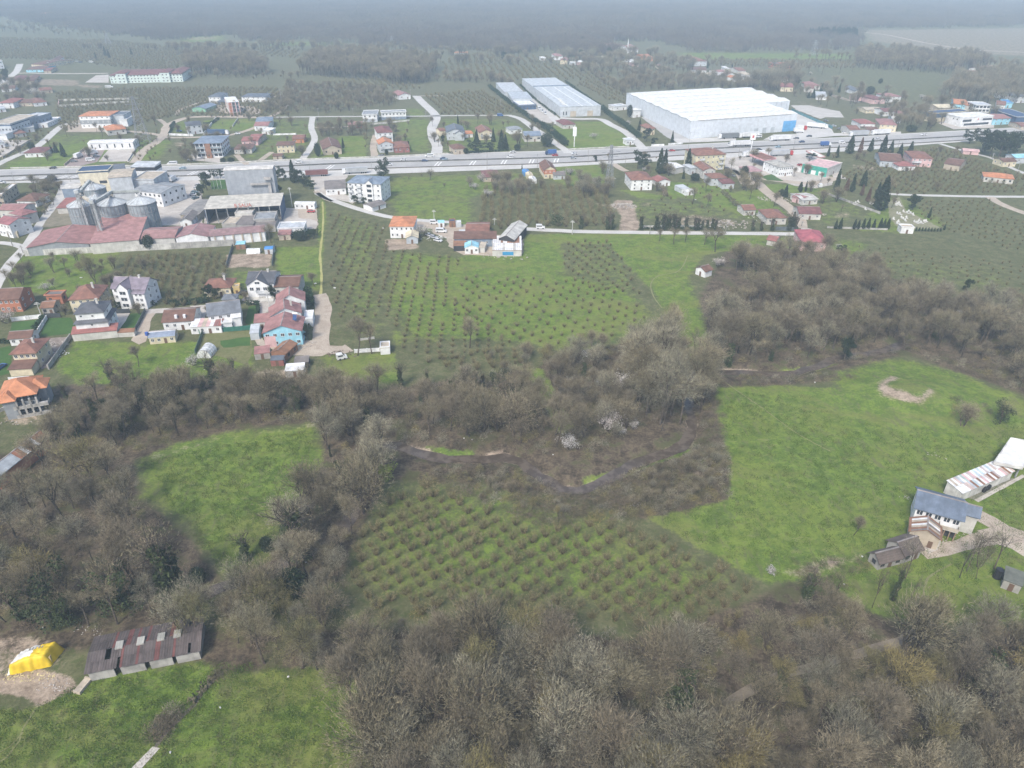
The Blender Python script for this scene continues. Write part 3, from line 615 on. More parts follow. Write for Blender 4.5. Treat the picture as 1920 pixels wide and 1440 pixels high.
def balcony(e,x,z,w,dep=1.2,slabm=None,y=0,rail=None):
 q_=MB();q_.box(-w/2,w/2,-dep,0,-.15,0);o=q_.obj('balcony',slabm or W_('white'),parent=e);o.location=(x,y,z)
 r_=MB();t=.06
 r_.box(-w/2,w/2,-dep,-dep+t,.0,.95);r_.box(-w/2,-w/2+t,-dep+t,0,.0,.95);r_.box(w/2-t,w/2,-dep+t,0,.0,.95)
 r_.obj('railing',rail or MAT((.5,.52,.54),'plain',.4),parent=o);return o
H_=house
# --- top left, beyond the highway
H_('V',(-160,470),(20,455),(55,400),9,'flat',0,'white','ltgrey','warehouse',"white warehouse with dark slit windows cut by the top left frame edge",2,6,cat='warehouse',fr='d',door=False)
H_('V',(228,482),(325,486),(305,440),3.5,'gx',2,'cream','brown','house',"low brown roofed house beside the parked vehicles left of the school",1,3)
H_('V',(330,478),(388,476),(375,430),3.5,'gy',2.2,'white','brown','house',"white gabled end house beside the blossoming tree left of the school",1,1)
H_('V',(188,522),(322,520),(300,492),3.2,'gx',1.2,'ltblue','brown','house',"turquoise walled bungalow just above the school road",1,4)
H_('V',(325,530),(382,528),(372,505),3,'gx',1.2,'tan','maroon','house',"small maroon roofed house right of the turquoise bungalow",1,1)
H_('V',(78,605),(175,600),(165,568),3.5,'hip',1.6,'tan','maroon','house',"dark maroon roofed house below the school road behind bare trees",1,2)
H_('V',(175,610),(255,606),(240,565),3.5,'hip',1.6,'tan','brown','house',"dim brown house under bare trees left of the brown field",1,2)
H_('V',(5,668),(112,662),(100,640),3,'gx',1.5,'white','brown','house',"long low white house with brown roof at the left edge",1,3)
H_('V',(300,680),(395,672),(385,650),3,'gx',1.5,'tan','redbrown','house',"house with reddish roof behind a grey bush left of the field",1,2)
H_('A',(-20,533),(98,530),(72,498),5,'hip',1.6,'white','red','house',"white house with bright red hip roof at the left frame edge",2,2)
H_('A',(-30,580),(45,572),(30,552),3,'gx',1,'white','ltgrey','shed',"small white shed below the red hip roofed house",1,1,cat='shed')
H_('A',(110,532),(240,530),(222,500),3.2,'gx',1.6,'tan','brown','house',"brown roofed house between the red roofed house and the ruin walls",1,3)
H_('A',(250,532),(352,522),(335,492),3.4,'hip',1.6,'white','redbrown','house',"hip roofed house nearest to the long ruined walls",1,2)
# school
sc=H_('V',(812,566),(1366,553),(1370,512),8.4,'hip',2.4,'mint','maroon','school',"long mint white school with two towers and maroon roof",3,22,ov=.6,cat='school',door=False,ww=1.4,wh=1.5)
sw,sdp=sc['w'],sc['d']
for fx_ in(-.335,.265):
 annex(sc,sw*fx_,-2.2,10,sdp*.6,10.4,'hip',1.6,'mint','maroon',ov=.5)
 for r in range(3):
  for dx_ in(-2,2):put_window(sc,sw*fx_+dx_,-2.22,1.8+r*3.1,0,1.6,1.5)
annex(sc,sw*.42,2,12,sdp*.9,9.2,'hip',2.2,'mint','maroon',ov=.6)
H_('V',(1375,545),(1418,541),(1425,526),3,'flat',0,'ltgrey','grey','shed',"small grey outbuilding behind the right end of the school",1,1,cat='shed')
# long ruin walls
def low_wall(reg,a,b,h,t,m,label,name='wall',cat='wall',seg=6.0,cap=None,kindname='wall_panel'):
 A_,B_=GR(reg,*a),GR(reg,*b);L=(B_-A_).length;rz=math.atan2(B_.y-A_.y,B_.x-A_.x);e=empty(name,A_,rz,label,cat)
 n=max(1,int(L/seg));mbx=MB();mbx.box(.03,L/n-.03,-t/2,t/2,0,h);mesh=mbx.mesh(kindname,m)
 for i in range(n):
  o=bpy.data.objects.new(kindname,mesh);link(o,e);o.location=(i*L/n,0,0)
 p_=MB();p_.box(-.15,.15,-t/2-.08,t/2+.08,0,h+.1);pm=p_.mesh('post',m)
 for i in range(n+1):
  o=bpy.data.objects.new('post',pm);link(o,e);o.location=(i*L/n,0,0)
 if cap:c_=MB();c_.box(0,L,-t/2-.1,t/2+.1,h,h+.12);c_.obj('coping',cap,parent=e)
 return e
low_wall('A',(445,518),(968,508),1.8,.4,C_('concw'),"back wall of the long roofless ruin in the orchard",seg=8)
low_wall('A',(440,562),(968,530),1.8,.4,C_('concw'),"front wall of the long roofless ruin in the orchard",seg=8)
low_wall('A',(445,518),(440,562),1.8,.4,C_('pink'),"left end wall of the long roofless ruin",seg=8)
# hotel-like block
ho=H_('A',(583,632),(822,627),(815,590),9.5,'hip',1.8,'white','orange','apartment_block',"three storey white and grey block with orange hip roof",3,6,cat='building',band=(3.1,6.3,'grey'),two=False)
annex(ho,ho['w']/2+4.5,5,9,ho['d']*.8,8.5,'flat',0,'ltgrey','slate');annex(ho,ho['w']/2+8.5,3,6,ho['d']*.6,5.5,'flat',0,'white','ltgrey')
H_('A',(800,740),(948,724),(930,692),4,'hip',2.2,'concw','orange','house',"small unfinished house with bright orange roof beside the grey lot",1,3,fr='d')
hl=H_('A',(652,836),(996,826),(975,800),5,'gx',.8,'white','white','hall',"long low white hall with six dark slit windows",1,6,ov=.2,cat='hall',fr='d',door=False,ww=.9,wh=2.6)
H_('A',(172,908),(332,902),(305,864),3.2,'hip',1.8,'white','maroon','house',"white bungalow with dark roof beside three cypresses on the lawn",1,4)
H_('A',(-90,692),(76,692),(188,622),9,'flat',0,'ltgrey','tan','factory',"large grey factory with tan roof and dark trim at left edge",1,6,cat='factory',fr='d',square='front',door=False,band=(7.6,8.3,'navy'))
H_('A',(100,652),(222,655),(252,606),8,'flat',0,'bluegrey','ltgrey','factory',"blue grey industrial hall behind the tan roofed factory",1,2,cat='factory',fr='d',door=False)
H_('A',(113,765),(200,752),(185,700),3,'shed',1,'concw','redbrown','shed',"dusky red lean-to shed against the grey factory",1,2,cat='shed')
H_('A',(170,724),(258,715),(240,694),3.4,'flat',0,'ltgrey','ltgrey','shed',"small pale flat roofed shed beside the red lean-to",1,1,cat='shed')
H_('A',(-60,772),(46,770),(30,735),4,'flat',0,'white','ltgrey','shed',"pale flat roofed canopy building at the left yard",1,0,cat='shed')
H_('A',(-60,838),(34,825),(10,800),4,'flat',0,'white','grey','shed',"white gatehouse with dark door at the left frame edge",1,2,cat='gatehouse')
H_('A',(282,690),(325,702),(388,642),3,'flat',0,'white','white','container_row',"long white site container beside the grey factory yard",1,1,cat='container',ov=.1,square='side')
H_('A',(1557,486),(1652,486),(1645,457),6,'hip',1.8,'white','slate','villa',"white two storey villa with grey roof behind the green house",2,3)
H_('A',(1434,572),(1540,575),(1522,540),3.2,'gy',1.6,'green','bluegrey','house',"green walled gabled house on the dirt loop",1,2)
H_('A',(1628,522),(1712,520),(1700,494),3,'hip',1.2,'dgrey','slate','house',"dark grey house squeezed between villa and brick tower",1,2)
H_('A',(1805,486),(1990,486),(1960,458),5,'hip',1.6,'white','slate','villa',"wide white villa with dark roof right of the brick tower",2,5)
H_('A',(1393,702),(1514,692),(1500,664),7,'hip',1.2,'ltgrey','dgrey','villa',"light grey cube villa inside a walled garden",2,3,fr='d')
def tower():
 o,rz,w,d=frame3('A',(1705,527),(1792,521),(1790,480),11.5);e=empty('unfinished_tower',o,rz,"unfinished four storey brick block with white top slab",'building')
 for k in range(4):
  q_=MB();q_.box(-w/2,w/2,0,d,(k+1)*2.85-.2,(k+1)*2.85);q_.obj('slab',C_('concw' if k<3 else 'white'),parent=e)
  for x in(-w/2+.5,-w/6,w/6,w/2-.5):
   for y in(.4,d-.4):
    c_=MB();c_.box(x-.35,x+.35,y-.3,y+.3,k*2.85,k*2.85+2.65);c_.obj('column',W_('pink'),parent=e)
  for y in(d-.25,):
   c_=MB();c_.box(-w/2+.9,w/2-.9,y,y+.2,k*2.85,k*2.85+2.65);c_.obj('brick_wall',W_('brick'),parent=e)
  c_=MB();c_.box(-w/2+.9,-w/6-.4,.1,.3,k*2.85,k*2.85+2.65);c_.obj('brick_wall',W_('brick'),parent=e)
 q_=MB();q_.box(0,2,2,4,11.4,12.6);q_.obj('stair_head',C_('tan'),parent=e)
tower()
bv=H_('A',(1443,837),(1660,832),(1652,775),10,'hip',1.6,'white','bluegrey','villa',"big modern villa with slate roof, brown centre strip and glass balconies",3,6,cat='villa',fr='d',ww=2.2,wh=1.8,ov=1.0)
q_=MB();q_.box(-1.8,1.8,-1.4,-.02,0,9.6);q_.obj('brown_strip',W_('rust'),parent=bv)
for z in(3.4,6.7):
 for sx in(-1,1):balcony(bv,sx*bv['w']*.28,z,bv['w']*.36,1.3,C_('concw'),rail=MAT((.25,.3,.34),'glass',.2))
H_('A',(1805,817),(1935,815),(1915,780),3.5,'gx',1.4,'pink','red','house',"pink house with red sheet roof between the villas",1,3)
H_('A',(1748,880),(1888,876),(1872,838),3.4,'hip',1.5,'concw','brown','house',"pale bungalow with brown hip roof above the roadside bushes",1,4)
low_wall('A',(1270,775),(1450,782),1.6,.25,C_('white'),"white garden wall in front of the cube villa",seg=5)
low_wall('A',(1530,770),(1620,650),1.6,.25,C_('white'),"white garden wall running back right of the cube villa",seg=5)
low_wall('A',(1745,712),(1785,655),1.2,.25,C_('concw'),"thin white plot wall on the lawn left of the pink house",seg=5)
low_wall('A',(1020,880),(960,970),1.0,.25,C_('concw'),"pale kerb wall of the concrete lot by the highway",seg=5)
low_wall('A',(485,1003),(632,880),1.2,.25,C_('tan'),"tan wall left of the truck yard",seg=5)
low_wall('A',(20,948),(235,812),1.2,.25,C_('tan'),"long wall of the factory yard at the left edge",seg=8)
# --- B: beyond the highway, centre left
H_('B',(793,622),(910,620),(900,588),6,'flat',0,'white','grey','villa',"small white cube villa with grey flat roof",2,3,fr='d',band=(0,2.6,'ltgrey'))
H_('B',(936,607),(1128,600),(1122,584),6,'flat',0,'white','grey','villa',"long white flat roofed terrace with dark window bays",2,7,fr='d',band=(0,2.4,'bluegrey'))
low_wall('B',(860,697),(1150,668),1.2,.3,C_('concw'),"stone retaining wall below the white flat roofed terrace",seg=8)
H_('B',(688,697),(800,693),(792,668),3,'gx',1.2,'red','pinkred','house',"small red walled house below the white cube villa",1,3)
H_('B',(1068,477),(1163,470),(1145,444),4,'gy',2,'white','pinkred','house',"lone white gabled house with red roof at the orchard road",1,2)
H_('B',(-5,672),(125,666),(105,636),5,'hip',1.5,'ltgrey','bluegrey','house',"house with slate blue roof at the gravel road bend",1,3)
H_('B',(-20,703),(92,702),(75,674),4,'gx',1.6,'white','pinkred','house',"white house with rose red roof in front of the slate blue one",1,3)
H_('B',(35,740),(112,742),(105,722),3,'flat',0,'white','white','shed',"white flat roofed garage below the rose red roof",1,1,cat='garage')
H_('B',(-60,800),(28,800),(20,762),3.5,'gx',1.5,'tan','red','house',"red roofed house beside the bungalow above the highway",1,2)
H_('B',(147,852),(288,846),(272,815),5.4,'hip',1.3,'cream','brown','house',"two storey cream house with dark brown roof on the lawn",2,4)
H_('B',(268,802),(360,800),(335,770),3.2,'gx',1.5,'orange','redbrown','house',"orange walled house behind the cream house",1,2)
H_('B',(120,930),(197,928),(185,908),2.6,'gx',.8,'tan','brown','shed',"small brown shed at the highway edge below the cream house",1,1,cat='shed')
H_('B',(498,882),(645,872),(625,808),4,'gy',2.6,'tan','brown','house',"wide brown gabled house with cypress at its right wall",1,3,fr='d')
x_=H_('B',(908,757),(1028,750),(1010,705),7,'hip',2,'white','maroon','house',"white two storey house with maroon roof above the orange roofed one",2,3)
balcony(x_,0,3.4,x_['w']*.7)
x_=H_('B',(918,843),(1032,836),(1020,802),6,'gy',2,'ltgrey','orange','house',"grey house with orange gabled roof by the service track",2,3)
balcony(x_,0,3.0,x_['w']*.7)
H_('B',(1033,868),(1155,862),(1130,820),3.8,'hip',2,'red','redbrown','house',"red walled bungalow with red brown roof beside the highway",1,4)
x_=H_('B',(1428,752),(1568,748),(1545,704),6,'gy',2.4,'ltgrey','slate','house',"large grey twin gabled house behind conifers",2,4)
annex(x_,x_['w']*.2,-2.5,x_['w']*.5,5,5.2,'gy',1.8,'ltgrey','slate')
H_('B',(1566,765),(1632,760),(1615,735),3,'gx',1,'white','orange','shed',"low white annexe with orange roof right of the grey twin gables",1,1,cat='house')
H_('B',(1378,742),(1425,738),(1415,715),4,'gx',1,'cream','redbrown','house',"narrow cream house left of the grey twin gables",1,1)
x_=H_('B',(1674,757),(1782,752),(1772,710),5.5,'gy',2.2,'cream','redbrown','house',"cream chalet with red brown roof between two conifers",2,3)
balcony(x_,0,2.9,x_['w']*.9)
H_('B',(1478,878),(1580,870),(1562,838),4,'hip',1.8,'tan','brown','house',"tan bungalow with brown roof directly beside the highway",1,3)
H_('B',(1486,156),(1588,156),(1584,148),3,'gx',1,'white','orange','house',"long white farmhouse with orange roof alone at the forest edge",1,6)
H_('B',(1112,172),(1162,173),(1156,167),3,'flat',0,'white','white','shed',"tiny white shed in the far orchard near a pylon",1,1,cat='shed')
low_wall('B',(130,775),(300,770),1.2,.25,C_('white'),"white garden wall behind the cream house",seg=5)
# --- C: factories
f1=H_('C',(602,562),(906,549),(313,348),8.5,'gx',0.01,'ltgrey',MAT((.50,.53,.55),'sheet',.5),'warehouse',"long light grey factory hall with pale roof light strips",1,0,ov=.3,cat='warehouse',square='side')
w_,d_=f1['w'],f1['d']
for fx_ in(-.3,.05,.32):
 q_=MB();q_.box(w_*fx_-.5,w_*fx_+.5,1,d_*.62,8.45,8.62);q_.obj('skylight',MAT((.75,.76,.76),'plain',.4),parent=f1)
q_=MB();q_.box(-w_/2,w_/2,d_*.66,d_*.67,8.45,9.3);q_.obj('roof_step',W_('bluegrey'),parent=f1)
for i in range(5):
 q_=MB();q_.box(-w_*.38+i*.7,-w_*.38+i*.7+3,10+i*7,13+i*7,8.6,8.8);q_.obj('roof_hatch',MAT((.72,.7,.64),'plain'),parent=f1)
for fx_ in(-.18,.24):
 q_=MB();q_.box(w_*fx_-2.6,w_*fx_+2.6,-.08,.05,0,4.6);q_.obj('loading_door',W_('tan'),parent=f1)
for z in(3.0,):
 for i in range(2):put_window(f1,-w_*.42+i*2.6,-.01,z,0,1,3,'d')
H_('C',(182,449),(320,441),(118,379),6,'gx',.01,'ltgrey','ltgrey','warehouse',"smaller grey hall behind, left of the long factory hall",1,0,ov=.2,cat='warehouse',square='side')
H_('C',(242,502),(388,492),(207,450),6,'gx',.01,'ltgrey','galv','warehouse',"smaller grey hall in front, left of the long factory hall",1,5,ov=.2,cat='warehouse',square='side',fr='d')
H_('C',(290,552),(424,546),(300,514),4,'flat',0,'navy','white','office',"low dark office with white rim beside the truck yard",1,5,ov=.4,cat='office',fr='d')
H_('C',(222,733),(322,726),(305,704),3.6,'hip',1.6,'white','grey','house',"white bungalow with grey roof below the curving road",1,3)
x_=H_('C',(333,780),(462,776),(442,745),4.5,'gx',2,'concw','bluegrey','house',"house with slate blue roof and glazed front left of the hedge",1,4,fr='d',ww=2.2)
H_('C',(622,696),(722,690),(712,655),3.4,'hip',2,'concw','maroon','house',"maroon roofed house between the white pylon sign and the factory",1,3)
H_('C',(1100,815),(1162,810),(1158,793),3.4,'flat',0,'white','ltgrey','cabin',"white site cabin on the grass corner by the highway",1,3,cat='cabin')
H_('C',(1258,726),(1325,722),(1310,690),5,'hip',2,'cream','redbrown','house',"cream house with wide brown roof beside the white warehouse",2,2,ov=1)
H_('C',(1008,562),(1106,552),(1096,535),3.6,'flat',0,'white','ltgrey','shed',"low white annexe at the back left of the white warehouse",1,2,cat='shed')
H_('C',(1155,590),(1212,584),(1205,568),6,'flat',0,'white','white','shed',"white stair block against the left wall of the white warehouse",1,1,cat='shed')
# the big white warehouse
def bigwh():
 h=13.0;a,b,c=G(1296,227.5,h),G(1495.5,213.5,h),G(1175,174.5,h)
 u=(b-a);w=u.length;u.normalize();n=Vector((-u.y,u.x,0));d=(c-a).dot(n);skew=(c-a).dot(u)
 e=empty('white_warehouse',(a.x,a.y,0),math.atan2(u.y,u.x),"huge white warehouse with blue corner beside the highway",'warehouse')
 wh,rf=MAT((.60,.64,.69),'plain',.6,.03),MAT((.70,.70,.68),'plain',.5,.10);nb=8
 def P(x,y,z):return(x+skew*y/d,y,z)
 mb=MB();X=[]
 for(x0,x1,s)in((0,w,0),):
  mb.add([P(0,0,0),P(w,0,0),P(w,0,h),P(0,0,h)],[(0,1,2,3)]);mb.add([P(0,d,0),P(w,d,0),P(w,d,h),P(0,d,h)],[(3,2,1,0)])
 rb=MB()
 for k in range(nb):
  y0,y1=d*k/nb,d*(k+1)/nb;m=(y0+y1)/2
  for x in(0,w):mb.add([P(x,y0,0),P(x,y1,0),P(x,y1,h),P(x,m,h+.7),P(x,y0,h)],[(0,1,2,3,4)]if x else[(4,3,2,1,0)])
 mb.obj('wall',wh,parent=e)
 for k in range(nb):
  y0,y1=d*k/nb,d*(k+1)/nb;m=(y0+y1)/2;rb=MB()
  rb.slab([P(-.4,y0,h+.15),P(w+.4,y0,h+.15),P(w+.4,m,h+.9),P(-.4,m,h+.9)],.12);rb.slab([P(-.4,m,h+.9),P(w+.4,m,h+.9),P(w+.4,y1,h+.15),P(-.4,y1,h+.15)],.12)
  rb.obj('roof_bay',rf,parent=e)
  g_=MB();g_.box(6+skew*y0/d,w-6+skew*y0/d,y0-.35,y0+.35,h+.1,h+.32);g_.obj('gutter',MAT((.55,.52,.46),'plain'),parent=e)
 pm=MAT((.12,.36,.66),'wall',.6);q_=MB();q_.box(w-12,w+.08,-.08,5,0,8.2);q_.obj('blue_corner',pm,parent=e)
 for k in range(12):  # vertical panel joints
  q_=MB();q_.box(w*(k+.5)/12-.08,w*(k+.5)/12+.08,-.06,.02,.3,h-.2);q_.obj('panel_joint',MAT((.55,.58,.60),'plain'),parent=e)
 for x in(w*.62,w*.7,w*.78):q_=MB();q_.box(x-1.8,x+1.8,-.1,.05,0,4.2);q_.obj('loading_door',W_('galv'),parent=e)
 # rear block to the right
 a2,b2,c2=GR('Y',960,716,12),GR('Y',1287,690,12),GR('Y',545,575,12)
 u2=(b2-a2);w2=u2.length;u2.normalize();n2=Vector((-u2.y,u2.x,0));d2=(c2-a2).dot(n2);sk2=(c2-a2).dot(u2)
 e2=empty('white_warehouse',(a2.x,a2.y,0),math.atan2(u2.y,u2.x),"second white hall joined behind the huge white warehouse",'warehouse')
 P2=lambda x,y,z:(x+sk2*y/d2,y,z)
 mb=MB();mb.add([P2(0,0,0),P2(w2,0,0),P2(w2,d2,0),P2(0,d2,0),P2(0,0,12),P2(w2,0,12),P2(w2,d2,12),P2(0,d2,12)],[(0,1,5,4),(1,2,6,5),(2,3,7,6),(3,0,4,7),(4,5,6,7)])
 mb.obj('wall',wh,parent=e2)
 for k in range(4):
  y0,y1=d2*k/4,d2*(k+1)/4;m=(y0+y1)/2;rb=MB()
  rb.slab([P2(-.3,y0,12.15),P2(w2+.3,y0,12.15),P2(w2+.3,m,13.3),P2(-.3,m,13.3)],.12);rb.slab([P2(-.3,m,13.3),P2(w2+.3,m,13.3),P2(w2+.3,y1,12.15),P2(-.3,y1,12.15)],.12);rb.obj('roof_bay',rf,parent=e2)
 for k in range(6):q_=MB();q_.box(w2*(k+.5)/6-.2,w2*(k+.5)/6+.2,-.1,.02,0,11.8);q_.obj('pilaster',W_('galv'),parent=e2)
bigwh()
# --- far village on the right (X, Y, D)
FV=[('X',(325,362),(448,360),(440,325),5,'hip',1.6,'white','pinkred',"pale two storey house with rose roof, far left of the distant village",2,2),
 ('X',(400,428),(515,430),(500,396),4.5,'gy',2,'cream','pinkred',"cream gabled house just below the rose roofed one in the distant village",1,2),
 ('X',(122,392),(192,390),(188,372),3.5,'flat',0,'white','white',"tiny white hut at the far left end of the distant village",1,1),
 ('X',(652,452),(742,450),(730,428),3.5,'gx',1.2,'pink','white',"white roofed shed with pink wall in the distant village",1,2),
 ('X',(560,462),(648,460),(640,448),3,'flat',0,'white','white',"flat white shed left of the pink walled one in the distance",1,1),
 ('X',(1228,210),(1380,202),(1362,158),6.5,'hip',2,'white','redbrown',"large white house on the rise near the minaret",2,4),
 ('X',(1668,382),(1800,378),(1785,325),5,'gx',2,'orange','brick',"orange brick house right of the far minaret",1,2),
 ('X',(1342,447),(1508,452),(1485,415),4,'hip',1.8,'tan','white',"house under a bright white hip roof in the distant village",1,3),
 ('X',(1510,490),(1590,488),(1580,458),3,'gx',1,'pink','pinkred',"small rose shed right of the bright white roof",1,1),
 ('X',(1878,520),(1935,520),(1925,482),3.5,'gx',1.5,'cream','redbrown',"small cream cottage under bare trees beyond the white warehouse",1,2),
 ('X',(1015,385),(1088,382),(1080,358),4,'gx',1.4,'cream','tan',"cream cottage half hidden by trees in the distant village",1,2),
 ('Y',(335,292),(462,290),(448,252),6,'hip',2.2,'ltgrey','redbrown',"tall grey house with red hip roof before the bright field",2,3),
 ('Y',(295,380),(455,384),(440,350),3,'gx',1.2,'white','brown',"long low shed with brown roof below the tall grey house",1,3),
 ('Y',(430,432),(502,436),(492,402),3,'gx',1.4,'white','tan',"white hut at the left end of the white roofed farm group",1,1),
 ('Y',(510,434),(615,438),(600,410),3,'shed',.8,'white','white',"white sheet roofed barn in the farm group behind the warehouse",1,2),
 ('Y',(578,405),(668,400),(650,372),3.5,'gx',1.5,'white','pinkred',"rose roofed farmhouse behind the white sheet roofed barn",1,2),
 ('Y',(665,425),(738,422),(728,396),3,'gy',1.6,'white','brown',"small brown gabled cottage right of the farm group",1,1),
 ('Y',(728,462),(815,455),(805,432),3.6,'gy',1.6,'white','orange',"white cottage with orange gable behind the warehouse",1,2),
 ('Y',(848,432),(932,430),(920,398),6.5,'hip',1.6,'white','tan',"tall white house alone behind the big warehouse",2,2),
 ('Y',(770,388),(852,386),(845,350),3.5,'gx',1.8,'concw','redbrown',"brown roofed house beneath a dark conifer in the distance",1,2),
 ('Y',(642,368),(685,368),(680,345),3,'flat',0,'white','white',"tiny white cube hut left of the pointed distant conifer",1,1),
 ('Y',(1200,470),(1282,472),(1275,442),3,'gx',1.3,'white','redbrown',"small red roofed cottage on the far green behind bare trees",1,2),
 ('Y',(1192,548),(1325,552),(1312,508),4.5,'gx',2,'cream','red',"cream house with crimson roof right of the big bare trees",1,3),
 ('Y',(1428,560),(1530,565),(1515,520),4,'gx',1.8,'concw','redbrown',"house with dusty red roof left of the dark conifers",1,2),
 ('Y',(1480,535),(1595,535),(1585,500),4,'hip',1.8,'concw','pinkred',"house with rose hip roof behind the dusty red one",1,2),
 ('Y',(1548,640),(1660,645),(1648,605),3.4,'shed',.8,'white','ltgrey',"pale flat house below the dark conifer trio",1,3),
 ('D',(795,466),(850,466),(842,440),4,'gy',2,'white','slate',"white gabled house beside a round dark tree",1,1),
 ('D',(818,502),(898,500),(882,480),4,'hip',1.6,'pink','redbrown',"salmon house with red brown roof, left of three in a row",1,2),
 ('D',(918,520),(1002,516),(985,488),4.4,'hip',1.8,'pink','maroon',"salmon house with maroon roof, middle of three in a row",1,3),
 ('D',(1006,502),(1108,500),(1092,477),5.4,'hip',1.6,'white','pinkred',"white two storey house, right of three in a row",2,3),
 ('D',(868,592),(982,590),(972,568),2.8,'gx',1,'cream','tan',"long low tan farm building below the salmon houses",1,4),
 ('D',(988,602),(1072,600),(1055,576),4,'gx',1.6,'white','maroon',"white walled house with maroon roof above the roadside village",1,2),
 ('D',(1075,612),(1130,612),(1118,590),3.5,'hip',1.4,'tan','pinkred',"little rose roofed house right of the maroon roofed one",1,1),
 ('D',(1042,650),(1105,652),(1098,632),3.4,'gx',1.2,'white','concw',"pale hut hidden by bare trees above the highway",1,1),
 ('D',(832,682),(935,682),(915,652),4,'hip',1.6,'white','red',"bright red hip roof near the row of parked cars",1,2),
 ('D',(958,686),(1078,692),(1060,655),5.5,'hip',1.8,'cream','pinkred',"cream house with red hip roof above the white lorry",2,3),
 ('D',(757,722),(832,722),(820,692),4,'gx',1.6,'concw','redbrown',"red gabled house at the end of the teal fence",1,1),
 ('D',(882,728),(962,728),(950,700),3,'gx',1.2,'tan','brown',"brown shed between the two red roofs by the highway",1,1),
 ('D',(1555,345),(1650,342),(1640,325),4,'gx',1.6,'concw','pinkred',"long pinkish barn among far woods, left of two",1,3),
 ('D',(1640,322),(1750,305),(1735,285),4,'gx',1.6,'concw','pinkred',"long pinkish barn among far woods, right of two",1,3),
 ('V',(118,100),(152,102),(148,88),5,'flat',0,'white','white',"pale far house in the top left corner, left of a pair",1,1),
 ('V',(205,110),(275,112),(265,85),6,'hip',2.5,'cream','orange',"orange roofed far house in the top left corner",1,2),
 ('V',(415,136),(450,136),(446,126),4,'flat',0,'white','white',"tiny white far hut above the strip of bright grass",1,1),
 ]
for reg,a,b_,c,h,k,rh,wc,rc,lab,r_,cl in FV:H_(reg,a,b_,c,h,k,rh,wc,rc,'house',lab,r_,cl,side=False)
mq=H_('X',(1428,252),(1580,252),(1558,205),6,'hip',3.2,'white','pinkred','mosque',"small white village mosque with rose roof",2,4,cat='mosque')
mi=MB();mi.tube((-mq['w']/2-1.5,0,0),(-mq['w']/2-1.5,0,15),.9,.7,10);mi.tube((-mq['w']/2-1.5,0,12),(-mq['w']/2-1.5,0,12.7),1.2,1.2,10);mi.tube((-mq['w']/2-1.5,0,15),(-mq['w']/2-1.5,0,19),.75,.05,10);mi.obj('minaret',W_('white'),parent=mq)
for k,(u,lab)in enumerate(((1128,"unfinished brick cube house, left of the far pair"),(1234,"unfinished brick cube house, right of the far pair"))):
 x_=H_('Y',(u,322),(u+84,320),(u+78,303),5.6,'flat',0,'brick','slate','brick_house',lab,2,3,fr='d',ww=2.2,wh=2,door=False)
# --- right, modern roadside buildings
H_('D',(1322,617),(1562,601),(1552,580),7,'flat',0,'cream','grey','showroom',"long cream showroom with deep navy top band",1,0,cat='showroom',band=(3.6,7.2,'navy'))
sh=H_('D',(1512,645),(1722,632),(1610,606),7,'flat',0,'white','white','showroom',"white showroom with two dark window strips by the highway",1,0,cat='showroom',ov=.3)
w_=sh['w']
for x,w2,z,hh in((-w_*.33,w_*.28,4.6,1.8),(w_*.32,w_*.3,4.9,1.6),(0,w_*.8,1.6,1.7)):
 q_=MB();q_.box(x-w2/2,x+w2/2,-.08,.04,z-hh/2,z+hh/2);q_.obj('window',GLASS,parent=sh)
q_=MB();q_.box(-w_*.06,w_*.09,-.2,.1,3.8,7.6);sg=q_.obj('sign_panel',W_('white'),parent=sh)
q_=MB();q_.add([(-.6,-.24,4.8),(1.6,-.24,4.8),(.5,-.24,6.6)],[(0,1,2)]);q_.obj('triangle_logo',MAT((.62,.28,.26),'plain'),parent=sg)
for i in range(2):put_window(sh,-w_/2-.01,5+i*4,5,-math.pi/2,1,1,'d')
H_('D',(1450,550),(1540,556),(1530,520),4.5,'gx',1.8,'ltblue','orange','house',"pale blue house with orange roof behind the navy topped showroom",1,3)
H_('D',(1530,560),(1592,560),(1582,530),4,'gx',1.4,'concw','orange','house',"small orange roofed annexe right of the pale blue house",1,1)
H_('D',(1352,578),(1460,575),(1440,548),5,'gx',1.6,'tan','cream','house',"cream roofed house behind the navy topped showroom",1,2)
H_('D',(1600,560),(1705,562),(1700,540),6,'flat',0,'white','ltgrey','unfinished_house',"unfinished white frame house with open bays near the right edge",2,4,fr='d',ww=2.6,wh=2,door=False,cat='house')
H_('D',(1722,650),(1840,645),(1830,610),5,'gx',1.6,'ltblue','pinkred','house',"pale house with curved looking rose roof near the right edge",2,3)
H_('D',(1872,640),(2000,640),(1990,585),6,'flat',0,'ltgrey','slate','factory',"grey hall with navy face cut by the right frame edge",1,0,cat='factory',band=(1,6.2,'navy'))
H_('D',(1735,555),(1800,560),(1790,530),4,'gx',1.5,'white','redbrown','house',"white gabled house beside the unfinished frame house",1,2)
H_('D',(1790,545),(1850,548),(1840,525),4,'flat',0,'ltblue','blue','house',"little bright blue house near the right frame edge",1,1)
H_('D',(1868,500),(1960,500),(1950,462),6,'hip',1.6,'white','slate','villa',"white villa with dark roof at the wood edge, far right",2,3)
H_('D',(1905,700),(2000,700),(1990,670),3,'gx',1.2,'tan','redbrown','shed',"brown shed cut by the right edge beyond the highway",1,1,cat='shed')

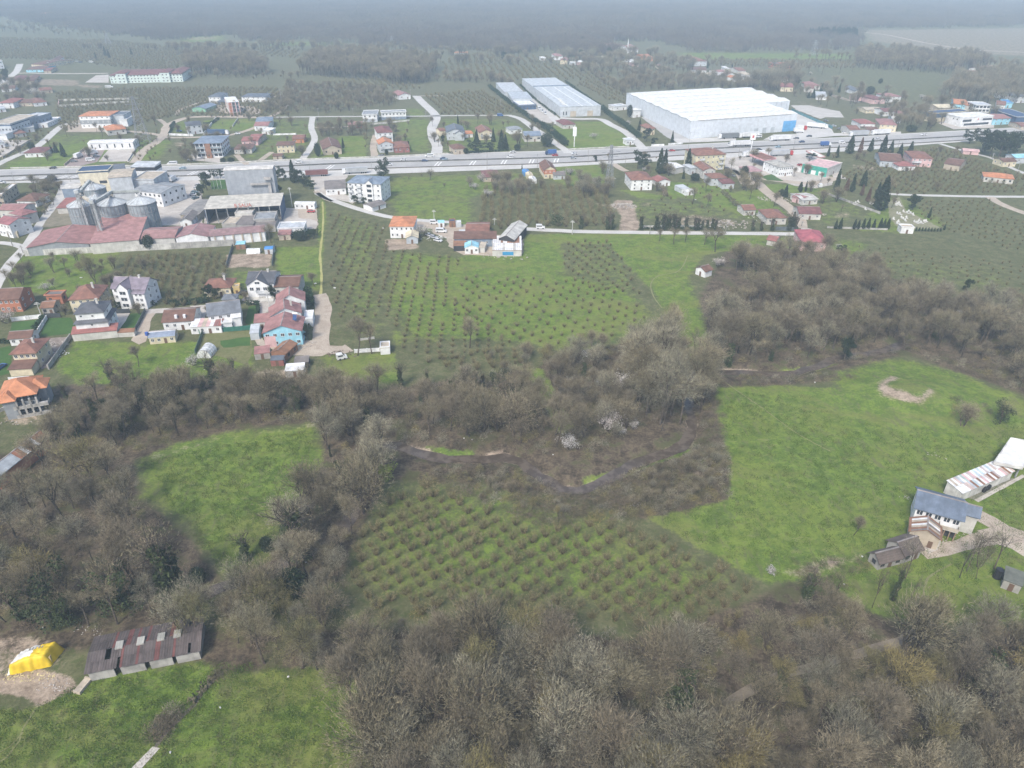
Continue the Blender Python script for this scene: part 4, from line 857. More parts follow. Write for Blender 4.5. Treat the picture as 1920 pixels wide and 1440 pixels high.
# ------------------------------------------------------------------ grain silo plant
GALV=MAT((.27,.31,.34),'wall',.55);GALVL=MAT((.46,.49,.51),'plain',.5)
def silo(reg,u,v,rpx,h,label,patch=None):
 c=GR(reg,u,v,h);r=(GR(reg,u+rpx,v,h)-c).length;e=empty('grain_silo',(c.x,c.y,0),0,label,'silo','grain silos');n=36
 mb=MB();rings=14;vs=[];fs=[]
 for k in range(rings*2+1):
  z=h*k/(rings*2);rr=r*(1 if k%2 else.992)
  vs+=[(rr*math.cos(2*math.pi*i/n),rr*math.sin(2*math.pi*i/n),z)for i in range(n)]
 for k in range(rings*2):fs+=[(k*n+i,k*n+(i+1)%n,(k+1)*n+(i+1)%n,(k+1)*n+i)for i in range(n)]
 mb.add(vs,fs);mb.obj('shell',GALV,parent=e)
 rb=MB();rb.box(r-.02,r+.16,-.09,.09,0,h);rm=rb.mesh('stiffener',METAL)
 for i in range(24):
  o=bpy.data.objects.new('stiffener',rm);link(o,e);o.rotation_euler=(0,0,2*math.pi*i/24)
 for z in(h*.35,h*.68,h-.3):
  q_=MB();vs=[]
  for zz,rr in((z,r+.05),(z,r+.22),(z+.25,r+.22),(z+.25,r+.05)):vs+=[(rr*math.cos(2*math.pi*i/n),rr*math.sin(2*math.pi*i/n),zz)for i in range(n)]
  q_.add(vs,[(a*n+i,a*n+(i+1)%n,((a+1)%4)*n+(i+1)%n,((a+1)%4)*n+i)for a in range(4)for i in range(n)]);q_.obj('hoop',METAL,parent=e)
 q_=MB();rc=r+.3;H=r*.42;top=.9
 vs=[(rc*math.cos(2*math.pi*i/n),rc*math.sin(2*math.pi*i/n),h)for i in range(n)]+[(top*math.cos(2*math.pi*i/n),top*math.sin(2*math.pi*i/n),h+H)for i in range(n)]
 q_.add(vs,[(i,(i+1)%n,n+(i+1)%n,n+i)for i in range(n)]+[tuple(range(n,2*n))]);rf=q_.obj('cone_roof',GALVL,parent=e)
 q_=MB();q_.tube((0,0,h+H-.1),(0,0,h+H+.7),.9,.8,10);q_.obj('hatch',METAL,parent=rf)
 sm_=MB();sm_.beam((top,0,h+H+.06),(rc,0,h+.06),.12,.12);smm=sm_.mesh('roof_seam',METAL)
 for i in range(12):o=bpy.data.objects.new('roof_seam',smm);link(o,rf);o.rotation_euler=(0,0,2*math.pi*i/12+.1)
 if patch:
  q_=MB();q_.add([((top+.5)*math.cos(a),(top+.5)*math.sin(a),h+H*.86)for a in(-2.2,-1.0)]+[(rc*.8*math.cos(a),rc*.8*math.sin(a),h+H*.26)for a in(-1.0,-2.2)],[(0,1,2,3)])
  q_.obj('rust_patch',MAT((.42,.24,.16),'plain'),parent=rf);q_=None
 return c,r
silo('E',722,400,108,14,"leftmost of the three front grain silos, beside the dry weed plot")
silo('E',1008,385,118,14,"middle one of the three front grain silos")
silo('E',1270,375,118,14,"right of the three front grain silos, beside the white walled mill")
silo('E',845,248,92,14.5,"rearmost small silo with rusty cone behind the elevator tower",True)
silo('E',870,330,66,12,"small silo with rusty roof between the front and rear silos",True)
def conveyor(a,b,z0,z1,label,m=None,legs=True):
 A_,B_=GR('E',*a,z0),GR('E',*b,z1);e=empty('conveyor_gantry',(A_.x,A_.y,0),0,label,'conveyor');O=Vector((A_.x,A_.y,0))
 q_=MB();q_.beam(A_-O,B_-O,1.3,1.1);q_.obj('casing',m or MAT((.40,.42,.40),'plain',.6),parent=e)
 q_=MB();off=Vector((0,0,-1.0))
 q_.beam(A_-O+off,B_-O+off,.25,.25);n=10
 for i in range(n):q_.beam(A_.lerp(B_,i/n)-O+off,A_.lerp(B_,(i+1)/n)-O+Vector((0,0,-.5)),.14,.14)
 q_.obj('truss',METAL,parent=e)
 q_=MB()
 for t in(.0,1.0):
  p=A_.lerp(B_,t)
  for dx in(-.7,.7):
   for dy in(-.7,.7):q_.beam((p.x-O.x+dx,p.y-O.y+dy,0),(p.x-O.x+dx,p.y-O.y+dy,p.z),.16,.16)
 q_.obj('support',METAL,parent=e)
conveyor((805,185),(705,300),20,19,"conveyor running back from the elevator tower to the cream mill")
conveyor((700,300),(835,385),19,19,"pale conveyor above the left front silo",MAT((.50,.46,.38),'plain'))
conveyor((835,385),(1000,285),19,19,"conveyor above the gap between left and middle front silos")
conveyor((1000,285),(1250,278),19,18,"conveyor running level behind the middle and right front silos")
def elev():
 p=GR('E',700,300,21);q2=GR('E',835,390,20)
 for(c,lab)in((p,"lattice bucket elevator tower behind the left front silo"),(q2,"bucket elevator pipes between left and middle front silos")):
  e=empty('elevator_tower',(c.x,c.y,0),0,lab,'tower');q_=MB();H=c.z
  for dx in(-1,1):
   for dy in(-1,1):q_.beam((dx,dy,0),(dx,dy,H),.18,.18)
  for k in range(9):
   z=H*k/9
   for s in(-1,1):q_.beam((-s,-1,z),(s,-1,z+H/9),.1,.1);q_.beam((-1,-s,z),(-1,s,z+H/9),.1,.1);q_.beam((1,-s,z),(1,s,z+H/9),.1,.1)
  q_.obj('lattice',METAL,parent=e);q_=MB();q_.box(-.45,-.05,-.3,.3,0,H+1);q_.box(.1,.5,-.3,.3,0,H+1);q_.obj('leg_casing',GALVL,parent=e);q_=MB();q_.box(-1.1,1.1,-1.1,1.1,H+.2,H+1.8);q_.obj('head_house',GALVL,parent=e)
elev()
H_('E',(688,112),(975,96),(965,50),14,'flat',0,MAT((.60,.56,.44),'wall'),'ltgrey','mill',"cream walled mill block with dark top rim behind the silos",1,2,ov=.4,cat='mill',fr='d',ww=4,wh=1.6,door=False,band=(13.2,14.3,'navy'),noroofwall=False)
H_('E',(965,162),(1182,146),(1178,74),14,'gx',.9,'ltgrey','tan','mill',"tall blue grey tower block of the silo plant",1,0,ov=.3,cat='mill')
H_('E',(1190,180),(1385,180),(1375,104),11,'flat',0,'ltgrey','tan','mill',"square mill block with tan sunken roof and white rim",1,0,ov=.3,cat='mill')
H_('E',(1168,62),(1388,62),(1378,24),12,'shed',1,'white','ltgrey','mill',"raised white topped hall at the back of the silo plant",1,0,ov=.3,cat='mill',band=(9.5,11.5,'black'))
H_('E',(965,92),(1130,75),(1085,32),10.5,'gx',1.4,'dgrey','slate','mill',"dark roofed penthouse between cream mill and white topped hall",1,0,ov=.3,cat='mill')
H_('E',(1190,268),(1445,300),(1472,196),8,'gx',1.2,'white','grey','hall',"low mill hall with grey roof right of the tower block",2,6,ov=.5,cat='hall',fr='d')
H_('E',(548,258),(705,254),(690,196),5.5,'gx',.8,'bluegrey','concw','shed',"grey metal shed left of the cream mill",1,0,ov=.2,cat='shed')
H_('E',(500,432),(650,425),(640,352),3.5,'shed',1,'concw','red','shed',"low red roofed shed left of the front silos",1,0,cat='shed')
# long red sheds along the front
H_('E',(228,792),(800,752),(862,600),4.3,'gy',2.0,'grey','pinkred','long_shed',"leftmost section of the long red sheds, brightest roof",1,0,ov=.4,cat='shed')
H_('E',(800,752),(1250,716),(1300,532),5.4,'shed',3.2,'concw',MAT((.36,.20,.19),'sheet',.7),'long_shed',"tall mono pitch section of the long red sheds before the silos",1,0,ov=.3,cat='shed')
H_('E',(1256,712),(1572,697),(1600,596),5,'gx',1.6,'concw',MAT((.33,.19,.18),'sheet',.7),'long_shed',"section of the long red sheds with the round bush in front",1,0,ov=.3,cat='shed')
H_('E',(1572,700),(1872,688),(1872,592),4.8,'gy',1.8,'white',MAT((.31,.18,.18),'sheet',.7),'long_shed',"white fronted gabled section of the long red sheds",1,0,ov=.3,cat='shed')
ls=H_('F',(345,735),(850,690),(850,626),5,'gx',1.4,'white',MAT((.28,.18,.18),'sheet',.7),'long_shed',"right section of the long red sheds with white bays",1,0,ov=.4,cat='shed')
for i in range(6):
 q_=MB();x=ls['w']*(-.5+(i+.5)/6);q_.box(x-.4,x+.4,-.35,.02,0,4.6);q_.obj('pier',C_('tan'),parent=ls)
low_wall('E',(232,865),(800,838),2.9,.4,C_('concw'),"stained concrete retaining wall below the leftmost red shed",name='retaining_wall',seg=7)
low_wall('E',(800,838),(1550,802),2.9,.4,C_('concw'),"stained concrete retaining wall below the middle red sheds",name='retaining_wall',seg=7)
low_wall('E',(1550,802),(2110,770),3.0,.4,C_('conc'),"grey retaining wall above the orchard and the garden plot",name='retaining_wall',seg=7)
# tall grey hall and open shed
th=H_('F',(470,142),(918,126),(912,90),21,'gx',.6,MAT((.33,.355,.39),'sheet',.6,.1),MAT((.62,.6,.56),'sheet',.6),'tall_hall',"very tall grey sheet metal hall with white roof",1,0,ov=.2,cat='hall')
q_=MB();w_=th['w'];q_.box(-w_*.0,w_*.42,-1.3,-.05,12.6,13.6);q_.box(w_*.36,w_*.42,-1.2,-.05,8,12.6);q_.box(w_*.3,w_*.44,-1.6,-.05,15.4,16.6);q_.obj('duct',MAT((.38,.37,.36),'plain'),parent=th)
os_o,os_r,os_w,os_d=frame3('F',(298,490),(985,456),(968,364),8)
e=empty('open_shed',os_o,os_r,"open fronted shed with pale roof below the tall grey hall",'shed')
volume(e,os_w,os_d,8,'shed',1.2,W_('grey'),MAT((.50,.48,.43),'sheet',.7),.1,wall=False)
q_=MB();q_.box(-os_w/2+.1,-os_w/2+.4,.2,os_d,0,7.8);q_.box(os_w/2-.4,os_w/2-.1,.2,os_d,0,7.8);q_.box(-os_w/2+.4,os_w/2-.4,os_d-.3,os_d,0,8.6);q_.obj('wall',W_('navy'),parent=e)
for i in range(8):
 q_=MB();x=-os_w/2+.4+(os_w-1)*i/7;q_.box(x,x+.35,.1,.45,0,7.9);q_.obj('column',METAL,parent=e)
tx=bpy.data.curves.new('sign_letters','FONT');tx.body="B SAUA";tx.size=2.6;tx.extrude=.12;tx.materials.append(MAT((.48,.12,.08),'plain'))
to=bpy.data.objects.new('sign_letters',tx);link(to,e);to.location=(-os_w*.5+os_w*.40,-.2,8.4);to.rotation_euler=(math.pi/2,0,0)
dg=bpy.context.evaluated_depsgraph_get();tm=bpy.data.meshes.new_from_object(to.evaluated_get(dg));bpy.data.objects.remove(to);lo=bpy.data.objects.new('sign_letters',tm);link(lo,e);lo.location=(-os_w*.10,-.2,8.2);lo.rotation_euler=(math.pi/2,0,0)
H_('F',(575,532),(735,528),(728,482),6,'flat',0,'concw','concw','shed',"pale concrete cube built under the red sign letters",1,0,cat='shed',ov=.1)
H_('F',(742,590),(938,580),(925,515),5,'flat',0,'conc','grey','shed',"grey flat roofed workshop in front of the open shed",1,3,cat='workshop',ov=.1,fr='d')
H_('F',(588,632),(742,628),(735,545),4.4,'shed',.6,'conc','asb','shed',"dark ribbed lean-to roof beside the workshop",1,0,cat='shed',ov=.1)
H_('F',(458,632),(588,630),(585,565),4,'flat',0,'conc','tan','shed',"flat concrete shed left of the dark ribbed roof",1,0,cat='shed',ov=.1)
H_('F',(738,640),(940,632),(938,590),3.6,'shed',.5,'conc','asb','shed',"low brown lean-to touching the long red shed roof",1,0,cat='shed',ov=.1)
H_('F',(955,672),(1202,662),(1195,605),4,'flat',0,'white','ltgrey','house',"white flat roofed house beside the garden hedge",1,4,cat='house',ov=.2)
H_('F',(960,722),(1082,716),(1078,672),3,'shed',.8,'tan','pinkred','shed',"small rose roofed lean-to above the hedge",1,1,cat='shed')
H_('F',(1110,442),(1292,444),(1288,420),3,'gx',.6,'white','white','shed',"narrow white roofed shed behind the concrete yard",1,4,cat='shed',ov=.1)
H_('F',(70,600),(190,596),(150,520),3.4,'gy',1.6,'white','asb','shed',"small white gabled shed beside the plant driveway",1,1,cat='shed')
H_('F',(75,540),(225,560),(260,400),3.4,'gx',.6,'tan',MAT((.26,.25,.24),'sheet'),'shed',"long grey roofed carport beside the plant driveway",1,0,cat='shed',square='side')
H_('F',(580,808),(668,804),(660,782),2.6,'shed',.4,'rust','ltblue','shed',"pale blue roofed hen house under the retaining wall",1,1,cat='shed',ov=.1)
H_('F',(838,850),(918,848),(915,820),2.6,'gx',.6,'ltgrey','blue','shed',"blue roofed garden hut in the brown vegetable plot",1,1,cat='shed',ov=.1)
def polytunnel(reg,a,b,wd,hh,label,m):
 A_,B_=GR(reg,*a),GR(reg,*b);L=(B_-A_).length;e=empty('greenhouse',A_,math.atan2(B_.y-A_.y,B_.x-A_.x),label,'greenhouse');n=8;q_=MB();vs=[]
 for x in(0,L):vs+=[(x,wd/2*math.cos(math.pi*i/n),hh*math.sin(math.pi*i/n))for i in range(n+1)]
 q_.add(vs,[(i,i+1,i+n+2,i+n+1)for i in range(n)]+[tuple(range(n,-1,-1)),tuple(range(n+1,2*n+2))]);q_.obj('cover',m,parent=e)
 for k in range(5):
  x=L*k/4;r_=MB()
  for i in range(n):a_,b_=math.pi*i/n,math.pi*(i+1)/n;r_.beam((x,(wd/2+.05)*math.cos(a_),(hh+.05)*math.sin(a_)),(x,(wd/2+.05)*math.cos(b_),(hh+.05)*math.sin(b_)),.08,.08)
  r_.obj('hoop',METAL,parent=e)
PLAS=MAT((.66,.68,.68),'plain',.4)
polytunnel('F',(690,885),(812,880),3.4,2.2,"low clear plastic tunnel in the brown vegetable plot",PLAS)
polytunnel('I',(110,920),(165,850),5,3.2,"white plastic greenhouse dome on the garden plot",PLAS)

# ------------------------------------------------------------------ village, lower left (H, I)
H_('H',(-45,398),(172,386),(166,284),5.6,'gx',2.4,'brick','brown','house',"orange brick house with brown roof at the left edge",2,4,two=True)
H_('H',(393,362),(553,357),(545,316),3.8,'flat',0,'brick','asb','house',"brick hut with grey flat roof beside the cream house",1,2,fr='d')
H_('H',(352,470),(480,460),(512,388),3.2,'gx',1.0,'conc','rust','house',"concrete hut with patchy orange tile roof",1,2,fr='d')
H_('H',(603,398),(890,378),(918,262),5.6,'hip',3.2,'cream','redbrown','house',"cream house under a big red brown pyramid roof",2,4,two=True,chim=1)
v5=H_('H',(985,290),(1310,300),(1318,208),8,'gx',3,'white','purple','villa',"white three storey villa with purple grey roofs and tall conifer",3,5,two=True,chim=1,wh=1.4)
w_=v5['w'];annex(v5,-w_*.10,-2.2,w_*.32,8,8.6,'gy',2.4,'white','purple');annex(v5,w_*.32,-1.5,w_*.34,7,6.6,'gx',2,'white','purple')
for k in range(3):
 put_window(v5,-w_*.10,-2.22,1.6+2.6*k,0,2.6,1.5,'w',True)
 put_window(v5,w_*.25,-1.52,1.6+2.2*k,0,1.1,1.3,'w',True);put_window(v5,w_*.38,-1.52,1.6+2.2*k,0,1.1,1.3,'w',True)
v6=H_('H',(655,526),(935,503),(1000,398),9.6,'hip',2.4,'white','dgrey','villa',"white villa with black hip roof and dark belt roof",1,0,two=True,chim=1)
w_,d_=v6['w'],v6['d'];q_=MB()
q_.slab([(-w_/2-1.3,-1.3,6.0),(w_/2+1.3,-1.3,6.0),(w_/2,0,6.9),(-w_/2,0,6.9)],.15);q_.slab([(w_/2+1.3,-1.3,6.0),(w_/2+1.3,d_+1.3,6.0),(w_/2,d_,6.9),(w_/2,0,6.9)],.15);q_.slab([(-w_/2-1.3,d_+1.3,6.0),(-w_/2-1.3,-1.3,6.0),(-w_/2,0,6.9),(-w_/2,d_,6.9)],.15)
q_.obj('belt_roof',R_('dgrey'),parent=v6)
lw=wall_mesh(w_+1.4,d_+1,6.2,'flat',0).obj('lower_wall',W_('white'),parent=v6);lw.location=(0,-.7,0)
for x,z in((-1.2,3.2),(.6,3.2),(0,5.0),(.8,8.2),(-3,8.4)):put_window(v6,x,-.72 if z<6 else-.01,z,0,.9,.8,'w',True)
for y,z in((3,2.2),(7,2.2),(3,4.6),(7,4.6),(4,8)):put_window(v6,w_/2+(.72 if z<6 else.01),y,z,math.pi/2,1.2,1.3,'w',True)
H_('H',(635,706),(1052,668),(1056,628),3.0,'shed',1.3,'concw','red','lean_to',"long lean-to with red tile roof in front of the black roofed villa",1,0,cat='outbuilding',ov=.2)
H_('H',(1056,690),(1206,682),(1200,660),2.0,'shed',.6,'concw','rust','wall_roof',"short red capped wall continuing right of the long lean-to",1,0,cat='wall',ov=.1)
H_('H',(60,748),(282,732),(315,660),3.0,'gx',1.4,'white','brown','house',"white bungalow with brown roof between the green lawns",1,3,two=True)
v9=H_('H',(75,887),(328,872),(420,734),6,'hip',2,'cream','redbrown','house',"cream two storey house with brown hip roof and porch",2,4,two=True,chim=1,ov=.7)
annex(v9,0,-5.2,v9['w']*.95,4.6,2.8,'shed',.8,'cream','brown')
q_=MB();q_.box(-v9['w']*.45,v9['w']*.45,-7.6,-7.4,0,1.0);q_.obj('terrace_wall',W_('white'),parent=v9)
v10=H_('H',(-40,1300),(330,1238),(480,1052),6.6,'hip',3.0,'grey','orange','unfinished_villa',"big unfinished grey villa with bright orange hip roof",2,5,cat='villa',fr='d',ww=1.8,wh=1.7,two=True,door=False,ov=.9)
w_,d_=v10['w'],v10['d'];annex(v10,w_*.5,d_*.35,w_*.5,d_*.5,6.2,'hip',2.0,'grey','orange',ov=.7);annex(v10,-w_*.25,-2.2,w_*.35,5,6.4,'hip',1.8,'grey','orange',ov=.7)
for z in(.2,3.2):
 for x,ww_ in((w_*.1,w_*.5),(w_*.62,w_*.5)):balcony(v10,x,z,ww_,2.6,C_('concw'),rail=C_('conc'))
for i in range(4):q_=MB();x=-w_*.05+i*w_*.2;q_.box(x,x+.5,-2.6,-2.1,0,6.2);q_.obj('column',C_('conc'),parent=v10)
v11=H_('H',(1328,738),(1572,716),(1558,655),2.8,'gx',1.1,'cream','white','cabin',"small prefab cabin, roof half white and half grey",1,4,two=True,ov=.25,cat='cabin')
rfp=[c for c in v11.children if c.name.startswith('roof')][0];q_=MB();w_,d_=v11['w'],v11['d']
q_.slab([(-w_/2-.26,-.27,2.80),(w_/2+.26,-.27,2.80),(w_/2+.26,d_*.40,3.78),(-w_/2-.26,d_*.40,3.78)],.05);q_.obj('grey_roof_slope',MAT((.26,.31,.40),'sheet'),parent=v11)
q_=MB();q_.tube((-w_/2-.6,1.2,3.2),(-w_/2-.6,1.2,4.4),.6,.6,12);q_.obj('water_tank',MAT((.06,.12,.40),'plain',.4),parent=v11)
v12=H_('H',(1446,598),(1742,580),(1768,456),3.8,'gx',2.2,'white','brown','house',"long white house with brown tile roof above the prefab cabin",1,4,two=True)
for x in(-.1,.18):q_=MB();q_.box(v12['w']*x,v12['w']*x+.9,1.0,1.9,4.0,5.6);q_.obj('dormer',W_('white'),parent=[c for c in v12.children if c.name.startswith('roof')][0])
v13=H_('I',(-25,642),(262,628),(255,568),3.0,'shed',.7,'white','concw','annexe',"low white annexe with pink and white sheet roof",1,4,two=True,cat='outbuilding',ov=.2)
rf13=[c for c in v13.children if c.name.startswith('roof')][0];n=8
for i in range(n):
 q_=MB();w_,d_=v13['w']+.4,v13['d'];x0=-w_/2+w_*i/n;q_.slab([(x0+.04,-.2,3.05),(x0+w_/n-.04,-.2,3.05),(x0+w_/n-.04,d_+.2,3.76),(x0+.04,d_+.2,3.76)],.05)
 q_.obj('panel',R_(('white','white','pink','tan','pink','white','pinkred','red')[i]),parent=rf13)
v14=H_('I',(130,542),(442,502),(442,392),5.6,'gx',2.6,'white',MAT((.17,.185,.21),'sheet'),'house',"white house with plain dark grey roof and stepped front",2,4,two=True)
w_=v14['w'];annex(v14,w_*.05,-3.4,w_*.3,3.6,3.2,'flat',0,'white','white');annex(v14,w_*.36,-2.6,w_*.28,2.8,4.6,'shed',.8,'white','white')
H_('I',(258,393),(398,388),(392,338),3.4,'hip',1.2,'concw',MAT((.17,.185,.21),'sheet'),'house',"small hip roofed grey outhouse behind the dark grey roof",1,1,cat='outbuilding')
H_('I',(88,292),(348,284),(352,196),4,'hip',2.2,'cream','redbrown','house',"cream bungalow with red brown hip roof and dark trees before it",1,4,two=True,chim=1)
H_('I',(364,290),(428,284),(422,252),3.2,'flat',0,'yellow','tan','house',"small orange yellow annexe beside the cream bungalow",1,1,cat='outbuilding',ov=.1)
v17=H_('I',(478,248),(738,242),(744,132),6.6,'gx',2.6,'white','dgrey','villa',"white villa with charcoal roofs and front gable",2,5,two=True,chim=1,wh=1.4)
w_=v17['w'];annex(v17,-w_*.06,-1.6,w_*.82,v17['d']*.7,6.2,'gy',3.0,'white','dgrey');put_window(v17,-w_*.06,-1.62,7.2,0,2.0,1.1,'w',True)
for x in(-.3,-.06,.2):put_window(v17,w_*x,-1.62,4.6,0,1.6,1.5,'w',True)
balcony(v17,w_*.12,3.3,w_*.5,1.4,y=-1.6);q_=MB();q_.box(-w_*.4,w_*.5,-4.6,-1.65,0,.5);q_.obj('terrace',C_('concw'),parent=v17)
H_('I',(730,278),(962,272),(960,165),4.8,'gx',1.8,'concw','brown','house',"plain brown roofed house right of the charcoal roofed villa",1,4,two=True)
a1=H_('I',(748,425),(1020,398),(1030,318),6.4,'gy',3,'white','pinkred','house',"rear house of the red roofed row by the gravel track",2,3,two=True)
a2=H_('I',(690,548),(992,510),(1020,420),6.0,'gy',2.8,'white','pinkred','house',"middle house of the red roofed row by the gravel track",2,3,two=True,chim=1)
a3=H_('I',(625,696),(990,672),(1000,545),6.0,'gy',2.6,'ltblue','pinkred','house',"front house of the red roofed row, sky blue gable wall",2,5,two=True,ww=1.3)
w_=a3['w'];q_=MB();q_.box(-w_/2-.02,-w_*.2,-.1,.0,0,4.4);q_.obj('pink_wall',W_('pink'),parent=a3)
rf3=[c for c in a3.children if c.name.startswith('roof')][0]
q_=MB();q_.slab([(w_*.26,5,8.0),(w_*.36,5,7.6),(w_*.36,7.6,8.6),(w_*.26,7.6,8.9)],.12);sh_=q_.obj('solar_panel',MAT((.05,.09,.2),'glass',.15),parent=rf3);q_=MB();q_.tube((w_*.24,7.9,9.2),(w_*.38,7.9,9.0),.35,.35,10);q_.obj('water_tank',PLAS,parent=sh_)
H_('I',(552,602),(698,590),(700,532),3,'shed',1,'concw','pinkred','lean_to',"small red lean-to left of the red roofed row",1,1,cat='outbuilding',ov=.1)
H_('I',(1002,578),(1086,572),(1100,494),3,'flat',0,'white','white','canopy',"white sheet canopy between the red roofed row and gravel track",1,0,cat='canopy',ov=.1)
H_('I',(515,698),(600,690),(626,612),2.8,'shed',.4,'ltgrey','ltgrey','canopy',"pale grey sheet canopy left of the sky blue gable",1,0,cat='canopy',ov=.1)
H_('I',(702,866),(842,884),(862,772),2.8,'gy',1.2,'rust','rust','shed',"rusty gabled shed in front of the sky blue gable",1,1,cat='shed',ov=.2,fr='d')
H_('I',(556,884),(700,868),(702,812),2.4,'shed',.6,'conc','pinkred','shed',"low dull red roofed shed left of the rusty gabled one",1,1,cat='shed',ov=.1)
H_('I',(700,940),(822,935),(822,898),2.4,'shed',.3,'red','slate','shed',"tiny shed with slate roof and red walls",1,1,cat='shed',ov=.1)
H_('I',(832,1036),(1006,1024),(1005,964),2.6,'shed',.3,'conc','white','shed',"low shed with brilliant white sheet roof above the wood",1,1,cat='shed',ov=.1)
H_('I',(915,962),(1050,952),(1050,900),2.2,'shed',.3,'dark','asb','shed',"dark low shed behind the brilliant white roof",1,0,cat='shed',ov=.1)
low_wall('I',(1465,872),(1690,858),1.4,.25,C_('white'),"low white wall before the two bare trees right of the track",seg=4)
H_('I',(1690,832),(1782,826),(1776,774),2.6,'flat',0,'white','tan','shed',"white pump house at the end of the low white wall",1,0,cat='shed',ov=.1)
low_wall('I',(1520,760),(1640,745),.8,.2,C_('concw'),"pale foundation wall behind the two bare trees",seg=4)
low_wall('H',(440,1020),(640,740),1.8,.3,C_('conc'),"concrete wall between the rubble yard and the meadow",seg=4)
low_wall('H',(110,588),(370,560),1.6,.25,C_('white'),"white wall behind the left lawn",seg=4)
low_wall('H',(330,722),(425,568),1.6,.25,C_('white'),"white wall between the two bright lawns",seg=4)
low_wall('H',(412,556),(548,552),1.8,.2,MAT((.06,.065,.07),'plain'),"black garden fence panels at the top of the right lawn",name='fence',cat='fence',seg=2.4)
low_wall('H',(1040,518),(1170,512),1.8,.2,MAT((.06,.065,.07),'plain'),"black sliding gate right of the black roofed villa",name='gate',cat='gate',seg=2.4)
low_wall('H',(1210,700),(1310,505),1.6,.15,MAT((.10,.12,.12),'plain'),"dark slatted fence right of the small villa lawn",name='fence',cat='fence',seg=2.4)
low_wall('I',(70,700),(540,662),1.8,.15,MAT((.04,.16,.12),'plain'),"green mesh fence behind the garden plot",name='fence',cat='fence',seg=3)
low_wall('I',(485,395),(740,385),1.2,.25,C_('concw'),"pale garden wall in front of the charcoal roofed villa",seg=4)
low_wall('H',(1760,880),(1830,690),1.6,.1,MAT((.10,.16,.12),'plain'),"thin green fence left of the garden plot",name='fence',cat='fence',seg=3)
low_wall('F',(500,1020),(560,830),1.6,.12,MAT((.14,.17,.17),'plain'),"wire fence left of the brown vegetable plot",name='fence',cat='fence',seg=3)
low_wall('F',(915,1000),(935,830),1.6,.12,MAT((.14,.17,.17),'plain'),"wire fence right of the brown vegetable plot",name='fence',cat='fence',seg=3)
low_wall('M',(-20,408),(60,372),1.2,.2,C_('concw'),"pale kerb wall of the unfinished villa plot",seg=3)
# left edge buildings above the sheds
H_('U',(-60,900),(398,900),(420,775),6,'gx',1.4,'concw','pinkred','house',"rose roofed row house behind the white two storey one, left edge",1,3)
H_('U',(-100,1120),(170,1165),(300,1000),7,'gx',1.8,'white',MAT((.30,.13,.14),'tile'),'house',"white two storey house with dusky rose roof, left edge",2,4,square='side')
H_('U',(150,950),(380,1005),(500,880),5.4,'hip',1.6,'concw',MAT((.29,.14,.14),'tile'),'house',"house with dusky rose hip roof and pale ridges, left edge",1,3)
H_('U',(270,735),(640,740),(720,610),3.6,'hip',2.6,'white','brown','house',"white farmhouse with broad brown hip roof left of the silos",1,4)
H_('U',(-80,640),(30,640),(200,440),6,'flat',0,'tan','white','hall',"hall with bright white roof cut by the left edge by the highway",2,2,cat='hall',fr='d',square='side')
x_=GR('U',380,1340);low_wall('U',(330,1400),(435,1260),3.0,.3,C_('cream'),"free standing cream wall beside the lane, left edge",seg=6)

# ------------------------------------------------------------------ workshop yard, apartment block (J, F)
ap=H_('F',(1578,250),(1892,266),(1890,192),11,'hip',2.2,'white','bluegrey','apartment_block',"white four storey apartment block with blue grey roof",4,6,two=True,cat='building',ov=.5)
w_=ap['w'];annex(ap,w_*.16,-.8,w_*.2,6,11.2,'gy',1.8,'white','bluegrey')
for k in range(4):
 put_window(ap,w_*.16,-.82,1.5+2.75*k,0,2.6,1.5,'d',True)
 for x in(-.42,-.16):balcony(ap,w_*x,2.75*k+.4,w_*.14,1.1)
H_('F',(1385,308),(1582,296),(1566,222),4,'gx',1.8,'white','asb','house',"long white house with grey brown roof left of the apartment block",1,4,two=True)
H_('J',(85,522),(218,484),(150,450),2.6,'gx',.8,'white','asb','shed',"small brown roofed garage below the apartment block",1,1,cat='garage')
H_('J',(233,693),(462,692),(443,598),6.2,'hip',1.8,'white','orange','house',"white two storey house with orange hip roof by the yard",2,5,two=True,ww=.9)
H_('J',(383,797),(503,793),(490,735),3.2,'gy',1.2,'galv','cream','shed',"grey gabled shed with pale roof beside the orange roofed house",1,1,cat='shed')
H_('J',(920,764),(1140,764),(1112,652),4.4,'gx',2.2,'tan','redbrown','workshop',"brown roofed rear wing of the roadside workshop",1,2,cat='workshop')
wk=H_('J',(815,806),(1206,804),(1200,755),4.2,'shed',1.2,'bluegrey','brown','workshop',"brown roofed front wing of the roadside workshop",1,7,cat='workshop',two=True)
H_('J',(815,868),(932,866),(930,822),2.8,'shed',.5,'dark','rust','stall',"rusty sheet awning at the left of the workshop front",1,0,cat='stall',ov=.1)
H_('J',(915,884),(1046,882),(1042,838),3.2,'gy',1.2,'white','ltblue','stall',"little stall with pale blue gabled roof in the yard",1,3,cat='stall',ov=.2)
H_('J',(1046,880),(1100,882),(1095,840),2.8,'shed',.4,'concw','tan','stall',"narrow tan shelter right of the pale blue roofed stall",1,0,cat='stall',ov=.1)
H_('J',(1215,800),(1388,792),(1340,664),5,'gy',2,'dark','concw','barn',"barn with pale gabled roof beside the village road",1,0,cat='barn',square='side')
bp_=H_('J',(1165,908),(1432,908),(1412,800),3,'shed',1.2,'concw','rust','barn',"patchwork barn with white and rusty roof sheets",1,0,cat='barn',ov=.1)
rfb=[c for c in bp_.children if c.name.startswith('roof')][0];w_,d_=bp_['w']+.2,bp_['d']+.2;n=14
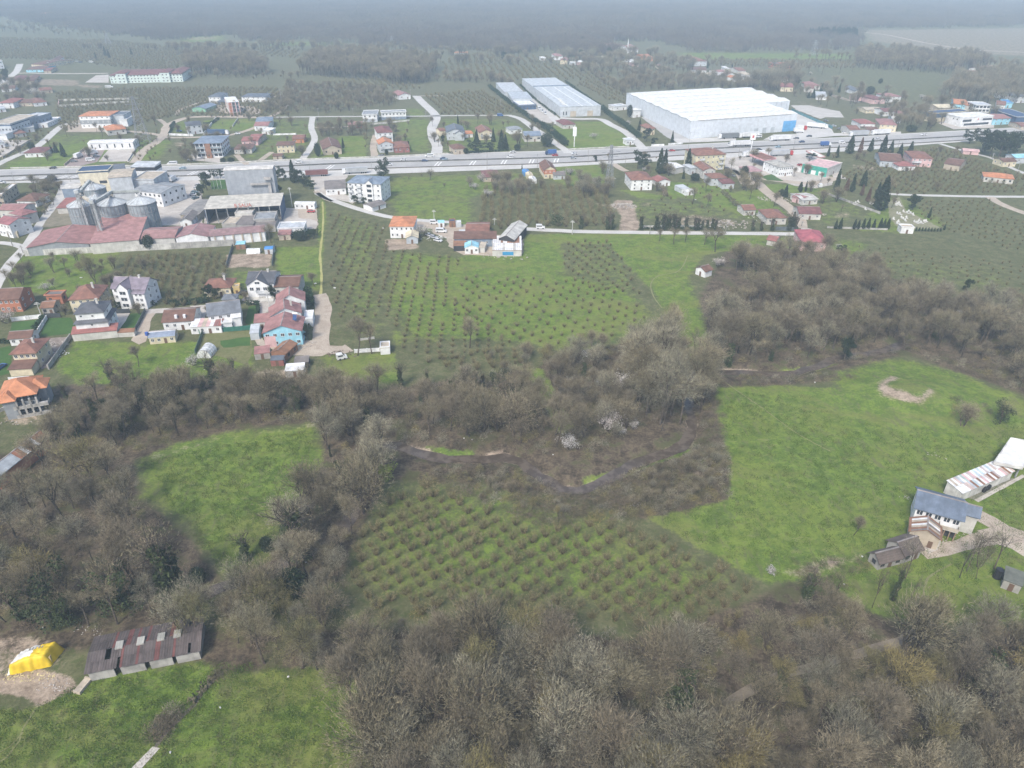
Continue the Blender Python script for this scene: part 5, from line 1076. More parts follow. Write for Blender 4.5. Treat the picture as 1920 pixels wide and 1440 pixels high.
for i in range(n):
 for j,(f0,f1_)in enumerate(((0,.5),(.5,1))):
  q_=MB();x0=-w_/2+w_*i/n;c=('white' if(i*7)%5 else 'concw')if j==0 else('rust' if i not in(5,6,13)else 'white')if i>3 else 'white'
  q_.slab([(x0+.04,-.1+d_*f0,3.06+1.2*f0),(x0+w_/n-.04,-.1+d_*f0,3.06+1.2*f0),(x0+w_/n-.04,-.1+d_*f1_-.06,3.06+1.2*f1_),(x0+.04,-.1+d_*f1_-.06,3.06+1.2*f1_)],.05);q_.obj('panel',R_(c),parent=rfb)
q_=MB();q_.box(-w_*.15,w_*.22,-.14,.02,.6,2.2);q_.obj('blue_door',MAT((.05,.28,.52),'wall'),parent=bp_)
H_('J',(678,660),(736,658),(732,634),2.6,'gx',.6,'white','ltblue','kiosk',"white kiosk with pale blue roof in the workshop yard",1,1,cat='kiosk',ov=.1)
H_('J',(778,656),(836,654),(832,630),2.8,'flat',0,'rust','navy','kiosk',"rust coloured kiosk with navy roof at the yard back",1,1,cat='kiosk',ov=.1)
H_('J',(838,664),(888,662),(884,644),2.4,'flat',0,'ltgrey','white','container',"white container beside the rust coloured kiosk",1,0,cat='container',ov=.05)
H_('J',(862,756),(935,756),(925,726),2.4,'shed',.3,'ltgrey','ltgrey','shed',"grey tin shed at the left wall of the workshop",1,0,cat='shed',ov=.1)
H_('J',(1084,250),(1242,244),(1226,184),3.2,'hip',1.8,'tan','maroon','house',"old maroon roofed house behind white blossom trees",1,3)
jb=H_('J',(1628,188),(1748,184),(1722,116),5.4,'gy',2.4,'cream','brown','house',"narrow house with orange brick gable over cream ground floor",2,3,band=(2.7,5.4,'brick'))
H_('J',(1715,232),(1832,228),(1815,196),3,'gx',1.2,'ltgrey','asb','house',"grey shack right of the brick gabled house",1,2)
for k,(u,v,lab)in enumerate(((1475,225,"blue tarpaulined hut, rear of three"),(1505,250,"cream tarpaulined hut, middle of three"),(1535,290,"white tarpaulined hut, front of three"))):
 H_('J',(u-28,v-15),(u+32,v-17),(u+28,v-45),2.4,'gy',.9,('blue','cream','white')[k],('blue','cream','white')[k],'hut',lab+" on the green by the highway",1,0,cat='hut',ov=.1)
# ------------------------------------------------------------------ right of the pylon (K, a, L)
H_('K',(538,382),(722,378),(715,312),6.4,'hip',2.4,'white','redbrown','house',"white three storey house with brown roof alone near the pylon",3,3,ww=1.0,wh=1.1)
H_('K',(752,396),(868,388),(860,350),3.2,'gy',1.4,'white','red','house',"small white cottage with red roof right of the lone white house",1,2)
H_('K',(950,456),(1018,448),(1008,416),2.6,'shed',.5,'ltgrey','ltgrey','shed',"grey sheet shelter on the smallholding lawn",1,0,cat='shed',ov=.1)
H_('K',(985,478),(1056,472),(1048,448),2.4,'gx',.7,'white','white','shed',"bright white hut on the smallholding lawn",1,1,cat='shed',ov=.1)
apk=H_('K',(1072,182),(1322,170),(1290,112),10,'hip',2.6,MAT((.58,.54,.38),'wall'),'redbrown','apartment_block',"pale yellow apartment block with dark red hip roof",3,6,cat='building',chim=1)
for k in range(3):
 for x in(-.3,.36):balcony(apk,apk['w']*x,3.2*k+.6,apk['w']*.16,1.1)
H_('K',(1128,304),(1238,300),(1200,240),5.4,'gy',1.6,'concw','redbrown','house',"rear house of the brown roofed row below the yellow block",2,2)
H_('K',(1193,368),(1332,362),(1300,320),4.8,'hip',1.6,'ltgrey','redbrown','house',"middle house of the brown roofed row below the yellow block",2,2)
H_('K',(1284,412),(1392,408),(1376,376),3.4,'shed',.8,'ltgrey','maroon','house',"front shed of the brown roofed row below the yellow block",1,2)
H_('K',(900,285),(975,270),(960,205),4,'gx',1,'concw','white','shed',"pale roofed shed between cypresses left of the yellow block",1,0,cat='shed')
H_('K',(1022,290),(1078,285),(1072,250),4,'flat',0,'ltgrey','ltgrey','shed',"small grey cube between the cypresses and the yellow block",1,1,cat='shed')
st_=H_('a',(1090,442),(1262,426),(925,368),6.2,'hip',1.2,'white',MAT((.38,.37,.34),'tile'),'station_building',"two storey white filling station building with grey roof",2,7,cat='building',square='front',ww=.9,wh=1.0)
cn_o,cn_r,cn_w,cn_d=frame3('a',(922,366),(1052,340),(756,302),5.4)
def canopy(reg,FL,FR,BK,h,roofm,fascia,label,rh=.5):
 A_,B_,C3=GR(reg,*FL,h),GR(reg,*FR,h),GR(reg,*BK,h);D4=C3+(B_-A_);O=Vector((A_.x,A_.y,0));e=empty('canopy',O,0,label,'canopy')
 P=[p-O for p in(A_,B_,D4,C3)];q_=MB();q_.slab(P,.3);q_.obj('roof',roofm,parent=e)
 for i in range(4):
  q_=MB();a_,b_=P[i],P[(i+1)%4];q_.beam(a_+Vector((0,0,-.2)),b_+Vector((0,0,-.2)),.25,.9);q_.obj('fascia',fascia,parent=e)
 m=sum(P,Vector())/4
 for p in P:
  c=p.lerp(m,.25);q_=MB();q_.tube((c.x,c.y,0),(c.x,c.y,h-.3),.22,.22,8);q_.obj('column',METAL,parent=e)
 return e
canopy('a',(922,366),(1052,340),(756,302),5.2,R_('redbrown'),MAT((.60,.34,.35),'plain'),"red roofed filling station canopy with pink fascia")
canopy('a',(1535,330),(1605,322),(1388,256),5.0,MAT((.70,.69,.66),'plain'),MAT((.56,.34,.32),'plain'),"long white canopy with red edge behind the umbrella pine")
H_('a',(740,493),(908,484),(884,418),3.4,'hip',1.2,'concw',MAT((.42,.27,.28),'tile'),'house',"dusty pink roofed house left of the station building",1,2)
H_('a',(826,545),(905,540),(895,500),3.0,'gx',1.0,'white','rust','shed',"little brick red hut before the dusty pink roofed house",1,1,cat='shed')
gs=H_('a',(1632,462),(1798,396),(1500,352),5.2,'flat',0,'concw','pink','shop',"shop with teal green front wall and pinkish flat roof",1,3,cat='shop',ov=.2)
q_=MB();q_.box(-gs['w']/2-.25,-gs['w']/2+.0,0,gs['d'],0,5.6);q_.obj('green_front',MAT((.05,.33,.26),'wall'),parent=gs)
for i in range(4):q_=MB();q_.box(-gs['w']/2-.3,-gs['w']/2-.2,2+i*5,5+i*5,.2,2.8);q_.obj('shop_window',FRAME,parent=gs)
H_('a',(1345,812),(1535,800),(1462,722),3.0,'gx',.8,'concw','concw','house',"low pale house with partly blue roof beside the village lane",1,3)
H_('a',(1225,770),(1350,802),(1300,735),3.0,'gx',.9,'pink','pinkred','house',"low house with rose roof touching the pale one",1,1)
H_('L',(80,655),(272,660),(205,596),3.4,'gx',1.8,'concw','maroon','house',"maroon roofed farm building amid clutter beside the lane",1,3)
H_('K',(1650,692),(1822,690),(1790,618),3.8,'hip',2,'concw','redbrown','house',"brown hip roofed house behind the roadside cypress row",1,3)
H_('K',(1460,628),(1568,624),(1540,578),3.2,'gx',1.5,'concw','redbrown','house',"small brown cottage left of the white tarpaulins",1,2)
H_('L',(98,884),(318,894),(292,796),4.8,'hip',2.4,'pink',MAT((.36,.11,.13),'tile'),'house',"pink house with crimson hip roof at the village road end",1,3,two=True)
H_('K',(1643,868),(1728,884),(1700,832),2.8,'gx',1.2,'concw','red','shed',"tiny shed with crimson roof below the village road",1,0,cat='shed')
H_('K',(1058,1098),(1148,1134),(1150,1086),3.0,'gy',1.4,'white','brown','shed',"white gabled barn with brown roof at the wood edge",1,1,cat='barn',fr='d')
H_('L',(742,222),(930,234),(895,164),4,'gx',2.2,'galv','brown','house',"long grey blue house with brown roof below the cypresses",1,4)
H_('L',(895,268),(1042,268),(1005,226),3,'hip',1.3,'white','red','house',"small white house with crimson roof before the pink villa",1,2)
pk=H_('L',(1005,200),(1182,208),(1150,150),5.8,'hip',1.6,'pink','redbrown','villa',"pink two storey villa with white balcony and brown roof",2,4)
balcony(pk,-pk['w']*.25,3.0,pk['w']*.45)
H_('L',(1262,246),(1402,266),(1372,204),3.8,'gx',1.6,'tan','brown','barn',"old brown barn alone right of the pink villa",1,1,cat='barn',fr='d')
H_('L',(1588,350),(1846,376),(1782,334),3.4,'hip',1.6,'concw','orange','house',"lone grey house with bright orange roof in the right orchard",1,5,fr='d')
H_('L',(918,772),(1026,776),(1012,750),3,'flat',0,'white','tan','washhouse',"small white flat roofed washhouse at the cemetery",1,1,cat='building',ov=.1)
H_('L',(1755,232),(1870,228),(1850,195),3.6,'gx',1.2,'cream','brown','house',"cream house half under the dark pines near the right edge",1,3)
H_('L',(1852,200),(2000,196),(1980,165),4,'gx',1.4,'ltgrey','ltblue','house',"pale blue roofed house at the right edge below the highway",1,2)
H_('L',(1420,140),(1560,150),(1545,130),2.6,'gx',.8,'pink','pink','shed',"low pinkish shed beside the dark pines",1,1,cat='shed')
# ------------------------------------------------------------------ farm on the right meadow (Q)
canopy('Q',(1325,292),(1562,334),(1462,95),4.6,MAT((.74,.74,.71),'sheet',.5,.08),MAT((.55,.55,.53),'plain'),"large open barn with clean white metal roof")
o,rz,w,d=frame3('Q',(1066,546),(1496,361),(896,476),3.1,'front');d=min(d,9.5)
e=empty('striped_shed',o,rz,"long shed roofed with colourful striped metal sheets",'shed');q_=MB();sl=.8
q_.add([(-w/2+.2,.2,0),(w/2-.2,.2,0),(w/2-.2,d-.2,0),(-w/2+.2,d-.2,0),(-w/2+.2,.2,3.0),(w/2-.2,.2,3.0),(w/2-.2,d-.2,3.7),(-w/2+.2,d-.2,3.7)],[(0,1,5,4),(1,2,6,5),(2,3,7,6),(3,0,4,7)])
q_.obj('wall',C_('concw'),parent=e);cols=['white','orange','white','tan','white','orange','galv','white','teal','pink','white','pinkred','pink','white','ltblue','white','ltblue','white','red','white','ltblue','white','orange','white']
rr_=random.Random(3);n=26
for i in range(n):
 for j in range(2):
  c=cols[(i*(1 if j else 5)+j*2)%len(cols)]
  if j==0 and rr_.random()<.45:c=rr_.choice(['orange','rust','white'])
  col_=MAT(tuple(.35*k_+.36 for k_ in COL[c])if c in('teal','red','pinkred','orange','ltblue')else COL[c],'sheet',.6)
  q_=MB();x0=-w/2+w*i/n;y0,y1=(-.2,d*.5)if j==0 else(d*.5,d+.2)
  f=lambda y:3.15+.7*y/d+rr_.uniform(0,.03)
  q_.slab([(x0+.03,y0,f(y0)),(x0+w/n-.03,y0,f(y0)),(x0+w/n-.03,y1-.04,f(y1)),(x0+.03,y1-.04,f(y1))],.05);q_.obj('panel',col_,parent=e)
for k,(u,v)in enumerate(((1252,515),(1281,497))):
 c=GR('Q',u,v,.9);t_=empty('tractor_tyre',(c.x,c.y,0),rz,("left" if k==0 else "right")+" black tractor tyre leaning on the striped shed wall",'tyre','tractor tyres')
 q_=MB();n_=16
 for i in range(n_):
  a0,a1=2*math.pi*i/n_,2*math.pi*(i+1)/n_
  q_.beam((.7*math.cos(a0),0,.9+.7*math.sin(a0)),(.7*math.cos(a1),0,.9+.7*math.sin(a1)),.45,.4)
 q_.obj('tread',RUBBER,parent=t_)
fh=H_('Q',(672,662),(1092,778),(700,486),6,'gx',2.2,'white',MAT((.13,.165,.22),'sheet',.55),'farmhouse',"white farmhouse with blue grey metal roof on the meadow",2,5,two=True,ww=1.4,wh=1.4,ov=.6)
w_,d_=fh['w'],fh['d']
annex(fh,w_/2+1.9,d_*.40,3.4,d_*.50,5.6,'gx',1.6,'concw',MAT((.13,.165,.22),'sheet',.55),ov=.4)
q_=MB();q_.box(0,w_/2,-.1,.0,0,2.6);q_.obj('porch_shade_panel',MAT((.05,.05,.05),'plain'),parent=fh)  # near-black wall panel stands in for the shade inside the porch
for i in range(4):q_=MB();q_.box(w_*(.08+.12*i),w_*(.08+.12*i)+.2,-1.6,-1.4,0,2.8);q_.obj('porch_post',MAT((.3,.22,.15),'plain'),parent=fh)
balcony(fh,w_*.28,2.9,w_*.42,1.6,C_('concw'),rail=MAT((.4,.36,.3),'plain'))
rx=H_('Q',(626,852),(905,922),(634,735),3.6,'gy',1.8,'tan','rust','annexe',"timber annexe with rusty brown and white sheet roof",1,2,cat='shed',fr='d',square='side')
rfq=[c for c in rx.children if c.name.startswith('roof')][0];w_,d_=rx['w']+.9,rx['d']+.9;n=8
for s_ in(-1,1):
 for i in range(n):
  y0=-.45+d_*i/n;q_=MB();a_,b_=(0,s_*w_/2)
  zt,zb=5.46,3.46;P4=[(a_,y0+.03,zt),(b_,y0+.03,zb),(b_,y0+d_/n-.03,zb),(a_,y0+d_/n-.03,zt)]
  q_.slab(P4 if s_>0 else P4[::-1],.05);q_.obj('panel',R_('white' if(s_<0 and i in(3,6))or(s_>0 and i==4)else('asb','rust','tan')[i%3]),parent=rfq)
b1=H_('Q',(392,1125),(610,1068),(285,1024),2.5,'gx',1.5,'conc',MAT((.135,.108,.092),'tile'),'barn',"brown roofed barn with brick end wall, lower section",1,3,cat='barn',fr='d',ov=.5)
b2=H_('Q',(600,1060),(766,1004),(492,904),3.0,'gx',1.7,'conc',MAT((.135,.108,.092),'tile'),'barn',"brown roofed barn, higher section beside the farmyard",1,2,cat='barn',fr='d',ov=.5)
x_=H_('Q',(1402,1250),(1565,1310),(1440,1156),2.6,'shed',.5,'conc',MAT((.13,.14,.12),'tile'),'shed',"mossy roofed stone shed at the lower right edge",1,1,cat='shed',ov=.2,fr='d')
q_=MB();q_.tube((-x_['w']/2-1,x_['d']*.7,0),(-x_['w']/2-1,x_['d']*.7,2.6),.8,.8,14);q_.obj('water_tank',MAT((.03,.03,.035),'plain',.4),parent=x_)
# ------------------------------------------------------------------ rusty roofed barn at the left edge (M)
lb=H_('M',(-120,760),(70,700),(188,522),4,'gy',1.6,'brick','ltgrey','barn',"barn with rust and white striped roof at the left edge",1,0,cat='barn',square='side',ov=.4)
rfm=[c for c in lb.children if c.name.startswith('roof')][0];w_,d_=lb['w']+.8,lb['d']+.8;n=16
for s_ in(-1,1):
 for i in range(n):
  y0=-.4+d_*i/n;q_=MB();a_,b_=0,s_*w_/2;zt,zb=5.68,3.94;P4=[(a_,y0+.04,zt),(b_,y0+.04,zb),(b_,y0+d_/n-.04,zb),(a_,y0+d_/n-.04,zt)]
  c='galv' if i<7 else('white' if i in(9,12)else 'orange' if(i+(s_>0))%3 else 'rust');q_.slab(P4 if s_>0 else P4[::-1],.05)
  q_.obj('panel',MAT((.36,.17,.11),'sheet')if c=='orange' else R_(c),parent=rfm)
# ------------------------------------------------------------------ long derelict shed with skylights (W)
o,rz,w,d=frame3('W',(682,455),(1640,262),(745,150),2.9);d=min(d,13.0);e=empty('derelict_shed',o,rz,"long derelict brown shed with broken roof sheets and skylights",'shed')
for a_,b_,hh in((-.5,-.24,2.2),(-.21,.02,2.0),(.04,.26,2.4),(.27,.5,2.1)):q_=MB();q_.box(w*a_+(.5 if a_==-.5 else 0),w*b_-.5,.5,.8,0,hh);q_.obj('front_wall',C_('conc'),parent=e)
q_=MB();q_.box(-w/2+.5,-w/2+.8,.8,d-.8,0,2.6);q_.box(w/2-.8,w/2-.5,.8,d-.8,0,2.6);q_.box(-w/2+.5,w/2-.5,d-.8,d-.5,0,2.6);q_.obj('rear_wall',C_('conc'),parent=e)
rr_=random.Random(8);n=44;mid=d*.5;RED=MAT((.150,.066,.060),'sheet',.8);BR=[MAT((.090+.010*k,.076+.008*k,.072+.008*k),'sheet',.85)for k in range(4)]
for i in range(n):
 x0=-w/2+w*i/n;x1=x0+w/n-.03
 for(y0,z0,y1,z1)in((0,2.75,mid*.5,3.15),(mid*.5,3.15,mid,3.55),(mid,3.55,mid+(d-mid)*.5,3.2),(mid+(d-mid)*.5,3.2,d,2.85)):
  if rr_.random()<.018:continue
  if i==7 and y0==mid*.5:continue
  j_=rr_.uniform(0,.05);red=(i in(13,19,26,27,33)and y0<mid)or(y0>=mid and(i in(9,14,15,18,22,31,32)or rr_.random()<.03))
  q_=MB();q_.slab([(x0,y0,z0+j_),(x1,y0,z0+j_),(x1,y1-.03,z1+j_),(x0,y1-.03,z1+j_)],.05);q_.obj('roof_sheet',RED if red else rr_.choice(BR),parent=e)
for f in(.235,.42,.60,.745):
 q_=MB();x=-w/2+w*f;q_.slab([(x,mid-.6,3.75),(x+w*.066,mid-.6,3.75),(x+w*.066,mid+1.2,3.85),(x,mid+1.2,3.85)],.3);q_.obj('skylight',MAT((.34,.34,.31),'sheet',.6),parent=e)
low_wall('W',(635,612),(730,500),.6,1.4,C_('tan'),"short slab of pale rubble at the corner of the derelict shed",name='rubble_slab',cat='rubble',seg=4)
# yellow and white tarpaulin over a stack
def tarp():
 c=GR('W',270,345,1.2);a_=GR('W',95,460);b_=GR('W',455,385);rz=math.atan2(b_.y-a_.y,b_.x-a_.x);L=(b_-a_).length;O=(a_+b_)/2
 e=empty('tarpaulin_stack',(O.x,O.y,0),rz,"yellow and white tarpaulin draped over a straw stack",'tarpaulin');nx,ny=40,26;rr=random.Random(2);D=L*.52
 from mathutils import noise as mn
 def hgt(u,v):
  ex=min(1,(1-abs(u))*5.5);ey=min(1,(1-abs(v))*4.2);base=2.9*min(ex,1)**.7*min(ey,1)**.6
  base*=.62+.38*min(1,max(0,(u+1)*1.1))+.10*(1-abs(v));return max(0.02,base+.22*mn.noise(Vector((u*5,v*5,3)))*(base>.2)+.08*mn.noise(Vector((u*16,v*16,7))))
 V=[];F_=[];Mi=[]
 for j in range(ny+1):
  for i in range(nx+1):
   u,v=i/nx*2-1,j/ny*2-1;V.append((u*L/2+.25*mn.noise(Vector((v*3,1,1)))+v*.9,D/2+v*D/2+.25*mn.noise(Vector((u*4,9,1))),hgt(u,v)))
 ye=[];wh=[]
 for j in range(ny):
  for i in range(nx):
   u,v=(i+.5)/nx*2-1,(j+.5)/ny*2-1;q=(j*(nx+1)+i,j*(nx+1)+i+1,(j+1)*(nx+1)+i+1,(j+1)*(nx+1)+i)
   white=(v>-.62+.3*(u+1)*.4 and u<.12+.15*mn.noise(Vector((u*3,v*3,2)))and v<1.1)or(u<-.86);(wh if white else ye).append(q)
 for nm,fs,m in(('yellow_sheet',ye,MAT((.70,.50,.035),'plain',.45,.12)),('white_sheet',wh,MAT((.68,.68,.66),'plain',.45,.1))):
  q_=MB();q_.v=list(V);q_.f=fs;q_.m=[0]*len(fs);oo=q_.obj(nm,m,parent=e,smooth=True)
  bm=bmesh.new();bm.from_mesh(oo.data);bmesh.ops.delete(bm,geom=[v for v in bm.verts if not v.link_faces],context='VERTS');bmesh.ops.recalc_face_normals(bm,faces=bm.faces);bm.to_mesh(oo.data);bm.free()
 for k in range(5):q_=MB();x=-.6+k*.55;q_.add([(x,D*.60,3.16),(x+.28,D*.60,3.16),(x+.40,D*.74,3.18),(x+.12,D*.74,3.18)],[(0,1,2,3)]);q_.obj('printed_mark',MAT((.28,.27,.22),'plain'),parent=e)
 q_=MB();q_.box(-L*.42,L*.42,D*.18,D*.8,0,1.9);q_.obj('straw_stack',MAT((.45,.36,.18),'plain'),parent=e)
tarp()

# ------------------------------------------------------------------ vehicles
WHEEL=None
def wheel_mesh(r=.34,w=.24):
 q_=MB();q_.tube((0,-w/2,0),(0,w/2,0),r,r,10);return q_.mesh('wheel',RUBBER)
_wh={}
def add_wheels(e,xs,y,r):
 if r not in _wh:_wh[r]=wheel_mesh(r,.26)
 for x in xs:
  for s in(-1,1):o=bpy.data.objects.new('wheel',_wh[r]);link(o,e);o.location=(x,s*y,r)
def profile(name,P,w,m,parent,inset=0.0,top_in=.0):
 """side outline extruded to width w, narrowing towards the top"""
 zmax=max(p[1]for p in P);zmin=min(p[1]for p in P);q_=MB();n=len(P)
 f=lambda z:w/2-top_in*max(0,(z-zmin)/(zmax-zmin))**2
 q_.add([(x,-f(z),z)for x,z in P]+[(x,f(z),z)for x,z in P],[tuple(range(n-1,-1,-1)),tuple(range(n,2*n))]+[(i,(i+1)%n,(i+1)%n+n,i+n)for i in range(n)]);return q_.obj(name,m,parent=parent)
CARC=dict(white=(.66,.67,.68),silver=(.40,.42,.44),black=(.03,.03,.035),grey=(.16,.17,.18),red=(.42,.05,.05),blue=(.05,.12,.32),dblue=(.03,.06,.14),lblue=(.30,.42,.50),teal=(.10,.16,.18))
def paint(c):return MAT(CARC[c],'plain',.3,.05)
def car(e,c):
 P=[(-2.15,.35),(-2.2,.8),(-2.0,.95),(-1.6,.98),(1.0,.98),(1.9,.85),(2.15,.7),(2.15,.35)]
 profile('body',P,1.75,paint(c),e);profile('cabin',[(-1.9,.98),(-1.35,1.42),(.25,1.44),(1.05,.98)],1.6,GLASS,e,top_in=.18)
 profile('roof_panel',[(-1.38,1.40),(-1.25,1.47),(.2,1.49),(.3,1.42)],1.3,paint(c),e);add_wheels(e,(-1.35,1.35),.8,.33)
def van(e,c,L=5.2):
 profile('body',[(-L/2,.35),(-L/2,2.1),(-L/2+.1,2.25),(L/2-1.6,2.25),(L/2-.8,1.3),(L/2-.05,1.1),(L/2,.4)],1.95,paint(c),e,top_in=.1)
 q_=MB();q_.box(-L/2+.4,L/2-1.5,-.97,.97,1.35,1.9);q_.obj('window_strip',GLASS,parent=e);q_=MB();q_.add([(L/2-1.55,-.85,2.2),(L/2-.78,-.9,1.36),(L/2-.78,.9,1.36),(L/2-1.55,.85,2.2)],[(0,1,2,3)]);w_=q_.obj('windscreen',GLASS,parent=e);w_.location=(.03,0,.03)
 add_wheels(e,(-L/2+1,L/2-1),.88,.36)
def tractor_unit(e,c,x):  # cab at x (front end)
 profile('cab',[(x-2.2,.9),(x-2.2,3.5),(x-.3,3.3),(x,2.4),(x,.5),(x-1.4,.5)],2.45,paint(c),e,top_in=.12)
 q_=MB();q_.add([(x+.01,-1.05,1.9),(x+.01,1.05,1.9),(x-.22,1.0,3.0),(x-.22,-1.0,3.0)],[(0,1,2,3)]);w_=q_.obj('windscreen',GLASS,parent=e);w_.location=(.06,0,0)
 q_=MB();q_.box(x-6,x-1.2,-.45,.45,.7,1.05);q_.obj('chassis',METAL,parent=e);add_wheels(e,(x-1.1,x-4.6),1.05,.5)
def semi(e,c,tc='white',L=13.4):
 tractor_unit(e,c,8.2);q_=MB();q_.box(-8.2,5.6,-1.27,1.27,1.15,3.9);t=q_.obj('trailer',MAT(tuple(CARC[tc])if tc in CARC else COL[tc],'plain',.5,.08),parent=e)
 q_=MB();q_.box(-8.1,3.4,-1.1,1.1,.75,1.12);q_.obj('skirt',METAL,parent=e);add_wheels(e,(-6.8,-5.5,-4.2),1.05,.5)
def box_truck(e,c,tc='white'):
 profile('cab',[(2.2,.6),(2.2,2.6),(3.5,2.5),(4.0,1.6),(4.0,.5)],2.2,paint(c),e,top_in=.1);q_=MB();q_.box(-4,2.0,-1.2,1.2,.95,3.4);q_.obj('cargo_box',MAT(CARC.get(tc,(.6,.6,.6)),'plain',.5,.08),parent=e)
 q_=MB();q_.add([(4.03,-.9,1.65),(4.03,.9,1.65),(3.6,.85,2.4),(3.6,-.85,2.4)],[(0,1,2,3)]);q_.obj('windscreen',GLASS,parent=e);add_wheels(e,(-2.5,3.0),1.0,.45)
def hw_dir(x):
 pts_=[G(*p)for p in HM]
 for a_,b_ in zip(pts_[:-1],pts_[1:]):
  if a_.x<=x<=b_.x:return math.atan2(b_.y-a_.y,b_.x-a_.x)
 return 0.0
KINDS={'car':(car,'car'),'van':(van,'van'),'semi':(semi,'lorry'),'box':(box_truck,'truck')}
def vehicle(kind,reg,u,v,c,rz,label,*a):
 p=GR(reg,u,v);R=hw_dir(p.x)+(math.pi if rz=='w' else 0)if rz in('e','w')else math.radians(rz)
 nm={'car':'car','van':'van','semi':'lorry','box':'truck'}[kind];e=empty(nm,(p.x,p.y,.1),R,label,KINDS[kind][1]);KINDS[kind][0](e,c,*a);return e
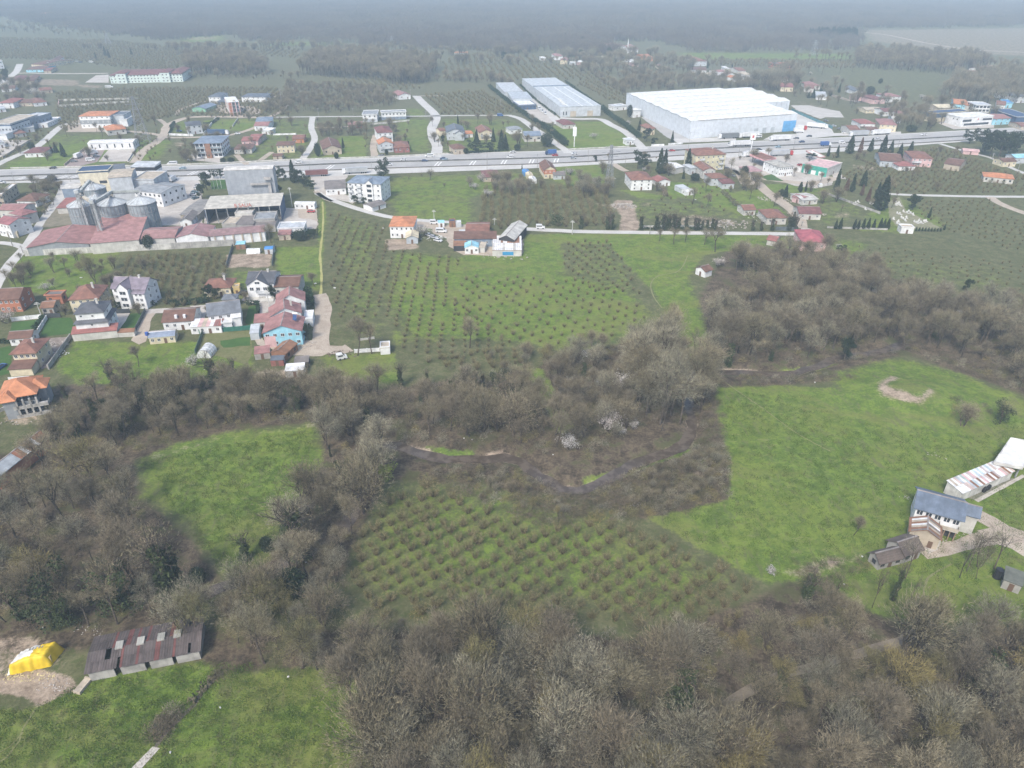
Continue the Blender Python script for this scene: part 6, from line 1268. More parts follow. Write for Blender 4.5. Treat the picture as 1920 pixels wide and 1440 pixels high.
VEH=[
 ('van','A',1295,996,'white','w',"white minibus on the highway right of the raised white mill roof",6.5),('car','A',1370,1028,'lblue','w',"pale blue car on the highway just behind the white minibus"),
 ('car','A',386,1088,'black','e',"dark car on the near carriageway left of the silo plant"),('car','A',398,1026,'black','w',"small black vehicle at the far highway edge left of the silo plant"),
 ('van','B',318,985,'white','w',"white estate van on the far carriageway left of the lone roadside pine",4.6),('car','B',1108,965,'white','w',"white car below the red walled bungalow"),('car','B',1266,972,'dblue','e',"dark blue car left of the country road junction"),
 ('van','B',1300,938,'white','w',"white minibus at the mouth of the country road",6.0),('car','B',1402,955,'dblue','w',"navy car, upper of two passing just right of the junction"),('car','B',1420,964,'lblue','w',"pale blue car, lower of two passing just right of the junction"),
 ('car','B',940,934,'grey','w',"grey car parked where the service track meets the highway"),('car','B',1000,1000,'white','e',"white car half behind the lone roadside pine"),('van','B',1905,948,'white','w',"white van passing below the glazed front house",4.6),
 ('car','C',246,906,'white','w',"white car beside the glazed front house verge"),('car','C',235,946,'silver','w',"silver car in the middle lane left of the car transporter"),('box','C',530,920,'dblue','w',"dark blue cab of a flat transporter on the highway",'blue'),
 ('car','C',562,930,'red','w',"red car directly behind the dark blue transporter cab"),('car','C',708,920,'white','w',"white car on the far lane below the white pylon sign"),('car','C',700,952,'silver','e',"silver car at the median below the white pylon sign"),('car','C',1440,895,'red','e',"small dark red car beside the pair of tall cypresses"),
 ('box','C',1898,855,'white','w',"white lorry cab leading the truck right of the yellow apartment block",'white'),
 ('semi','a',510,118,'white','w',"lorry with grey tarpaulin trailer parked against the white warehouse",'grey'),('semi','a',740,108,'white','w',"white lorry parked right behind the grey tarpaulin lorry",'white'),
 ('semi','a',1090,142,'white','w',"white lorry on the warehouse apron below the blue corner",'white'),('semi','a',640,205,'white','w',"white lorry driving on the far carriageway above the yellow apartment block",'white'),
 ('semi','a',790,322,'white','w',"white lorry parked under the filling station pylon sign",'white'),('semi','a',1110,312,'red','e',"lorry with red cab and grey trailer on the filling station forecourt",'silver'),
 ('car','a',858,252,'black','e',"black car on the near carriageway beside the station pylon sign"),('car','a',1070,222,'lblue','w',"pale car in the middle of the highway above the red cab lorry"),('car','a',1338,164,'dblue','w',"dark car on the far lane right of the apron lorry"),
 ('box','a',1605,205,'white','e',"truck with royal blue box beside the forecourt exit",'blue'),('car','a',1275,125,'grey','w',"grey car among the parked trucks below the blue corner"),('car','a',1420,100,'grey','w',"grey pickup at the warehouse gate"),
 ('van','a',850,108,'white','w',"low white flatbed right of the two parked lorries",5.0),('semi','D',540,712,'white',-28,"white lorry parked diagonally in the warehouse yard",'white'),('semi','D',400,725,'red',0,"lorry with dark red cab beside the blue corner",'white'),
 ('box','D',415,742,'white',0,"white truck in front of the dark red cab by the blue corner",'white'),('semi','D',960,756,'white','w',"white lorry at the roadside below the cream red roofed house",'white'),('semi','D',815,765,'white','w',"grey lorry at the roadside left of the other, below red roofs",'silver'),
 ('car','D',1250,762,'white','w',"white car alone on the highway left of the dark pines"),('car','D',598,668,'grey',-40,"grey car at the left end of the parked row above the teal fence"),('car','D',650,702,'silver',-40,"silver car in the parked row above the teal fence"),
 ('car','D',690,722,'grey',-40,"dark car in the parked row above the teal fence"),('car','D',722,746,'white',0,"white car at the right end of the parked row by the highway"),('car','D',945,790,'white','e',"white car seen between two cypress tops"),('van','a',1790,178,'white','e',"white van behind the leftmost big cypress",4.5),
 ('car','a',500,468,'black',-60,"black car in the lane right of the yellow apartment block"),('car','a',1325,425,'red',10,"dark red car at the shop front"),('car','a',1400,482,'silver',10,"silver car left of a pair at the teal shop"),('car','a',1462,490,'white',10,"white car right of a pair at the teal shop"),
 ('van','a',1542,665,'white',80,"small white van alone on the wide dirt lot",4.2),('car','a',560,545,'grey',-60,"grey car parked by the lane bushes"),
 ('box','A',592,945,'white',90,"white truck standing alone in the brown paved yard",'white'),('box','A',692,920,'white',60,"white truck at the top of the brown paved yard",'white'),('van','A',680,968,'white',15,"white van in the brown paved yard",5.5),('car','A',722,935,'silver',15,"silver car between van and truck in the paved yard"),('car','A',556,976,'grey',15,"dark grey car at the left of the paved yard"),
 ('semi','A',1640,770,'white',0,"white lorry with dark blue topped trailer behind the modern villa",'navy'),('car','A',1782,768,'white',0,"white car right of the navy trailer lorry"),('car','A',1432,965,'white',10,"white car at the left corner of the modern villa"),('car','A',1605,925,'silver',90,"silver car under the modern villa balcony"),
 ('car','A',1345,748,'blue',10,"blue car in the cube villa garden"),('van','B',1832,632,'blue',0,"bright blue van on the country road",5.5),('van','C',443,582,'white',-70,"white van, first of three in the factory yard",5.0),('van','C',463,600,'white',-70,"white van, second of three in the factory yard",5.0),('van','C',486,616,'white',-70,"white van, third of three in the factory yard",5.0),('car','C',600,684,'white',10,"white car at the hedge corner of the factory yard"),
 ('van','J',708,748,'white',-5,"white van in the middle of the workshop yard",5.6),('van','J',1600,715,'white',0,"white van on the village road right of the barn",4.6),('car','J',1355,700,'grey',60,"grey car behind the pale gabled barn"),('van','J',645,672,'white',0,"white van at the top left of the workshop yard",4.6),('car','J',640,800,'silver',-30,"scrapped silver car at the yard edge"),('car','J',680,830,'white',-30,"scrapped white car at the yard edge, lowest"),('car','J',600,782,'white',-40,"scrapped white car at the yard edge, topmost"),('car','J',955,925,'silver',80,"silver car in front of the pale blue roofed stall"),
 ('car','F',248,284,'silver',5,"silver car, top of the row parked beside the dark tree"),('car','F',237,312,'white',5,"white car, second in the row parked beside the dark tree"),('car','F',218,345,'teal',5,"dark car, third in the row parked beside the dark tree"),('car','F',207,368,'white',5,"white car, fourth in the row parked beside the dark tree"),('car','F',225,398,'teal',60,"dark teal car at the bottom of the parked row"),
 ('car','F',1266,520,'red',0,"bright red car behind the concrete yard"),('box','F',20,240,'white',90,"white truck between the dark roadside tree and the gate",'white'),('semi','F',1300,195,'white','w',"lorry with red trailer parked beside the service road",'maroon'),('semi','F',1660,170,'white','w',"white lorry parked above the apartment block",'silver'),
 ('car','I',462,340,'black',60,"black car beside the charcoal roofed villa"),('van','I',1350,928,'white',25,"white car wreck below the dirt heap",3.6),('car','H',10,1010,'blue',80,"dark blue car at the left edge beside the lawn"),
 ('box','U',938,395,'dblue',90,"dark blue truck beside the service road left of the silos",'dblue'),('car','U',30,420,'white','e',"white car on the service road at the left edge"),
 ('van','V',480,468,'white',0,"white bus shaped vehicle at the left of the far parked group",6),('car','V',520,470,'white',30,"white car in the far parked group, second from the bus"),('car','V',575,465,'silver',-30,"silver car in the far parked group"),('car','V',605,470,'dblue',0,"navy car in the far parked group"),('van','V',688,470,'white',0,"white van apart at the right of the far parked group",6),('van','V',820,658,'white',0,"white van alone in the field below the school",8),
 ]
for t in VEH:vehicle(t[0],t[1],t[2],t[3],t[4],t[5],t[6],*t[7:])

# ------------------------------------------------------------------ posts, pylons, signs, fences
def pole_h(reg,ub,vb,vt):
 x,y=px(reg,ub,vb);p=G(x,y);yt=px(reg,0,vt)[1]
 lo,hi=0,60
 for _ in range(30):
  m=(lo+hi)/2;d=Vector((p.x,p.y,m-CAMZ));f=d.dot(Vector((0,CT,-ST)));Y=720-FPX*d.dot(Vector((0,ST,CT)))/f
  if Y>yt:lo=m
  else:hi=m
 return p,m
POLEM=MAT((.30,.29,.27),'plain',.8);POLEW=MAT((.55,.55,.53),'plain',.7)
def utility_pole(reg,u,v,vt,label,arm=True,m=POLEM):
 p,h=pole_h(reg,u,v,vt);e=empty('utility_pole',(p.x,p.y,0),rs.uniform(-.3,.3),label,'pole','utility poles');q_=MB();q_.tube((0,0,0),(0,0,h),.2,.12,8);q_.obj('pole',m,parent=e)
 if arm:q_=MB();q_.box(-1.1,1.1,-.08,.08,h-.9,h-.7);q_.box(-.7,.7,-.08,.08,h-.35,h-.2);q_.obj('crossarm',m,parent=e)
def lamp(reg,u,v,vt,label):
 p,h=pole_h(reg,u,v,vt);e=empty('street_lamp',(p.x,p.y,0),hw_dir(p.x),label,'street lamp','street lamps along the highway');q_=MB();q_.tube((0,0,0),(0,0,h),.14,.08,8);q_.obj('post',POLEM,parent=e)
 q_=MB();q_.beam((0,0,h),(0,-1.6,h+.3),.09,.09);q_.beam((0,0,h),(0,1.6,h+.3),.09,.09);q_.box(-.15,.15,-2.2,-1.5,h+.25,h+.38);q_.box(-.15,.15,1.5,2.2,h+.25,h+.38);q_.obj('lamp_head',METAL,parent=e)
for reg,u,v,vt,lab in[('E',148,245,118,"street lamp on the median left of the silo plant"),('E',640,205,100,"street lamp in front of the cream mill rim"),('F',1262,200,70,"dark street lamp above the red trailer lorry"),('J',620,210,120,"street lamp left of the two country road cars"),('J',1120,195,70,"street lamp in front of the maroon roofed old house"),('J',1572,165,45,"tall street lamp left of the brick gabled house"),
 ('C',1088,1010,940,"street lamp right of the lattice pylon"),('C',1268,950,865,"street lamp left of the tall cypress pair"),('C',810,985,875,"street lamp below the factory meadow"),('C',430,1000,915,"street lamp above the brick gabled house"),('C',55,1005,920,"street lamp above the white blossom"),('a',60,270,50,"street lamp left of the yellow apartment block"),('a',628,320,170,"thin street lamp right of the yellow apartment block"),('a',1245,240,60,"street lamp above the red cab lorry"),('Z',500,700,590,"street lamp between cypresses below the highway"),('B',870,1040,985,"short street lamp above the apartment block")]:lamp(reg,u,v,vt,lab)
for reg,u,v,vt,lab in[('A',1180,830,785,"short pole beside the gravel road below the big pylon"),('B',470,632,570,"pole beside the country road left of the red walled house"),('B',730,632,570,"pole just left of the white cube villa"),('B',195,548,425,"pole on the dirt loop edge"),('B',460,698,640,"pole at the lane fork"),('B',1160,480,430,"pole beside the lone red gabled house"),('B',1275,625,590,"pole left of the country road crossing"),('B',1598,622,575,"pole in the orchard beyond the crossing"),('B',1835,570,500,"pole above the bright blue van"),
 ('C',155,572,500,"pole between orchard and factory hedge"),('F',1095,468,295,"pale double pole behind the tall hall"),('J',645,648,545,"pole above the workshop yard"),('J',1187,680,618,"pole behind the pale gabled barn"),('J',1885,765,640,"pole on the village road right of the white van"),('K',57,825,715,"pole at the left of the debris track"),('K',690,825,755,"pole at the left end of the roadside cypresses"),('K',1308,825,720,"pole near the right end of the roadside cypresses"),('H',375,545,415,"concrete pole above the left lawn"),('I',697,455,310,"pole in front of the charcoal roofed villa"),('E',115,775,640,"pole at the lane fork left of the red sheds"),('L',1660,210,160,"leaning pole below the dark pines"),('L',1870,300,240,"pole beside the field road at the right edge"),('L',100,760,720,"pole at the road end by the crimson roof"),('a',860,620,540,"pole beside the curved lane"),('E',210,840,770,"pole at the corner of the leftmost red shed"),('Z',1562,820,760,"pole in front of the dark pines")]:utility_pole(reg,u,v,vt,lab,m=POLEW if reg in 'FJHI' else POLEM)
for k,(u,v,ut,vt)in enumerate(((367,308,345,190),(396,306,375,140),(428,305,408,150),(459,304,437,145))):
 p,h=pole_h('F',u,v,vt);e=empty('flagpole',(p.x,p.y,0),0,("first","second","third","fourth")[k]+" from left of the four white flagpoles on the lawn",'flagpole','flagpoles');q_=MB();q_.tube((0,0,0),(0,0,h),.11,.07,8);q_.obj('pole',MAT((.75,.75,.75),'plain'),parent=e);q_=MB();q_.tube((0,0,h),(0,0,h+.25),.16,.16,8);q_.obj('finial',MAT((.75,.75,.75),'plain'),parent=e)
def pylon(reg,u,v,vt,label,base=3.2):
 p,h=pole_h(reg,u,v,vt);h=min(h,55);e=empty('lattice_pylon',(p.x,p.y,0),.3,label,'pylon','lattice pylons');q_=MB();n=9
 wd=lambda z:base*(1-z/h)**1.1+.5;C4=lambda z:[Vector((sx*wd(z),sy*wd(z),z))for sx,sy in((-1,-1),(1,-1),(1,1),(-1,1))]
 for k in range(n):
  a_,b_=C4(h*k/n),C4(h*(k+1)/n)
  for i in range(4):q_.beam(a_[i],b_[i],.22,.22);q_.beam(a_[i],b_[(i+1)%4],.12,.12);q_.beam(a_[(i+1)%4],b_[i],.12,.12)
 q_.obj('lattice',MAT((.27,.28,.30),'plain',.5),parent=e);q_=MB()
 for z,L in((h*.72,5),(h*.83,6),(h*.94,4.2)):
  q_.beam((-L,0,z),(L,0,z),.2,.2);q_.beam((-L,0,z),(0,0,z+1.4),.1,.1);q_.beam((L,0,z),(0,0,z+1.4),.1,.1)
 q_.obj('crossarms',MAT((.27,.28,.30),'plain',.5),parent=e)
pylon('K',357,432,95,"slim lattice pylon among bare trees beside the highway",1.5);pylon('A',1080,832,480,"large lattice pylon in the orchard left of the cube villa",4.5)
pylon('V',815,335,250,"far lattice pylon above the school",4);pylon('B',1025,150,30,"far lattice pylon at the forest edge, centre of the far orchard",4);pylon('Y',1520,235,80,"far pale lattice pylon in the woods right of centre",4)
def totem(reg,u,v,vt,wd,hh,label,mark):
 p,h=pole_h(reg,u,v,vt);e=empty('pylon_sign',(p.x,p.y,0),0,label,'sign');q_=MB();q_.tube((0,0,0),(0,0,h-hh),.4,.35,10);q_.obj('post',MAT((.72,.73,.73),'plain',.5),parent=e)
 q_=MB();q_.box(-wd/2,wd/2,-.4,.4,h-hh,h);b_=q_.obj('sign_board',MAT((.74,.75,.77),'plain',.4,.05),parent=e)
 q_=MB();q_.box(-wd*.18,wd*.18,-.46,-.4,h-hh*.72,h-hh*.28);q_.obj('logo',mark,parent=b_)
totem('C',706,862,712,2.6,6.4,"tall white pylon sign on the factory meadow",MAT((.55,.57,.64),'plain'));totem('a',766,262,60,3.8,4.4,"tall white filling station pylon sign with red mark",MAT((.45,.12,.12),'plain'));
low_wall('D',(370,598),(640,716),2.2,.2,MAT((.10,.24,.28),'plain'),"long teal fence right of the white warehouse yard",name='fence',cat='fence',seg=6)
low_wall('K',(640,770),(1120,768),1.0,.25,C_('concw'),"low pale wall behind the roadside cypresses, left part",seg=5)
low_wall('K',(1720,795),(1890,798),2.0,.25,MAT((.10,.12,.13),'conc'),"dark garden wall at the village road corner",seg=5)
low_wall('L',(280,490),(740,660),1.2,.3,C_('conc'),"cemetery boundary wall running down from the dirt lot",seg=5)
low_wall('L',(310,775),(800,792),.9,.3,C_('conc'),"low wall along the foot of the cemetery conifers",seg=5)
# gravestones
gr=random.Random(4);GST=[]
for(u,v)in[(870,560),(885,580),(905,590),(870,585),(895,570),(660,575),(670,572),(880,655),(900,660),(915,690),(930,700),(945,712),(955,690),(880,735),(890,722),(1020,725),(1035,732),(1050,728),(1075,732),(1100,722),(1115,718),(1060,715),(960,650),(975,640),(990,655),(1010,665),(540,570),(525,580),(560,560),(620,620),(930,640),(850,700)]:
 p=GR('L',u,v);GST.append(p)
gm_=None
for i,p in enumerate(GST):
 e=empty('gravestone',(p.x,p.y,0),gr.uniform(-.3,.3),"white gravestone with kerbed plot in the cemetery",'gravestone','gravestones in the cemetery')
 if gm_ is None:
  q_=MB();q_.box(-.4,.4,-.1,.1,0,.9);q_.box(-.28,.28,-.08,.08,.9,1.1);h_=q_.mesh('headstone',MAT((.68,.68,.66),'plain',.6));q_=MB();q_.box(-.5,.5,-2.0,-.12,0,.3);k_=q_.mesh('grave_kerb',MAT((.45,.44,.41),'plain',.6));gm_=(h_,k_)
 for m_,nm in zip(gm_,('headstone','grave_kerb')):link(bpy.data.objects.new(nm,m_),e)
# debris: rubbish scraps, rubble heaps, log piles
def heap(reg,u,v,r,h,m,label,name,n=40,cat='heap',stretch=1.5):
 p=GR(reg,u,v);q_=MB();rr=random.Random(int(u*7+v))
 for i in range(n):
  a_=rr.uniform(0,6.28);d_=rr.random()**.6*r;s=rr.uniform(.15,.55)*min(1.2,r/8+.3)*(.6 if px(reg,u,v)[1]>700 else 1);z=h*(1-d_/r)*rr.uniform(.3,1)
  c=Vector((p.x+math.cos(a_)*d_*stretch,p.y+math.sin(a_)*d_/stretch*1.3,0));t=Vector((rr.uniform(-1,1),rr.uniform(-1,1),rr.uniform(-.3,.3))).normalized()
  q_.beam(c-t*s+Vector((0,0,z)),c+t*s+Vector((0,0,z)),s*rr.uniform(.5,1.2),s*rr.uniform(.3,.8))
 o=q_.obj(name,m);tag(o,label,cat);o['kind']='stuff';return o
RUB=surfmat("rubble_mix",(.20,.16,.13),(.52,.49,.45),2.5)
WH_=MAT((.62,.62,.60),'plain')
heap('J',650,800,5,.9,WH_,"scatter of white scrap at the yard edge",'scrap_debris',50);heap('J',1170,955,4,.8,RUB,"rubble beside the patchwork barn",'rubble',40);heap('J',1330,960,6,.4,RUB,"dirt and boards below the patchwork barn",'rubble',40)
heap('K',460,595,6,1.2,RUB,"broad rubble heap at the top of the debris track",'rubble',260);heap('K',1340,745,9,1.6,RUB,"pale rubble bank behind the roadside trees",'rubble',110);heap('K',1600,690,7,1.8,WH_,"white tarpaulin covered material beside brown cottage",'tarpaulin_debris',60,stretch=1)
heap('L',150,660,7,1.2,RUB,"clutter in front of the maroon roofed farm building",'clutter_debris',80);heap('Q',610,592,1.4,.8,RUB,"small stone pile at the farmhouse corner",'rubble',18);heap('Q',850,240,2.4,.06,RUB,"bare rubble patch on the meadow above the striped shed",'rubble',16)
heap('P',510,925,2.4,1.1,MAT((.42,.35,.27),'plain'),"pile of cut pale branches by the meadow edge",'branch_debris',110,stretch=.8);heap('P',190,1125,2,.3,MAT((.45,.42,.38),'plain'),"grey cut wood litter above the meadow corner",'branch_debris',50);heap('H',500,800,3,.4,RUB,"pale rubble in the walled yard",'rubble',60);heap('H',510,880,3,.5,WH_,"white stones in the walled yard",'rubble',30)
heap('W',130,470,3,.15,MAT((.55,.47,.26),'plain'),"spilled straw below the tarpaulin",'straw_debris',160,stretch=2.6);heap('W',440,545,2.2,.12,RUB,"crushed rubble on the bare earth",'rubble',60);heap('W',740,105,2.5,.12,MAT((.36,.34,.31),'plain'),"pale litter behind the derelict shed",'litter_debris',26,stretch=2)
heap('I',1340,890,4,1.4,MAT((.16,.12,.09),'conc'),"dark earth heap at the end of the gravel track",'earth_mound',50);heap('I',840,1110,3,.4,MAT((.46,.34,.22),'plain'),"tan sawdust patch below the white roofed shed",'sawdust_debris',26);heap('I',940,800,5,.9,RUB,"stone pile right of the rusty shed",'rubble',60)
heap('a',1100,800,9,.8,RUB,"clutter of pallets along the village lane",'clutter_debris',90);heap('Q',1010,905,3.5,.8,RUB,"farmyard clutter in front of the farmhouse porch",'clutter_debris',50);heap('M',20,460,6,.3,RUB,"pale stones below the unfinished villa",'rubble',40)
rr=random.Random(12);scraps=[]
for reg,u,v in[('M',370,570),('M',955,165),('M',1150,162),('N',1720,275),('N',1622,930),('N',1240,1103),('N',960,1355),('N',68,566),('N',240,656),('N',885,562),('O',435,1045),('O',298,1112),('O',1240,900),('O',1430,880),('O',930,788),('O',975,796),('O',1155,875),('P',978,572),('P',720,345),('P',525,1000),('T',1020,365),('T',980,690),('T',1110,225),('T',1390,430),('S',385,20),('S',1655,324),('E',730,1062),('E',290,580),('J',185,712),('I',1285,290),('I',1110,250),('K',405,370),('K',1065,545)]:
 p=GR(reg,u,v);q_=MB();s=.2 if reg in 'MNOSTP' else.55;t=terrain(p.x,p.y);q_.slab([(-s,-s*.6,.3),(s,-s*.5,.25),(s*.8,s*.7,.35),(-s*.9,s*.5,.3)],.2)
 o=q_.obj('plastic_bag',WH_,loc=(p.x,p.y,t));o.rotation_euler=(0,0,rr.uniform(0,6));tag(o,"white scrap of plastic litter lying on the ground",'litter','scraps of white litter')

# ------------------------------------------------------------------ vegetation materials
def vegmat(name,cols,rough=.9,trans=.0):
 m,nt,b=newmat(name,rough,.15);oi=N(nt,'ShaderNodeObjectInfo');r=N(nt,'ShaderNodeValToRGB');r.color_ramp.interpolation='LINEAR'
 el=r.color_ramp.elements;el[0].position=0;el[0].color=(*cols[0],1);el[1].position=1;el[1].color=(*cols[-1],1)
 for i,c in enumerate(cols[1:-1]):k=el.new((i+1)/(len(cols)-1));k.color=(*c,1)
 nt.links.new(oi.outputs['Random'],r.inputs[0]);co=objcoord(nt);n=noise(nt,co,1.2,3)
 cc=mix(nt,ss(nt,n,.35,.65),(.55,.55,.55),(1.15,1.15,1.15));mm=N(nt,'ShaderNodeMix',data_type='RGBA',blend_type='MULTIPLY');mm.inputs[0].default_value=1
 nt.links.new(r.outputs[0],mm.inputs[6]);nt.links.new(cc,mm.inputs[7]);nt.links.new(mm.outputs[2],b.inputs['Base Color']);return m
T_BROWN=vegmat("twigs_brown",[(0.229,0.199,0.123),(0.304,0.263,0.171),(0.192,0.166,0.106),(0.261,0.234,0.148)])
T_PINK=vegmat("twigs_reddish",[(0.238,0.201,0.138),(0.200,0.175,0.122),(0.257,0.220,0.148)])
T_OLIVE=vegmat("twigs_mossy",[(0.258,0.229,0.102),(0.221,0.207,0.098),(0.289,0.235,0.094)])
T_GREY=vegmat("twigs_grey",[(0.330,0.305,0.215),(0.264,0.246,0.171),(0.228,0.216,0.153)])
T_HAZEL=vegmat("hazel_twigs",[(.215,.195,.095),(.255,.218,.115),(.195,.185,.085)])
BARK=vegmat("bark",[(.085,.065,.050),(.120,.098,.078),(.065,.055,.042)])
EVG=vegmat("evergreen",[(.034,.052,.026),(.042,.062,.030),(.030,.044,.028)]);IVYM=vegmat("ivy_leaves",[(.052,.072,.030),(.062,.082,.034),(.045,.058,.030)])
BLOS=vegmat("blossom",[(.50,.47,.43),(.54,.52,.49),(.48,.43,.40)]);DRYC=vegmat("brown_conifer",[(.16,.09,.06),(.13,.08,.06)]);YGR=vegmat("new_leaves",[(.20,.25,.05),(.22,.27,.06)])
HEDGE=vegmat("hedge_leaves",[(.022,.045,.020),(.028,.055,.024)]);BRAMB=vegmat("bramble",[(.185,.145,.105),(.140,.125,.080),(.215,.170,.125),(.130,.135,.065)])

def tri_mesh(name,V,m):
 """V: (n,3,3) triangles"""
 n=len(V);me=bpy.data.meshes.new(name);me.vertices.add(n*3);me.vertices.foreach_set('co',V.astype(np.float32).ravel())
 me.loops.add(n*3);me.loops.foreach_set('vertex_index',np.arange(n*3,dtype=np.int32));me.polygons.add(n);me.polygons.foreach_set('loop_start',np.arange(0,n*3,3,dtype=np.int32));me.update(calc_edges=True);me.materials.append(m);return me
def unit(a):return a/(np.linalg.norm(a,axis=-1,keepdims=True)+1e-9)
def twigs(P,D,L,w,rng):
 """slender triangles from base points P along D, length L, base width w"""
 n=len(P);s=unit(np.cross(D,rng.normal(size=(n,3))));return np.stack([P-s*w[:,None]/2,P+s*w[:,None]/2,P+D*L[:,None]],1)
def leaves(P,size,rng):
 n=len(P);a=unit(rng.normal(size=(n,3)));b=unit(np.cross(a,rng.normal(size=(n,3))));s=size*rng.uniform(.6,1.3,n)[:,None];return np.stack([P+a*s,P-a*s*.5+b*s*.8,P-a*s*.5-b*s*.8],1)
def skeleton(rng,H,R,fork,lean=.05,ntr=1,thick=.85):
 q_=MB();tips=[]
 for t in range(ntr):
  top=np.array([rng.normal()*lean*H,rng.normal()*lean*H,H*fork])+(np.array([rng.normal(),rng.normal(),0])*R*.25 if ntr>1 else 0);base=np.array([rng.normal()*.2,rng.normal()*.2,-.3])if ntr>1 else np.array([0,0,-.3]);r0=(.018*H+.05)*thick
  q_.tube(base,top,r0,r0*.7,6,cap=False)
  def grow(p,d,L,r,lev):
   e=p+d*L;q_.tube(p,e,r,r*.6,5 if lev<2 else 3,cap=False);tips.append((e,d,lev));tips.append(((p+e)/2,d,lev))
   if lev>=3:return
   for _ in range(3 if lev<2 else 2):
    nd=unit(d+rng.normal(size=3)*.55+np.array([0,0,.18]));grow(e if _<2 else p+d*L*.6,nd,L*rng.uniform(.6,.8),r*.6,lev+1)
  nl=rng.integers(3,6)
  for i in range(nl):
   a=2*math.pi*(i+rng.uniform(-.3,.3))/nl;sp_=rng.uniform(.45,.9)*R/(H*(1-fork))*1.1;d=unit(np.array([math.cos(a)*sp_,math.sin(a)*sp_,1.0]));grow(top*rng.uniform(.7,1.0),d,H*(1-fork)*.40,r0*.55,0)
  grow(top,unit(np.array([rng.normal()*.15,rng.normal()*.15,1])),H*(1-fork)*.42,r0*.6,0)
 return q_,tips
def bare_tree(seed,H=10,R=3.4,fork=.32,n=2600,ntr=1,tw=.055,m=T_BROWN,thick=.85):
 rng=np.random.default_rng(seed);q_,tips=skeleton(rng,H,R,fork,ntr=ntr,thick=thick);trunk=q_.mesh('trunk',BARK)
 T=np.array([t[0]for t in tips]);Dt=np.array([t[1]for t in tips]);k=rng.integers(0,len(T),n)
 P=T[k]+rng.normal(size=(n,3))*np.array([.62,.62,.5])*(R/3.4);c=np.array([0,0,H*(fork+.25)])
 D=unit(unit(P-c)*.8+Dt[k]*.5+rng.normal(size=(n,3))*.6+np.array([0,0,.3]));L=rng.uniform(.25,.85,n)*(R/3.0)
 return trunk,tri_mesh('crown',twigs(P,D,L,rng.uniform(.5,1.3,n)*tw,rng),m)
def cloud_mesh(name,seed,n,fn,size,m):
 rng=np.random.default_rng(seed);return tri_mesh(name,leaves(fn(rng,n),size,rng),m)
def f_cypress(H,R,p=.75):
 def f(rng,n):
  z=rng.beta(1.2,1.5,n);r=R*np.clip(np.minimum(z/.12,((1-z)/.85)**p),0.05,1)*(rng.random(n)**.3);a=rng.uniform(0,6.283,n);lump=1+.16*np.sin(a*3+z*17)
  return np.stack([np.cos(a)*r*lump,np.sin(a)*r*lump,z*H],1)
 return f
def f_fir(H,R):
 def f(rng,n):
  z=rng.random(n)**1.3;lay=.72+.28*np.abs(np.sin(z*26));r=R*(1-z)**.85*lay*(rng.random(n)**.35);a=rng.uniform(0,6.283,n);return np.stack([np.cos(a)*r,np.sin(a)*r,.08*H+z*H*.92-r*.18],1)
 return f
def f_clumps(H,R,nc,base=.35,flat=.7):
 def f(rng,n):
  C_=np.stack([rng.normal(size=nc)*R*.5,rng.normal(size=nc)*R*.5,rng.uniform(base*H,H*.9,nc)],1);rc=rng.uniform(.3,.5,nc)*R;k=rng.integers(0,nc,n);d=unit(rng.normal(size=(n,3)))*(rng.random(n)**.3)[:,None]*rc[k][:,None];d[:,2]*=flat;return C_[k]+d
 return f
def simple_trunk(H,r=.22,lean=0):q_=MB();q_.tube((0,0,-.3),(lean*H,0,H),r,r*.5,6,cap=False);return q_.mesh('trunk',BARK)

PROTO={}
for i,(m,H,R,fork,nt_)in enumerate([(T_BROWN,12,2.8,.44,1),(T_PINK,11,3.1,.38,1),(T_OLIVE,11.5,2.9,.40,1),(T_GREY,10.5,3.2,.33,2),(T_BROWN,13,2.2,.50,1),(T_GREY,11.5,2.6,.45,1),(T_BROWN,8.5,3.2,.2,3),(T_PINK,12,2.6,.46,2)]):
 PROTO['bare%d'%i]=bare_tree(100+i,H,R,fork,4400,nt_,.055,m)+(H,)
PROTO['sparse0']=bare_tree(201,12,2.2,.4,700,1,.045,T_BROWN,.5)+(12,);PROTO['sparse1']=bare_tree(202,12,2.4,.34,800,1,.045,T_GREY,.5)+(12,)
def ivy(seed):
 t,c=bare_tree(seed,12,2.0,.45,500,1,.05,T_BROWN)
 def f(rng,n):
  z=rng.random(n);r=(.55+.5*np.sin(z*9+seed)**2+.3*rng.random(n))*(1-.35*z)*rng.random(n)**.35;a=rng.uniform(0,6.283,n);return np.stack([np.cos(a)*r*1.15+.3*np.sin(z*7),np.sin(a)*r*1.15,z*8.8],1)
 return t,c,cloud_mesh('ivy',seed,1100,f,.24,IVYM)
for i in range(3):a_=ivy(300+i);PROTO['ivy%d'%i]=(a_[0],a_[1],12,a_[2])
def blos(seed):
 rng=np.random.default_rng(seed);q_,tips=skeleton(rng,4.5,2.3,.2,ntr=2);tr=q_.mesh('trunk',BARK);T=np.array([t[0]for t in tips]);n=1100;k=rng.integers(0,len(T),n);P=T[k]+rng.normal(size=(n,3))*.35
 return tr,tri_mesh('blossom',leaves(P,.13,rng),BLOS),5.4
PROTO['blossom0']=blos(1);PROTO['blossom1']=blos(5)
PROTO['cypress0']=(simple_trunk(3),cloud_mesh('foliage',11,1500,f_cypress(10,1.25),.26,EVG),10);PROTO['cypress1']=(simple_trunk(3),cloud_mesh('foliage',12,1700,f_cypress(10,2.2,.65),.32,EVG),10)
PROTO['drycypress']=(simple_trunk(3),cloud_mesh('foliage',13,1300,f_cypress(10,1.8,.6),.3,DRYC),10)
